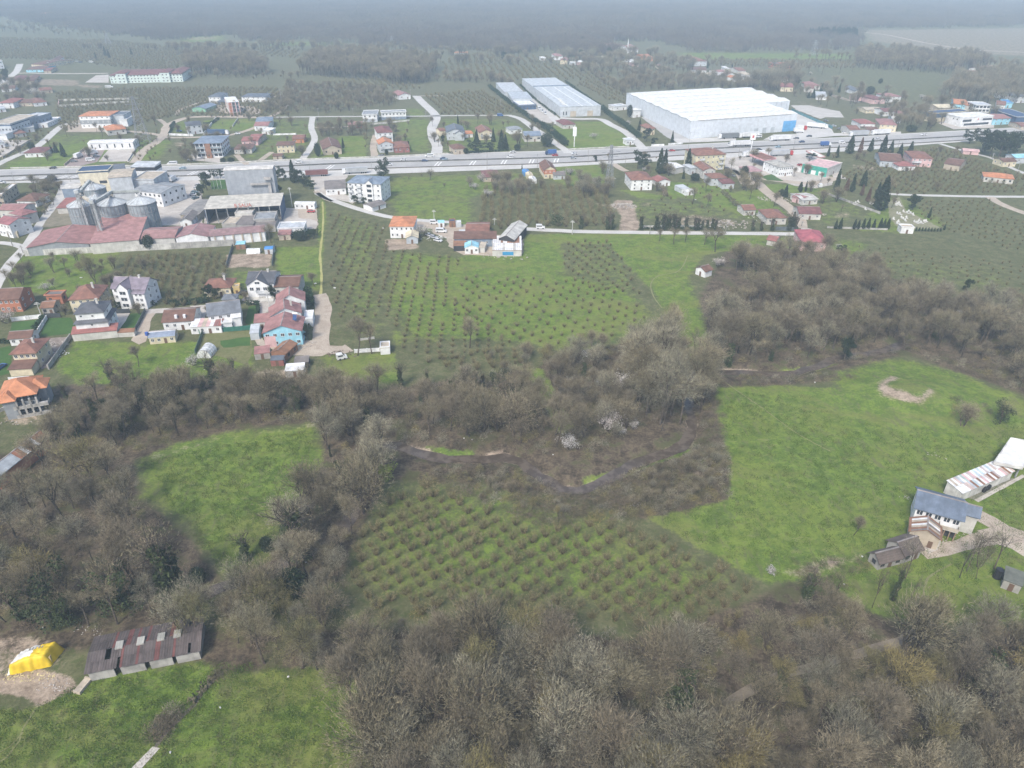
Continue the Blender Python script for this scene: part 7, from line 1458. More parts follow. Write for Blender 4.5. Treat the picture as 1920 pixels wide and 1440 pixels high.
PROTO['fir0']=(simple_trunk(6),cloud_mesh('foliage',14,2200,f_fir(10,2.6),.3,EVG),10);PROTO['pine0']=(simple_trunk(6,.25,.04),cloud_mesh('foliage',15,2400,f_clumps(10,4.2,16,.3,.6),.3,EVG),10)
PROTO['pine1']=(simple_trunk(7,.25,-.03),cloud_mesh('foliage',16,2200,f_clumps(10,3.4,13,.25,.8),.3,EVG),10);PROTO['umbrella']=(simple_trunk(7.5,.28),cloud_mesh('foliage',17,1800,f_clumps(10,3.6,14,.78,.35),.28,EVG),10)
PROTO['round']=(simple_trunk(2,.25),cloud_mesh('foliage',18,2600,lambda rng,n:np.array([0,0,5.2])+unit(rng.normal(size=(n,3)))*(rng.random(n)**.25)[:,None]*np.array([3.9,3.9,4.8])*(1+.08*rng.normal(size=(n,1))),.34,EVG),10)
PROTO['ygreen']=(simple_trunk(3,.12),cloud_mesh('foliage',19,1100,f_clumps(5,2.4,12,.2,.9),.16,YGR),5)
NAMES={'bare':('bare_tree','tree'),'spar':('bare_tree','tree'),'ivy':('ivy_clad_tree','tree'),'blos':('blossom_tree','tree'),'cypr':('cypress','tree'),'dryc':('brown_cypress','tree'),'fir0':('fir_tree','tree'),'pine':('pine_tree','tree'),'umbr':('umbrella_pine','tree'),'roun':('round_evergreen','tree'),'ygre':('leafing_shrub','shrub')}
_t,_c=bare_tree(310,10,3.0,.3,900,1,.055,T_BROWN);PROTO['murk']=(_t,_c,10,cloud_mesh('ivy',31,2000,f_clumps(9.5,2.9,18,.12,1.0),.20,IVYM))
NAMES['murk']=('ivy_clad_tree','tree')
SRC={}
tr_=random.Random(77)
def plant(kind,x,y,z,h,label,group=None,rot=None,sx=1.0):
 pr=PROTO[kind];nm,cat=NAMES.get(kind[:4])or NAMES.get(kind[:3]);s=h/pr[2];e=empty(nm,(x,y,z),tr_.uniform(0,6.28)if rot is None else rot,label,cat,group);e.scale=(s*sx,s*sx,s)
 obs=[]
 for me_ in[p for p in pr if not isinstance(p,(int,float))]:
  o=bpy.data.objects.new(me_.name.split('.')[0],me_);link(o,e);obs.append(o)
 if kind not in SRC:SRC[kind]=obs
 return e
def special(kind,reg,u,v,vt,label,group=None,sx=1.0):
 p,h=pole_h(reg,u,v,vt);return plant(kind,p.x,p.y,terrain(p.x,p.y),h,label,group,None,sx)
L_=special
for k,u,v,vt,lab,sx in[('cypress0',315,190,100,"dark cypress, left of the pair at the dirt lot corner below the highway",1.2),('cypress0',385,200,95,"dark cypress, right of the pair at the dirt lot corner below the highway",1.3),('cypress1',490,165,15,"widest dark cypress in the row below the highway",1.1),
 ('drycypress',575,165,30,"browning cypress in the row below the highway",.8),('cypress1',660,150,35,"triangular cypress between browning cypress and tallest cypress",.9),('cypress1',755,182,12,"tallest cypress in the row below the highway",.9),('fir0',825,160,50,"pointed fir right of the tallest cypress",1),('fir0',895,200,78,"left one of two dark firs behind the long grey blue house",1.1),('fir0',975,200,65,"right one of two dark firs behind the long grey blue house",1.2),
 ('cypress0',378,480,285,"tall slim cypress at the lower corner of the dirt lot",1),('cypress0',90,482,398,"plump cypress above the blue and white house",1.3),('cypress0',130,478,388,"slim cypress above the blue and white house",.8),('cypress0',510,480,325,"dark cypress among brown ones at the cemetery top",1.1),('cypress1',600,435,300,"broad cypress at the cemetery top",1),('cypress1',740,630,345,"largest dark cypress in the cemetery middle",.9),('cypress0',705,570,400,"dark cypress touching the largest one in the cemetery",1.3),
 ('pine1',1005,625,505,"broad dark pine on the cemetery right side",1.25),('cypress0',1140,695,598,"lone slim cypress at the right edge of the cemetery",1),('drycypress',590,510,415,"brown dried cypress at the cemetery top",1),('drycypress',465,470,365,"brown dried cypress nearest the dirt lot",1.1),('drycypress',640,560,440,"brown dried cypress left of the largest cemetery cypress",.9),('cypress0',810,560,490,"small cypress beside the cemetery gate end of the field road",1),('pine1',690,260,255,"tiny dark shrub",.2),
 ('cypress0',1265,792,740,"little round cypress at the end of the cemetery hedge",1.4),('pine1',1440,1300,1188,"dark forked evergreen alone at the wood's far edge",.8),('cypress0',25,760,640,"dark cypress behind the garden wall at the village road end",1.6),('pine0',415,980,905,"dark bush tree below the crimson roofed house",1)]:
 if sx>.3:L_(k,'L',u,v,vt,lab,None,sx)
for i,(u,vt)in enumerate([(375,705),(412,690),(528,700),(560,706),(600,695),(640,692),(685,700),(738,690),(768,697),(800,690)]):L_('cypress0','L',u,784,vt,"conifer in the row along the cemetery's lower wall",'conifers along the lower cemetery wall',1.5)
for i in range(9):L_('cypress0','L',1035+i*25,800+i*.6,762+i*1.5,"small clipped cypress in the row right of the cemetery washhouse",'small cypresses right of the washhouse',1.9)
for k,u,v,vt,lab,sx in[('cypress1',770,330,118,"tall dark cypress, left of the pair beside the yellow block",.75),('cypress1',808,330,125,"tall dark cypress, right of the pair beside the yellow block",.6),('cypress1',1000,292,122,"bushy dark cypress just left of the yellow block",.8),('pine0',590,292,128,"thin pine with small crown, left of two behind the lone white house",.6),('pine0',642,292,152,"fuller pine, right of two behind the lone white house",.7),('pine1',245,235,178,"small dark roadside tree left of the slim pylon",.8),
 ('round',1458,372,265,"round dark evergreen beside the station lane",.8),('fir0',965,372,298,"dark conifer in front of the bushy cypress",.8),('fir0',1800,522,418,"dark fir above the rose roofed low house",.9),('pine1',1762,520,455,"dark bushy tree left of the fir by the lane",1),('round',1060,390,325,"low dark evergreen mass below the yellow block",1.5)]:L_(k,'K',u,v,vt,lab,None,sx)
for i,(u,vt)in enumerate([(618,640),(740,640),(765,700),(800,622),(830,650),(848,640),(880,615),(900,650),(925,652),(985,650),(1060,655),(1085,665),(1118,688),(1155,680),(1200,665),(1228,682)]):L_('ivy%d'%(i%3),'K',u,792,vt,"ivy covered tree in the line along the village road",'ivy covered trees along the village road',1.3)
for u,v,vt,lab in[(128,780,640,"ivy covered bushy tree left of the debris track"),(345,785,640,"slim ivy covered tree at the left corner of the debris track"),(378,785,620,"ivy covered tree touching the slim one by the debris track"),(1530,795,682,"ivy covered trunk beside the white tarpaulins"),(1600,795,700,"dark ivied tree before the brown hip roof"),(1690,795,672,"ivied tree at the right corner of the brown hip roof"),(1830,795,642,"dark evergreen screen tree by the corner garden wall"),(1872,795,648,"outermost dark screen tree by the corner garden wall")]:L_('ivy1','K',u,v,vt,lab,None,1.5)
L_('umbrella','a',1412,425,278,"umbrella pine with flat dark crown on the station forecourt");L_('round','a',690,545,430,"rounded evergreen beside the dusty pink roofed house",None,.7);L_('cypress1','a',1320,705,605,"bushy cypress, left of two on the lane triangle",None,1.3);L_('cypress0','a',1382,705,595,"slim cypress, right of two on the lane triangle",None,1);L_('fir0','a',1150,770,645,"dark tree cluster top above the village lane",None,1.1)
for k,u,v,vt,lab,sx in[('pine1',330,320,150,"dark evergreen left of the white flagpoles",.8),('pine0',390,215,130,"dark trees behind the flagpoles, left part",1),('pine1',450,215,128,"dark trees behind the flagpoles, right part",1),('pine1',285,400,260,"dark bushy evergreen behind the parked cars",.9),('pine0',970,240,112,"dark tree at the right wall of the tall hall, upper",.8),('pine1',1020,230,120,"dark tree behind the tall cypress by the highway",.8),('cypress1',1110,255,42,"tall dark cypress towering over the highway verge",.75),('pine1',1150,260,130,"dense dark tree just right of the towering cypress",.9),('pine0',1200,290,170,"sloping dark tree group, middle",.9),('pine0',1262,315,220,"sloping dark tree group, lower end",.9),
 ('pine1',975,420,260,"dark tree by the lawn edge beside the tall hall, middle",.8),('pine1',1000,470,330,"dark tree by the corner of the open shed",.7),('pine1',1665,450,360,"dark garden tree, left of two below the apartment block",.9),('pine1',1742,462,380,"dark garden tree, right of two below the apartment block",.9),('pine1',345,1295,1172,"dark tree pair in front of the cream bungalow, left",1),('pine1',415,1300,1200,"dark tree pair in front of the cream bungalow, right",1),('pine1',925,1310,1180,"dark evergreen at the corner of the charcoal roofed villa",.7),('cypress0',80,1320,1265,"small dark cypress beside the garden parasol",1),('round',1170,770,690,"dark overgrown hedge tree by the retaining wall end",1.9),('pine1',1285,760,670,"dark hedge tree at the yellow path",1)]:L_(k,'F',u,v,vt,lab,None,sx)
L_('round','E',1348,806,672,"big round dark bush standing before the long red sheds",None,.85);L_('fir0','H',1068,432,208,"tall dark conifer in front of the purple roofed villa",None,.9);L_('round','H',590,500,435,"dark round shrub beside the cream house porch",None,.8);L_('round','H',1312,425,385,"little round shrub at the purple roofed villa",None,.9);L_('pine1','I',1045,760,600,"dark overgrown tree right of the sky blue gable",None,.6);L_('round','I',630,610,565,"small dark tree among red lean-to roofs",None,.8)
L_('pine0','B',962,1115,950,"lone roadside pine with irregular dark crown",None,.75)
for k,u,v,vt,lab,sx in[('cypress0',655,870,788,"cypress at the right wall of the wide brown gabled house",1.1),('round',467,935,830,"tall dark evergreen left of the wide brown gabled house",.6),('round',605,952,900,"dark shrub in front of the wide brown gabled house",.9),('cypress0',1515,690,622,"small cypress behind the twin gabled house",1.1),('fir0',1655,840,728,"fir left of the cream chalet",1),('fir0',1780,825,718,"fir right of the cream chalet",.8),('fir0',1842,880,732,"tall fir alone right of the cream chalet",1),('fir0',1872,875,765,"shorter fir touching the tall lone one",1),('pine0',1650,905,810,"dark bushy tree mass before the chalet",1.3),('pine0',1755,895,825,"dark bushy tree below the chalet corner",1.2),('pine1',1402,838,770,"dark tree at the left corner of the twin gabled house",.7),('round',1575,915,868,"dark hedge tree by the tan bungalow",1.1),('round',980,920,880,"dark round tree before the orange gabled house",.9),('round',1140,845,815,"round evergreen behind the red walled bungalow",.9)]:L_(k,'B',u,v,vt,lab,None,sx)
for k,u,v,vt,lab,sx in[('round',500,860,755,"big round dark tree at the hedge end by the country road",1.1),('pine1',385,735,700,"small dark tree on the bend of the country road",1.2),('fir0',1195,740,648,"pointed fir left of the cream house by the warehouse",.9),('round',1120,640,545,"round dark tree at the left wall of the white warehouse",.6),('fir0',1440,830,738,"slim fir at the warehouse corner grass",.7),('pine1',1250,820,720,"dark tree group in front of the cream warehouse house",1),('pine1',1300,850,790,"low dark tree at the warehouse gate wall",1.2),('pine1',865,965,925,"small dark tree on the highway verge before the slim pylon",1),('cypress0',315,1030,990,"tiny cypress on the green beside the highway",1),('round',280,890,840,"dark tree before the glazed front house",1.3),('pine1',175,215,145,"dark far tree on the distant field edge",.8)]:L_(k,'C',u,v,vt,lab,None,sx)
for k,u,v,vt,lab,sx in[('round',245,890,824,"round dark tree over the dark roofed bungalow",1),('fir0',390,905,850,"leftmost of three conifers on the roadside lawn",1.1),('fir0',425,905,828,"middle of three conifers on the roadside lawn",1.1),('cypress1',482,938,828,"rightmost and tallest of three conifers on the roadside lawn",.9),('round',1675,978,942,"clipped round bush, left of two at the highway",1.5),('round',1735,978,940,"clipped round bush, right of two at the highway",1.8),('round',1190,1130,1040,"dark roadside evergreen, left of two beyond the mill",1),('round',1245,1130,1045,"dark roadside evergreen, right of two beyond the mill",1),('pine1',60,385,272,"dark tree beside the school road bend",.7)]:L_(k,'A',u,v,vt,lab,None,sx)
for u,v,vt,lab in[(725,452,390,"dark far cypress, first left above the school"),(795,424,345,"dark far cypress, taller left of the middle pair above the school"),(822,440,370,"dark far cypress, right of the middle pair above the school"),(990,420,358,"dark far cypress alone above the school roof"),(1120,416,385,"faint small far cypress, last right above the school")]:L_('cypress0','V',u,v,vt,lab,None,1.3)
for k,u,v,vt,lab,sx in[('pine0',1555,815,722,"dark pine at the left end of the roadside pine grove",1),('pine0',1640,870,712,"tall dark pine in the roadside pine grove, second from left",.9),('pine1',1690,900,720,"dark pine in the middle of the roadside pine grove, front",1),('pine0',1750,905,718,"dark pine in the middle of the roadside pine grove, back",1),('pine1',1800,915,740,"dark pine in the right half of the roadside pine grove",1),('pine0',1860,880,738,"dark pine at the right end of the roadside pine grove",1.1),('fir0',512,512,448,"largest of the dark conifer trio beside the pale flat house",1.2),('fir0',482,512,468,"lowest of the dark conifer trio beside the pale flat house",1.2),('fir0',568,472,408,"pointed conifer between two rose roofed houses",.9),('cypress0',685,478,412,"dark cypress on the far green right of the flat house",1.2),('round',625,500,465,"small round dark tree right of the flat house",1),('cypress1',1260,640,560,"leaning dark cypress beside the navy topped showroom",.9),('round',890,486,432,"large dark round tree behind the white gabled house",1.5),('round',960,415,380,"round dark tree with pale side in the far field",1.1),('round',1165,735,690,"dark hedge mass by the highway below red roofs",2),('round',1300,700,640,"grey green round tree left of the cream showroom",1.2)]:L_(k,'D',u,v,vt,lab,None,sx)
for k,u,v,vt,lab,sx in[('fir0',460,365,285,"dark fir at the right of the tall grey far house",.7),('fir0',703,385,318,"pointed dark fir above the far farm group",1),('round',222,292,248,"round far tree, left of two before the bright strip",.9),('round',280,312,250,"round far tree, right of two before the bright strip",.8),('pine1',1370,530,470,"dark trees behind the crimson roofed far house",1),('fir0',1778,600,515,"dark conifer at the far right of the distant hamlet",.7)]:L_(k,'Y',u,v,vt,lab,None,sx)
for u,v,vt,lab in[(1135,370,225,"large dark spreading tree in the middle of the distant village"),(780,310,230,"dark round tree left of the distant village"),(710,400,260,"dark tall tree above the pink walled far shed"),(830,90,10,"dark far tree rising in the hazy wood above the village"),(730,200,60,"dark far tree at the wood edge above the village"),(1380,400,330,"dark tree above the bright white roof")]:L_('pine1','X',u,v,vt,lab,None,.8)
# ivy clad and evergreen individuals in the woods
for k,reg,u,v,vt,lab,sx in[('ivy0','M',640,240,85,"broad ivy clad tree on the grass below the prefab cabin",1.5),('ivy1','M',735,385,190,"leaning ivy clad tree at the wood's upper edge",1.2),('ivy0','M',800,335,155,"ivy clad tree, left of the slim ivied pair",1.1),('ivy2','M',850,340,185,"ivy clad tree, right of the slim ivied pair",1),('ivy1','M',965,275,195,"short ivied tree right of the slim ivied pair",1.2),('ivy0','M',1205,235,62,"dark columnar ivied tree right of the greenhouse dome",1.7),('ivy2','M',1320,205,80,"ivied tree left of the low dull red shed",1.3),('murk','M',1660,400,255,"dark evergreen in the belt below the white roofed shed",.8),('round','M',590,410,325,"round evergreen at the left end of the tree belt",.9),('ivy1','M',690,505,395,"ivied tree leaning in the left wood",1.3),('ivy1','M',375,330,225,"dark ivied tree beside the unfinished villa",1.1),('ivy0','M',1680,1195,835,"tall ivy column tree right of the left meadow",1.35),('ivy2','M',1600,1060,865,"forked ivied tree beside the ivy column",1),('ivy1','M',585,860,780,"small ivied tree in the left wood",1.2),
 ('murk','N',290,600,290,"broad dark evergreen in the wood above the derelict shed",1),('murk','N',400,640,430,"dark evergreen right of the broad one above the derelict shed",.9),('murk','N',700,545,268,"grey green conifer behind the derelict shed",1.1),('round','N',790,470,390,"dark evergreen bush touching the grey green conifer",1),('ivy1','N',120,595,335,"leaning ivied tree above the tarpaulin",1.1),('ivy2','N',960,485,60,"tall ivy footed tree at the left meadow corner, left",1),('ivy0','N',1005,440,90,"tall ivy footed tree at the left meadow corner, right",1.1),('ivy1','N',1385,270,115,"ivied bush tree at the foot of the left meadow",1.5),('round','N',1505,218,140,"dark green round tree at the foot of the left meadow",.9),('round','N',1120,395,308,"dark green bush beside the stream bend",.9),('round','N',1535,570,505,"dark green shrub in the wood right of the stream",1),('round','N',1655,480,330,"green clad tree right of the stream grass",1),
 ('murk','O',1150,600,405,"dark many stemmed tree clump in the middle wood",.9),('ivy1','O',1000,500,395,"slim ivied tree left of the dark clump",1),('ivy0','O',575,500,350,"ivied tree on the bright green strip",1),('ivy2','O',725,500,390,"ivied tree right of the bright green strip",1),('ygreen','O',490,1025,925,"yellow green leafing shrub beside the orchard",1.1),('ivy1','O',180,890,800,"dead looking dark stem at the left meadow edge",.6),('murk','O',270,1060,900,"dark tree in the hollow left of the orchard",1),
 ('ivy1','P',1515,360,225,"ivied tree in the right wood, left of two",1),('ivy2','P',1585,330,255,"ivied tree in the right wood, right of two",1.1),('murk','P',720,180,60,"dark evergreen clump at the top of the right wood",1),('pine1','P',1110,470,360,"dark evergreen beside the stream in the right wood",.7),('murk','P',1810,755,648,"dark bushy tree alone on the right meadow",1),('ivy0','P',780,470,400,"dark ivied trunk above the stream bank",1.4),('ivy1','P',590,490,350,"ivied tree at the meadow side of the right wood",1.2),
 ('ivy1','T',830,430,285,"spreading ivied tree at the wood edge left of the lone stems",1.5),('sparse0','T',1160,478,265,"bare tree on the grass, left of three below the brown barn",.6),('ivy2','T',1262,440,240,"ivied tree on the grass, middle of three below the brown barn",.6),('sparse1','T',1345,470,300,"bare tree on the grass, right of three below the brown barn",.55),('sparse0','T',950,452,285,"single bare stem left of the ivied trio",.7),('ivy0','T',1720,860,640,"green ivied tree at the right of the bottom wood",1.4),('ivy2','T',190,940,690,"grey domed tree with green ivy below, bottom wood",1.9),('ivy1','T',680,920,740,"ivied tree beside the forest path",1.2)]:L_(k,reg,u,v,vt,lab,None,sx)
for k,reg,u,v,vt,lab,sx in[('sparse1','Q',1045,1235,880,"bare tree, first from left in the farm track group",.7),('sparse0','Q',1100,1185,860,"bare tree, second from left in the farm track group",.8),('sparse1','Q',1190,1150,790,"bare tree, tallest in the farm track group",.9),('sparse0','Q',1215,1150,930,"bare tree, thin one right of the tallest by the farm track",.8),('sparse1','Q',1325,1165,820,"bare tree with wide crown at the right of the farm track group",1.2),('sparse1','Q',1180,1245,1010,"low bare tree in front of the farm track group",.8),('sparse1','Q',598,1245,890,"bare crowned tree in front of the brown barn",.8),('bare1','Q',175,890,740,"small fuzzy bare tree on the meadow near the timber annexe",.9),
 ('bare0','O',962,278,112,"round crowned bare tree alone above the wood",1.1),('bare2','P',315,345,212,"olive crowned bare tree at the meadow corner",1.1),('bare3','E',490,1015,870,"bare tree, left of two on the green below the sheds",.9),('bare2','E',860,1095,850,"wide bare tree, right of two on the green below the sheds",1.1),('bare1','I',1490,895,560,"bare tree in front of the low white wall, left of two",.9),('bare0','I',1620,880,600,"bare tree in front of the low white wall, right of two",.9),('bare6','P',1640,765,668,"bare bushy tree alone on the right meadow",1.1),('sparse0','P',440,455,320,"bare tree left of three above the stream end",.8),('sparse1','P',490,465,320,"bare tree middle of three above the stream end",.8),('sparse0','P',518,440,330,"bare tree right of three above the stream end",.8),('sparse1','P',285,790,590,"pale bare tree leaning over the stream",1),('bare0','F',905,795,620,"bare tree overlapping the long red shed's right end",1),('bare5','a',545,485,330,"thin bare tree between yellow block and pink roofed house",.8),
 ('bare7','K',770,880,780,"bare tree, first below the village road",.9),('bare4','K',885,905,765,"bare tree, second below the village road",1.2),('bare0','K',978,890,770,"bare tree, third below the village road",1.1),('bare5','K',1135,912,780,"bare tree, fourth below the village road",1.1),('bare0','K',1225,972,770,"bare tree, tallest and last below the village road",1.1),('bare0','J',1180,350,190,"grey bare tree group over the old maroon roof, left",1.3),('bare3','J',1240,340,210,"grey bare tree group over the old maroon roof, right",1.2),('bare1','F',1300,1190,1060,"bare tree by the yellow path above the track",1.2),('bare1','H',1250,1000,820,"brownish bare tree below the prefab cabin",1),('bare3','U',130,780,480,"bare tree before the bright white roofed hall",.9),('bare3','K',350,450,350,"bare tree cluster around the slim pylon, left",1.3),('bare5','K',300,330,220,"bare tree cluster around the slim pylon, upper",1.2),('bare0','K',170,520,420,"bare tree at the end of the striped orchard",1.4)]:L_(k,reg,u,v,vt,lab,None,sx)
for i,(reg,u,v,vt,lab)in enumerate([('O',1525,852,768,"small brilliant white blossom tree by the stream"),('O',1745,742,618,"large pale pink blossom tree in the middle wood"),('O',1885,735,685,"small blossom tree right of the large pale pink one"),('O',1822,765,725,"low blossom tree between the two larger ones"),('O',1628,348,278,"pale blossom tree in the upper middle wood"),('O',1530,470,424,"pinkish blossom tree, left of a far pair in the middle wood"),('O',1678,484,446,"pinkish blossom tree, right of a far pair in the middle wood"),('O',1820,525,408,"tall thin blossom tree beside the grey grove"),('K',1250,1100,1008,"large cream blossom tree beside the brown roofed barn"),('K',1490,952,892,"cream blossom tree at the top of the right wood"),('E',432,1175,1095,"pinkish blossom tree above the brick hut"),('J',1072,292,205,"white blossom tree, upper of three near the old maroon roof"),('J',1015,362,292,"white blossom tree, left of three near the old maroon roof"),('J',1122,435,348,"white blossom tree, lowest of three near the old maroon roof"),('J',528,790,668,"grey white blossom tree beside the workshop yard"),('J',1870,235,168,"blossom tree right of the grey shack"),('L',692,1325,1268,"white blossom tree in the right wood, lower of a pair"),('L',748,1268,1232,"white blossom tree in the right wood, upper of a pair"),('L',552,1278,1240,"white blossom tree in the right wood, left of the pair"),('L',400,945,898,"pale blossom bush by the pink house garden"),('H',75,600,465,"white blossom tree by the left edge houses"),('F',480,1105,1058,"blossom tree behind the cream bungalow"),('M',1092,135,68,"white blossom tree left of the greenhouse dome"),('T',652,308,270,"white blossom bush at the big meadow's lower corner"),('K',30,335,272,"blossom tree left of the bright lawn near the pylon"),('K',645,312,272,"pale blossom tree behind the lone white house"),('K',240,425,350,"white blossom tree left of the slim pylon"),('U',835,640,560,"pale blossom bush beside the white farmhouse"),('P',1625,262,232,"white blossom tree deep in the right wood"),('C',1110,700,655,"white blossom tree by the factory hedge"),('C',858,800,748,"blossom tree in the factory meadow"),('Z',760,160,90,"pale blossom tree on the far field above the showrooms"),('A',265,490,405,"grey blossom tree below the school road"),('Y',1490,430,390,"pale blossom tree on the distant green")]):L_('blossom%d'%(i%2),reg,u,v,vt,lab,None,1.2)

for i,(X,Y)in enumerate([(300,745),(340,760),(388,748),(425,762),(470,772),(520,765),(562,758),(600,772),(240,790),(180,785),(150,820)]):
 p=G(X,Y);plant('ivy%d'%(i%3),p.x,p.y,0,7+(i*7%4),"slim ivy clad tree among the bare trees of the belt below the village",'ivy clad trees in the belt',None,1.2)
for i,(X,Y)in enumerate([(790,762),(850,752),(905,738),(960,748),(1095,705),(690,800)]):
 p=G(X,Y);plant('ivy%d'%(i%3),p.x,p.y,terrain(p.x,p.y),7+(i*7%4),"slim ivy clad tree among the bare trees of the middle wood",'ivy clad trees in the middle wood',None,1.2)
# ------------------------------------------------------------------ hedges (one thing each)
def hedge(reg,L,w,h,label,m=HEDGE,dens=26):
 P=smooth_line(pts(reg,L),2);rng=np.random.default_rng(len(label));Q_=[]
 tot=sum((b-a).length for a,b in zip(P[:-1],P[1:]));n=int(min(14000,tot*dens*h*.6));A_=np.array([(p.x,p.y)for p in P]);k=rng.integers(0,len(P)-1,n);t=rng.random(n)[:,None];c=A_[k]*(1-t)+A_[k+1]*t
 q_=np.stack([c[:,0]+rng.uniform(-w/2,w/2,n),c[:,1]+rng.uniform(-w/2,w/2,n),h*(rng.random(n)**.6)*(1+.12*np.sin(c[:,0]*.7))],1)-np.array([P[0].x,P[0].y,0])
 o=bpy.data.objects.new('hedge',tri_mesh('hedge',leaves(q_,.38,rng),m));link(o);o.location=(P[0].x,P[0].y,0);tag(o,label,'hedge')
hedge('C',[(70,415),(200,520),(330,620),(450,700)],4,3,"dark hedge along the left side of the grey factory, upper part");hedge('C',[(450,700),(560,780),(645,860)],5,4,"tall dark hedge dropping to the highway beside the country road")
hedge('C',[(905,575),(1000,650),(1100,720),(1195,800)],4.5,3.5,"dark hedge between factory meadow and white warehouse");hedge('C',[(300,400),(370,470),(450,540),(570,630)],2,1.8,"low hedge along the long factory hall's left wall",dens=14)
hedge('C',[(640,375),(740,450),(900,560)],2.5,2.2,"thin hedge on the long factory hall's right side",dens=14);hedge('H',[(1040,460),(1200,455),(1400,445)],2,2.2,"dark clipped hedge in front of the purple roofed villa");hedge('H',[(1470,430),(1700,425),(1880,415)],2,2.2,"dark clipped hedge in front of the yellow lawn")
hedge('F',[(0,1365),(160,1350),(330,1335)],1.5,1.8,"dark hedge strip left of the dark grey roof");hedge('I',[(490,445),(600,440)],1.5,2,"short dark hedge above the small side lawn");hedge('I',[(592,440),(600,560)],1.2,2,"narrow dark hedge right of the small side lawn");hedge('I',[(1045,350),(1075,470)],3,4,"dark hedge beside the rear red roofed house")
hedge('F',[(1060,760),(1180,740),(1320,730)],4,3.5,"wide ivy hedge at the foot of the white flat roofed house");hedge('H',[(0,790),(100,785)],1.5,1.8,"dark hedge at the left edge lawn");hedge('H',[(320,690),(400,570)],1.5,2.4,"blue green hedge between the two bright lawns")
hedge('K',[(1280,480),(1380,580),(1500,680)],3,2,"scruffy dark hedge between the two smallholdings",BRAMB,18);hedge('K',[(780,440),(830,530)],3,1.8,"short brown hedge beside the smallholding",BRAMB,18);hedge('L',[(520,190),(700,270)],2,1.2,"low brown hedge below the dark cypress row",BRAMB,14)
hedge('A',[(1275,720),(1310,690),(1270,775)],1.5,2,"dark garden hedge around the cube villa");hedge('A',[(1530,700),(1585,690),(1640,655)],2,2.2,"dark hedge right of the cube villa");hedge('J',[(1700,690),(1780,690)],4,6,"dark ivied thicket beside the village road van",IVYM)
hedge('B',[(1450,915),(1700,905),(1900,890)],2,1.5,"dark hedge along the highway edge below the chalets");hedge('K',[(650,785),(1000,785),(1290,790)],1.6,1.2,"low dark hedge at the foot of the ivied roadside trees")
hedge('N',[(1070,1090),(1140,1000),(1230,910)],1.6,.7,"dark bramble line filling the ditch",BRAMB,30)

# ------------------------------------------------------------------ woods: the 300 largest trees one by one, the rest as mass
def inside(P,x,y):
 c=False;n=len(P)
 for i in range(n):
  a_,b_=P[i],P[(i+1)%n]
  if(a_.y>y)!=(b_.y>y)and x<(b_.x-a_.x)*(y-a_.y)/(b_.y-a_.y)+a_.x:c=not c
 return c
IJ=[]
def fill(poly,sp_,seed,jit=.45,rot=0.0,sx=1.0):
 P=[G(*p)for p in poly];rng=random.Random(seed);cx,cy_=sum(p.x for p in P)/len(P),sum(p.y for p in P)/len(P);R=max(math.hypot(p.x-cx,p.y-cy_)for p in P);out=[];n=int(R/sp_)+1;IJ.clear();ca,sa=math.cos(rot),math.sin(rot)
 for i in range(-n,n+1):
  for j in range(-n,n+1):
   a_,b_=(i+rng.uniform(-jit,jit))*sp_*sx,(j+rng.uniform(-jit,jit))*sp_;x,y=cx+a_*ca-b_*sa,cy_+a_*sa+b_*ca
   if inside(P,x,y):out.append((x,y));IJ.append((i,j))
 return out
def pxof(x,y):
 d=Vector((x,y,-CAMZ));f=d.dot(Vector((0,CT,-ST)));return 960+FPX*x/f,720-FPX*d.dot(Vector((0,ST,CT)))/f
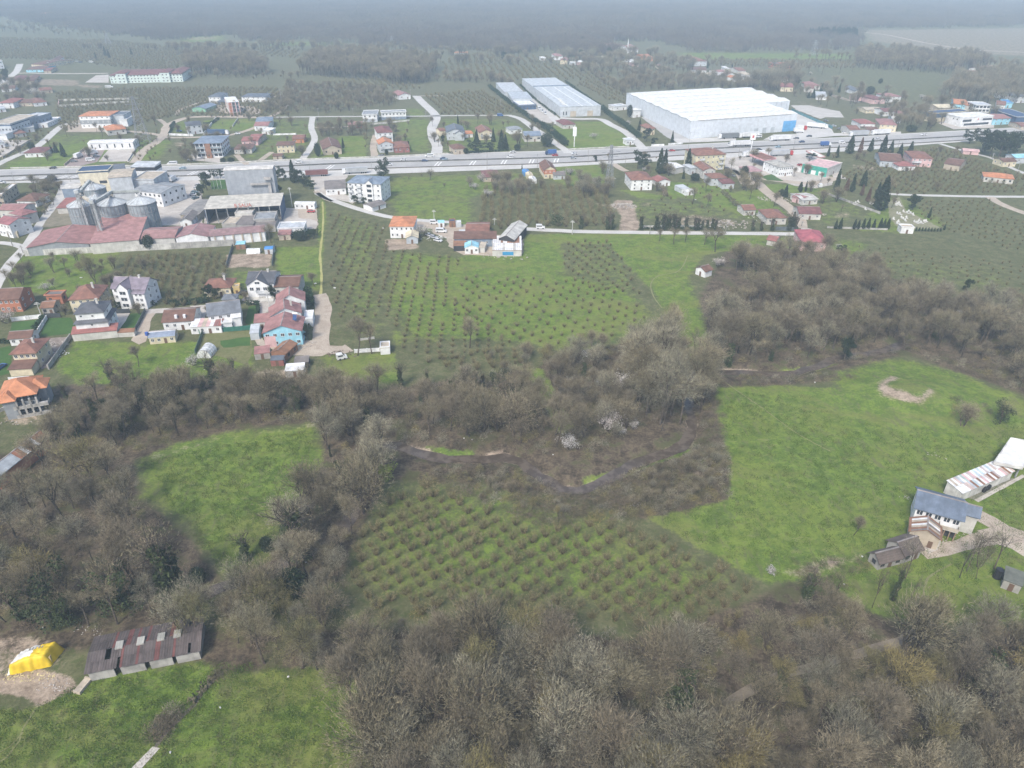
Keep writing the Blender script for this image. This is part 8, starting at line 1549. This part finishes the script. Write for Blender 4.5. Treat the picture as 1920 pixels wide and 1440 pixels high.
ZONES=[  # polygon of the trunks' feet in photograph pixels, spacing m, height range, variants, label
 ([(470,1225),(600,1225),(700,1255),(800,1240),(900,1225),(1050,1235),(1200,1255),(1300,1245),(1380,1230),(1380,1330),(1500,1700),(600,1700),(690,1440),(660,1330),(640,1275),(600,1262),(480,1262)],4.6,(8,12),(0,1,2,3,5,6,7,1),"bare tree in the lower wood left of the forest path",'wood left of path'),
 ([(1400,1225),(1480,1170),(1560,1175),(1640,1210),(1740,1190),(1500,1260),(1400,1300)],5.6,(6,9.5),(2,3,6,0),"bare tree in the thin wood above the forest path",'thin wood above the forest path'),
 ([(1380,1340),(1480,1285),(1600,1250),(1740,1205),(1960,1190),(2150,1300),(2400,1700),(1500,1700)],4.8,(7,11),(0,1,3,4,5,7,6,2),"bare tree in the lower right wood below the forest path",'wood below the path'),
 ([(350,1180),(400,1150),(470,1130),(600,1135),(640,1180),(600,1210),(470,1225),(350,1235)],5.2,(7,11),(2,3,5,6,0),"bare tree between the stream and the lower meadow",'strip above lower meadow'),
 ([(-150,900),(0,880),(120,850),(250,900),(260,960),(330,1050),(400,1110),(300,1155),(160,1190),(0,1200),(-150,1210)],7.6,(8,12),(0,4,4,1,5,2),"bare tree in the open brown wood left of the left meadow",'open left wood'),
 ([(90,800),(150,770),(250,740),(420,740),(560,735),(720,745),(720,790),(600,790),(440,800),(280,840),(120,850)],5.4,(6,10),(0,1,4,6,7),"bare tree in the belt between village and left meadow",'belt below the village'),
 ([(605,820),(700,790),(730,860),(700,940),(660,1010),(650,1120),(540,1120),(490,1095),(540,1000),(590,930),(620,870)],5.2,(7,11),(0,3,5,6,1),"bare tree between the left meadow and the hazel orchard",'strip beside the orchard'),
 ([(740,770),(860,745),(980,740),(1050,800),(1050,840),(940,835),(860,830),(760,815)],5.6,(6,10),(0,1,6,7),"bare tree above the stream in the middle wood",'middle wood'),
 ([(1180,745),(1190,710),(1250,690),(1320,700),(1325,760),(1310,800),(1240,800),(1200,775)],3.7,(12,16),(5,0,4,5),"tall grey bare tree in the dense grove beside the big meadow",'dense grey grove'),
 ([(1030,700),(1180,650),(1260,650),(1180,700),(1180,790),(1150,840),(1060,830)],6.0,(4,8),(6,3,1),"low bare tree among the blossom in the middle wood",'low trees among the blossom'),
 ([(1320,610),(1400,560),(1600,600),(1800,610),(2150,640),(2150,700),(1920,700),(1760,660),(1650,650),(1540,665),(1480,680),(1340,680)],5.4,(8,12),(0,4,1,7,5),"bare tree in the right wood beside the stream",'right wood beside the stream'),
 ([(1370,500),(1500,475),(1620,520),(1760,570),(2150,610),(2150,640),(1800,605),(1600,590),(1420,555)],5.6,(6,10),(0,5,6,1),"bare tree in the upper part of the right wood",'upper right wood'),
 ([(760,700),(1000,660),(1100,640),(1240,630),(1240,650),(1060,680),(980,710),(860,720)],9,(3,5.5),(6,3,2),"low bare tree at the foot of the orchard slope",'low trees at the orchard foot'),
 ([(1870,690),(2150,700),(2150,760),(1920,740)],6,(5,8),(6,1),"bare tree at the right edge above the meadow track",'trees above the meadow track'),
 # far woods, drawn as mass
 ([(348,142),(350,118),(420,108),(480,118),(510,142)],6.5,(9,14),(0,4,7),"far bare wood right of the school",'far wood right of the school'),([(560,142),(600,112),(700,112),(825,128),(800,158),(740,160),(690,150)],6.5,(10,15),(0,4,7),"far bare wood above the orchard",'far wood above the orchard'),
 ([(520,215),(540,160),(640,165),(760,180),(745,195),(690,212),(560,212)],7.5,(4,7),(6,1,0),"scrubby far trees",'scrub'),([(480,215),(520,175),(560,180),(540,215)],8,(4,6),(6,0),"scrubby far trees",'scrub'),([(600,240),(690,242),(680,258),(600,256)],6,(4,6),(6,1),"scrubby far trees",'scrub'),
 ([(1150,142),(1260,148),(1400,158),(1470,165),(1440,172),(1300,168),(1170,172)],8,(5,9),(0,6,1),"far bare trees behind the white warehouse",'trees behind the warehouse'),([(1410,165),(1470,140),(1500,150),(1490,175)],8,(9,14),(3,0),"far bare trees",'trees'),([(1040,105),(1240,105),(1330,135),(1280,140),(1100,145)],13,(6,11),(0,6,3),"far bare trees among village houses",'trees in the far village'),
 ([(1320,145),(1600,165),(1900,230),(1700,235),(1560,205)],15,(5,9),(0,6,3,1),"bare garden trees in the far hamlet",'garden trees in the hamlet'),([(1660,215),(1750,225),(1750,248),(1670,245)],7,(6,9),(0,1),"bare trees by the highway",'trees by the highway'),
 ([(1610,102),(1820,110),(1860,128),(1780,140),(1600,128)],8,(9,13),(0,4,7),"far bare wood below the pale fields",'far wood below the fields'),([(1760,188),(1790,155),(1870,140),(2100,125),(2100,190),(1860,198)],7,(9,13),(0,4,5),"far bare wood at the right edge",'far wood at right'),([(1200,118),(1500,128),(1600,130),(1600,150),(1480,138),(1250,128)],22,(7,11),(0,4),"far bare trees on field edges",'far field edge trees'),
 ([(900,360),(940,340),(1010,345),(990,372)],6,(4,6),(6,3),"bare bushes",'bushes'),([(1060,350),(1130,345),(1150,372),(1080,372)],6,(4,7),(3,6),"bare bushes",'bushes'),([(60,345),(120,345),(110,370),(90,400),(60,420),(50,400)],5,(3,5),(6,3),"bare bushes",'bushes'),([(1390,330),(1430,345),(1420,370),(1380,350)],5,(3,6),(0,6),"bare bushes",'bushes'),
 ([(1190,900),(1290,862),(1350,850),(1366,925),(1240,962),(1160,955)],3.2,(1.8,3.6),(6,3,0),"dense low thicket",'thicket beside the stream'),([(880,885),(980,890),(1060,935),(1120,930),(1180,975),(1080,990),(920,950),(820,905)],4.5,(1.6,3),(6,3,2),"low thicket",'thicket above the orchard'),([(40,470),(240,490),(600,560),(600,620),(300,610),(60,620)],13,(2.5,5),(6,3,0),"bare garden shrubs",'village gardens'),([(600,235),(1040,230),(1060,275),(700,290)],16,(3,7),(6,0,1),"bare garden trees",'gardens beyond the highway'),([(0,235),(600,215),(590,300),(0,310)],24,(3,6),(6,0),"bare trees",'plots'),([(1130,300),(1900,280),(1640,420),(1200,380)],22,(3,7),(6,0,1),"bare trees",'plots'),([(740,330),(1130,320),(1140,350),(740,370)],20,(2,5),(6,3),"bare bushes",'bushes'),([(330,99),(600,92),(830,101),(1000,107),(1000,110),(830,104),(600,95),(330,102)],10,(6,12),(0,4,6),"far hedgerow",'far hedgerow'),([(820,118),(1050,120),(1200,128),(1200,131),(1050,124),(820,121)],11,(5,10),(0,4,6),"far hedgerow",'hedgerow below the village'),([(1480,108),(1900,128),(1900,133),(1480,112)],10,(6,11),(0,4),"far hedgerow",'hedgerow by the far woods'),([(330,142),(560,145),(560,150),(330,148)],11,(4,9),(0,6),"hedgerow",'hedgerow right of the school'),([(760,150),(940,148),(1000,200),(980,200),(930,155),(760,156)],9,(4,9),(0,6),"hedgerow",'hedgerow left of the factory'),([(1130,150),(1180,175),(1170,180),(1110,150)],8,(4,8),(0,6),"hedgerow",'hedgerow between the factories'),([(0,90),(350,92),(350,95),(0,94)],16,(5,9),(0,6),"hedgerow",'hedgerow in the far orchard'),([(0,50),(100,55),(200,68),(200,75),(0,62)],22,(7,11),(0,3),"far field trees",'far field trees'),([(0,150),(80,160),(90,200),(0,200)],12,(5,8),(1,6),"bare garden trees",'garden trees'),([(330,300),(360,272),(400,300),(345,312)],6,(3,5),(6,0),"bare bushes",'bushes'),([(0,520),(40,490),(60,530),(30,560)],5,(3,5),(6,0),"bare bushes",'bushes'),([(120,520),(200,490),(240,520),(200,545)],7,(3,5),(6,0),"bare bushes",'bushes'),
 ]
NF=len(ZONES)
roadsd=[(a_.x,a_.y,b_.x,b_.y)for reg,L in(('T',[(1470,555),(1300,640),(1160,685),(1000,735),(700,815),(480,935),(200,1100),(0,1200)]),)for P in[smooth_line(pts(reg,L),4)]for a_,b_ in zip(P[:-1],P[1:])]
AVOID=np.array(roadsd);cand=[]
EX=[[G(*p)for p in L]for L in([(982,690),(1015,690),(1078,800),(1050,815)],[(1300,684),(1430,688),(1560,664),(1575,686),(1480,704),(1300,703)],[(1090,905),(1290,838),(1302,850),(1180,888),(1130,912)],[(800,836),(905,856),(895,842),(830,834)],[(1278,755),(1292,755),(1306,800),(1290,835),(1270,835),(1288,800)],[(430,1092),(500,1074),(540,1090),(470,1115)])]
bl=[(Vector((o.location.x,o.location.y)),o.rotation_euler.z,o['w'],o['d'])for o in list(bpy.data.objects)if o.type=='EMPTY' and 'w' in o]
def blocked(x,y,r=1.0):
 for c,rz,w,d in bl:
  dx,dy=x-c.x,y-c.y
  if abs(dx)+abs(dy)>w+d+20:continue
  lx,ly=dx*math.cos(rz)+dy*math.sin(rz),-dx*math.sin(rz)+dy*math.cos(rz)
  if abs(lx)<w/2+r and-r<ly<d+r:return True
 return False
for zi,(poly,sp_,(h0,h1),vs,lab,grp)in enumerate(ZONES):
 L=fill(poly,sp_,900+zi)
 for(x,y)in L:
  if y<340 and(seg_dist(np.array([x]),np.array([y]),SEG)[0]<2.7 or seg_dist(np.array([x]),np.array([y]),AVOID)[0]<2.3):continue
  if blocked(x,y)or any(inside(E_,x,y)for E_ in EX):continue
  X,Y=pxof(x,y)
  if X<-260 or X>2180 or(X<340 and 1200<Y):continue
  h=tr_.uniform(h0*.85,h1*1.42);v=tr_.choice(vs);vis=-30<X<1950 and Y-h*(Y+80)/140*.8<1440
  cand.append((zi,x,y,h,v,math.hypot(x,y),vis,lab,grp))
cand.sort(key=lambda c:(not c[6],c[5]))
nsp=sum(1 for o in bpy.data.objects if o.type=='EMPTY' and o.name.startswith('bare_tree'));NI=296-nsp
mass={}
ADJ=['brown','reddish brown','mossy olive','pale twin stemmed','slender brown','grey','bushy brown','reddish twin stemmed']
ext={}
for c in cand[:NI]:ext.setdefault(c[0],[]).append(c)
def place(c):
 L=ext[c[0]];xs=sorted(q[1]/q[2]for q in L);ys=sorted(q[2]for q in L);n=len(L);fx_,fy=xs.index(c[1]/c[2])/n,ys.index(c[2])/n
 cx=('far left','left','middle','right','far right')[int(fx_*5)];cy_=('front','middle','rear')[int(fy*3)]
 return('tall ' if c[3]>sum(q[3]for q in L)/n else 'low ')+ADJ[c[4]],cy_+' '+cx if cx!=cy_ else 'centre'
for k,(zi,x,y,h,v,dd,vis,lab,grp)in enumerate(cand):
 if k<NI:
  ad,wh_=place(cand[k]);lab="%s tree, %s of the %s"%(ad,wh_,grp)
  plant('bare%d'%v,x,y,terrain(x,y),h,lab,grp,None,tr_.uniform(.76,1.05))
 else:mass.setdefault(zi,[]).append((x,y,terrain(x,y),h/PROTO['bare%d'%v][2],v))

def scatter(name,P,src,label,cat):
 """P: (x,y,z,scale,variant); src: list (per variant) of lists of source objects"""
 me_=bpy.data.meshes.new(name);me_.vertices.add(len(P));A_=np.array(P,dtype=np.float32);me_.vertices.foreach_set('co',A_[:,:3].ravel().copy())
 for nm,ty,arr in(('scl','FLOAT',A_[:,3]),('rot','FLOAT',np.random.default_rng(len(P)).uniform(0,6.28,len(P)).astype(np.float32))):a_=me_.attributes.new(nm,ty,'POINT');a_.data.foreach_set('value',np.ascontiguousarray(arr))
 a_=me_.attributes.new('var','INT','POINT');a_.data.foreach_set('value',A_[:,4].astype(np.int32).copy())
 o=bpy.data.objects.new(name,me_);link(o);g=bpy.data.node_groups.new(name,'GeometryNodeTree');g.interface.new_socket('Geometry',in_out='INPUT',socket_type='NodeSocketGeometry');g.interface.new_socket('Geometry',in_out='OUTPUT',socket_type='NodeSocketGeometry')
 gi,go_=g.nodes.new('NodeGroupInput'),g.nodes.new('NodeGroupOutput');jn=g.nodes.new('GeometryNodeJoinGeometry')
 def attr(nm,ty):n=g.nodes.new('GeometryNodeInputNamedAttribute');n.data_type=ty;n.inputs[0].default_value=nm;return n.outputs[0]
 sc_,ro,va=attr('scl','FLOAT'),attr('rot','FLOAT'),attr('var','INT');cx=g.nodes.new('ShaderNodeCombineXYZ');g.links.new(ro,cx.inputs[2])
 for k,obs in enumerate(src):
  if not(A_[:,4].astype(int)==k).any():continue
  cp=g.nodes.new('FunctionNodeCompare');cp.data_type='INT';cp.operation='EQUAL';g.links.new(va,cp.inputs[2]);cp.inputs[3].default_value=k
  ip=g.nodes.new('GeometryNodeInstanceOnPoints');g.links.new(gi.outputs[0],ip.inputs['Points']);g.links.new(cp.outputs[0],ip.inputs['Selection']);g.links.new(cx.outputs[0],ip.inputs['Rotation']);g.links.new(sc_,ip.inputs['Scale'])
  j2=g.nodes.new('GeometryNodeJoinGeometry')
  for ob in obs:oi=g.nodes.new('GeometryNodeObjectInfo');oi.inputs[0].default_value=ob;oi.transform_space='ORIGINAL';g.links.new(oi.outputs['Geometry'],j2.inputs[0])
  g.links.new(j2.outputs[0],ip.inputs['Instance']);g.links.new(ip.outputs[0],jn.inputs[0])
 g.links.new(jn.outputs[0],go_.inputs[0]);md=o.modifiers.new('scatter','NODES');md.node_group=g;return tag(o,label,cat,kind='stuff')
for k in range(8):
 if 'bare%d'%k not in SRC:plant('bare%d'%k,*[(-190+3*k),330,0],8,"bare tree at the left of the tree belt",'belt below the village')
BS=[SRC['bare%d'%k]for k in range(8)]
for zi,P in mass.items():scatter('woodland',P,BS,"mass of bare trees: "+ZONES[zi][5],'woodland')

# ------------------------------------------------------------------ hazel orchards
def hazel(seed,n=900,stems=26):
 rng=np.random.default_rng(seed);a=rng.uniform(0,6.283,stems);t=rng.uniform(.12,.75,stems);D=unit(np.stack([np.cos(a)*t,np.sin(a)*t,np.ones(stems)],1));L=rng.uniform(2.2,3.1,stems);P0=np.stack([np.cos(a)*.25,np.sin(a)*.25,np.zeros(stems)],1)
 S_=twigs(P0,D,L,np.full(stems,.08),rng);k=rng.integers(0,stems,n);f=rng.uniform(.2,1,n);P=P0[k]+D[k]*(L[k]*f)[:,None]+rng.normal(size=(n,3))*.16;T_=twigs(P,unit(D[k]*.8+rng.normal(size=(n,3))*.7),rng.uniform(.25,.6,n),np.full(n,.05),rng)
 P2=np.stack([rng.normal(size=40)*.35,rng.normal(size=40)*.35,np.abs(rng.normal(size=40))*.35],1);T2=twigs(P2,unit(rng.normal(size=(40,3))+np.array([0,0,1.2])),rng.uniform(.3,.8,40),np.full(40,.10),rng)
 V=np.concatenate([S_,T2,T_]);me_=tri_mesh('hazel_bush',V,BARKR);me_.materials.append(T_HAZEL);me_.polygons.foreach_set('material_index',np.array([0]*(stems+40)+[1]*n,dtype=np.int32));return me_
BARKR=vegmat("hazel_stems",[(.085,.055,.040),(.105,.070,.050)])
HZ=[hazel(40+k)for k in range(4)];HZ+=[hazel(50+k,70,8)for k in range(2)]
ORCH=[  # polygon, spacing, rotation, scale, label
 ([(720,935),(800,910),(900,955),(1000,992),(1130,985),(1230,1005),(1330,1055),(1420,1105),(1400,1185),(1300,1195),(1180,1180),(1000,1155),(860,1145),(720,1165),(650,1120),(660,1040)],3.6,.62,.92),
 ([(620,400),(720,425),(730,470),(860,485),(850,560),(1000,680),(900,690),(760,665),(735,600),(640,600),(620,560)],4.4,.04,.62),([(860,520),(1060,520),(1150,545),(1230,600),(1130,640),(1000,670),(850,600)],5.0,.55,.58),([(1055,455),(1140,450),(1180,500),(1215,560),(1120,545),(1060,515)],4.6,.4,.58),([(760,670),(1000,655),(1040,680),(860,700)],5,.3,.9)]
hb=[]
def ordinal(n):
 a_="first second third fourth fifth sixth seventh eighth ninth tenth eleventh twelfth thirteenth fourteenth fifteenth sixteenth seventeenth eighteenth nineteenth twentieth".split()
 return a_[n-1]if n<21 else('twenty-' if n<30 else 'thirty-' if n>30 else 'thirtieth')+(a_[n%10-1]if n%10 else '')if n<40 else 'fortieth or later'
for i,(poly,sp_,rot,s)in enumerate(ORCH):
 L=fill(poly,sp_,50+i,.07,rot);L=[(x,y,ij)for(x,y),ij in zip(L,list(IJ))if tr_.random()>(.05 if i==0 else.12)]
 rows={}
 for x,y,ij in L:rows.setdefault(ij[1],[]).append(x)
 rk=sorted(rows)
 for x,y,ij in L:hb.append((x,y,0,s*tr_.uniform(.8,1.2),tr_.randrange(4),i,ordinal(sorted(rows[ij[1]]).index(x)+1),ordinal(rk.index(ij[1])+1)))
hb.sort(key=lambda b_:math.hypot(b_[0],b_[1]));src_h={}
for k,(x,y,z,s,v,i,oc,orow)in enumerate(hb[:298]):
 o=bpy.data.objects.new('hazel_bush',HZ[v]);link(o);o.location=(x,y,terrain(x,y));o.rotation_euler=(0,0,tr_.uniform(0,6.28));o.scale=(s*tr_.uniform(.8,1.3),s*tr_.uniform(.8,1.3),s)
 tag(o,"hazel bush, %s from left in the %s slanting row from the front, %s orchard"%(oc,orow,('lower','upper left','upper','upper right','lowest upper')[i]),'bush','hazel bushes of the lower orchard' if i==0 else 'hazel bushes of the upper orchard');src_h.setdefault(v,o)
scatter('orchard_bushes',[b_[:5]for b_ in hb[298:]],[[src_h[k]]for k in range(4)],"rows of leafless hazel bushes in the upper orchard",'orchard')
FO=[([(345,80),(560,92),(560,110),(510,106),(420,100),(350,98)],9,.1,1.2),([(600,94),(830,102),(830,112),(700,108)],9,.2,1.2),([(1250,110),(1600,114),(1600,128),(1300,124)],9,.1,1.2),([(860,102),(1040,108),(1040,120),(830,118)],9,.1,1.2),([(105,175),(260,165),(520,165),(545,215),(480,222),(330,218),(250,235),(110,245)],6,.05,1.0),([(0,72),(200,76),(340,90),(345,120),(330,135),(200,125),(130,112),(60,112),(0,110)],8,.1,1.2),([(830,120),(1040,122),(1150,132),(1140,150),(930,150),(830,150)],8,.1,1.1),([(1640,300),(1760,275),(1900,325),(2000,360),(1660,365),(1570,335)],5,.1,.8),([(1700,380),(1860,375),(1900,410),(2050,440),(1900,470),(1760,430)],5,.1,.5),
 ([(790,178),(905,172),(985,213),(830,217)],6,.3,1),([(235,482),(420,476),(428,500),(412,565),(330,582),(262,555),(215,520)],3.9,.25,.85),([(905,350),(1140,352),(1148,425),(900,430)],5,.0,1.1),([(540,165),(745,140),(790,168),(640,168)],7,.3,1),([(1100,150),(1180,165),(1170,200),(1080,160)],7,.2,1),([(1260,345),(1350,350),(1370,400),(1180,400)],9,.2,.6),([(1600,460),(1900,490),(2100,540),(1900,570),(1700,545)],5.5,.2,.42),([(0,220),(60,225),(100,250),(60,280),(0,300)],9,.2,.8),([(260,250),(300,240),(300,300),(255,300)],8,.1,.7)]
fo=[]
for i,(poly,sp_,rot,s)in enumerate(FO):fo+=[(x,y,0,s*tr_.uniform(.8,1.2),tr_.randrange(4))for x,y in fill(poly,sp_,70+i,.2,rot)if not blocked(x,y)]
scatter('far_orchards',fo,[[src_h[k]]for k in range(4)],"far hazel orchards in faint rows",'orchard')
# ------------------------------------------------------------------ brush
def brush(seed,m,n=260,R=1.6,H=1.3):
 rng=np.random.default_rng(seed);d=unit(rng.normal(size=(n,3)));d[:,2]=np.abs(d[:,2]);P=d*(rng.random(n)**.5)[:,None]*np.array([R,R,H]);return tri_mesh('bramble_clump',twigs(P,unit(d*.6+rng.normal(size=(n,3))*.7),rng.uniform(.3,.9,n),np.full(n,.06),rng),m)
BR_=[brush(1,BRAMB),brush(2,BRAMB,300,2.0,1.6),brush(3,T_GREY,240,1.6,2.0),brush(4,T_OLIVE,220,1.5,1.8)]
bs=[];BZ=[([(90,760),(250,710),(420,705),(560,705),(720,725),(850,720),(1000,690),(1060,740),(1090,800),(1060,860),(900,850),(760,825),(690,830),(640,870),(660,1000),(640,1120),(540,1110),(500,1080),(560,980),(620,880),(605,790),(440,800),(260,850),(110,850)],3.2),([(1100,905),(1200,880),(1290,850),(1350,830),(1372,930),(1240,970),(1160,965)],1.7),([(860,870),(980,880),(1050,925),(1130,920),(1200,975),(1100,985),(1000,985),(900,940),(780,905)],2.2),([(1060,660),(1290,640),(1330,700),(1320,830),(1290,790),(1180,800),(1100,870),(1060,800)],2.3),
 ([(1330,580),(1500,470),(1760,560),(2100,620),(2100,740),(1920,725),(1700,660),(1560,690),(1340,688)],4.0),([(-100,860),(120,850),(250,880),(330,1030),(430,1110),(330,1170),(-100,1200)],4.2),([(480,1130),(640,1140),(1000,1180),(1400,1180),(1500,1130),(1640,1170),(1760,1190),(2000,1180),(2300,1600),(700,1600),(690,1300),(640,1260),(480,1250)],3.4),([(1340,705),(1560,700),(1600,712),(1480,722),(1350,726)],2.6),([(1340,700),(1372,870),(1320,860),(1320,720)],2.8),
 ([(285,1376),(302,1345),(335,1325),(352,1330),(325,1362),(300,1386)],1.0),([(385,1284),(415,1258),(422,1264),(392,1292)],1.2),([(1480,1080),(1560,1045),(1640,1050),(1580,1110),(1500,1120)],2.8),([(1750,660),(1920,690),(1920,735),(1800,700)],3),([(1750,765),(1790,748),(1865,760),(1850,792),(1780,796)],4.5)]
for i,(poly,sp_)in enumerate(BZ):
 for x,y in fill(poly,sp_,400+i):
  if blocked(x,y,.5)or any(inside(E_,x,y)for E_ in EX)or seg_dist(np.array([x]),np.array([y]),SEG)[0]<2.0 or(y<200 and seg_dist(np.array([x]),np.array([y]),AVOID)[0]<1.8):continue
  bs.append((x,y,terrain(x,y),tr_.uniform(.6,1.25),tr_.choice((0,1,0,1,2,3))))
bsrc=[]
for k,me_ in enumerate(BR_):
 p=GR('P',430+k*30,930+k*25);o=bpy.data.objects.new('bramble_clump',me_);link(o);o.location=(p.x,p.y,0);tag(o,"bramble clump by the cut branches at the meadow edge",'bramble','bramble clumps by the meadow edge');o['kind']='stuff';bsrc.append([o])
scatter('undergrowth',bs,bsrc,"brown bramble and twig undergrowth of the woods",'undergrowth')
# ------------------------------------------------------------------ grass tussocks on the nearest meadows
def tuft(seed,m):rng=np.random.default_rng(seed);n=60;P=np.stack([rng.normal(size=n)*.5,rng.normal(size=n)*.5,np.zeros(n)],1);return tri_mesh('grass_tuft',twigs(P,unit(rng.normal(size=(n,3))*.5+np.array([0,0,1])),rng.uniform(.12,.32,n),np.full(n,.10),rng),m)
GT=[vegmat("grass_blades_a",[(.06,.105,.018),(.09,.15,.025)]),vegmat("grass_blades_b",[(.13,.13,.05),(.11,.14,.04)])]
gsrc=[]
for k in range(2):o=bpy.data.objects.new('grass_tuft',tuft(k,GT[k]));link(o);p=G(500+k*30,1380);o.location=(p.x,p.y,0);tag(o,"tussock of grass on the lower meadow",'grass','grass tussocks');o['kind']='stuff';gsrc.append([o])
gl=[]
for i,(poly,sp_)in enumerate([([(-200,1335),(60,1330),(160,1280),(380,1245),(640,1255),(690,1440),(700,1600),(-200,1600)],.9),([(265,865),(600,800),(560,930),(505,1050),(430,1085),(350,990)],1.3),([(1350,735),(1700,750),(1920,790),(2050,1160),(1780,1165),(1440,1085),(1225,972),(1370,935)],1.7)]):
 gl+=[(x,y,0,tr_.uniform(.7,1.6),0 if tr_.random()<.8 else 1)for x,y in fill(poly,sp_,600+i)if tr_.random()<.6 and not blocked(x,y)]
scatter('grass',gl,gsrc,"grass tussocks of the meadows",'grass')
# ------------------------------------------------------------------ the great forest behind
def patch(seed,S_=42):
 rng=np.random.default_rng(seed);V=[];nt_=34
 for i in range(nt_):
  c=np.array([rng.uniform(-S_/2,S_/2),rng.uniform(-S_/2,S_/2),0]);h=rng.uniform(9,14);n=95;d=unit(rng.normal(size=(n,3)));P=c+np.array([0,0,h*.62])+d*(rng.random(n)**.35)[:,None]*np.array([3.4,3.4,h*.36]);V.append(twigs(P,unit(d*.5+rng.normal(size=(n,3))*.5+np.array([0,0,.5])),rng.uniform(1.2,2.6,n),np.full(n,.34),rng))
  V.append(twigs(c[None]+rng.normal(size=(3,3))*.3,unit(np.array([[.05,0,1],[-.1,.1,1],[.1,-.1,1]])),np.full(3,h*.8),np.full(3,.7),rng))
 return tri_mesh('forest_patch',np.concatenate(V),vegmat("far_twigs",[(.135,.112,.090),(.175,.148,.115),(.115,.098,.080)]))
fsrc=[]
for k in range(3):o=bpy.data.objects.new('forest_patch',patch(k));link(o);p=G(520+90*k,84);o.location=(p.x,p.y,0);tag(o,"patch of bare wood on the near edge of the great forest",'forest','forest edge patches');o['kind']='stuff';fsrc.append([o])
ff=[]
for x,y in fill([(-300,30),(0,34),(110,50),(205,62),(290,77),(440,67),(470,76),(650,74),(700,88),(830,95),(1050,100),(1110,108),(1190,78),(1330,98),(1500,98),(1590,94),(1600,56),(1920,48),(2250,42),(2250,-42),(-300,-42)],37,9):ff.append((x,y,0,tr_.uniform(.85,1.2),tr_.randrange(3)))
for x,y in fill([(1510,72),(1605,74),(1605,68),(1515,66)],20,10):pass
scatter('distant_forest',ff,fsrc,"vast bare forest fading into haze at the top",'forest')
for i in range(34):  # dark conifer plantation on the far field
 p=GR('D',485+i*9.4,112+tr_.uniform(-3,3));plant('fir0',p.x,p.y,0,tr_.uniform(13,18),"dark conifer in the far plantation block beside the pale fields",'far conifer plantation',None,1.6)

# ------------------------------------------------------------------ haze: one closed box of air
mb=MB();mb.box(-4300,4300,-120,7000,-4,131);hm=bpy.data.materials.new("haze_air");hm.use_nodes=True;nt=hm.node_tree;nt.nodes.clear()
out=nt.nodes.new('ShaderNodeOutputMaterial');pv=nt.nodes.new('ShaderNodeVolumePrincipled');pv.inputs['Color'].default_value=(.62,.81,1.0,1);pv.inputs['Density'].default_value=HAZE;pv.inputs['Anisotropy'].default_value=-.15
nt.links.new(pv.outputs[0],out.inputs['Volume']);tag(mb.obj('haze',hm),kind='stuff')
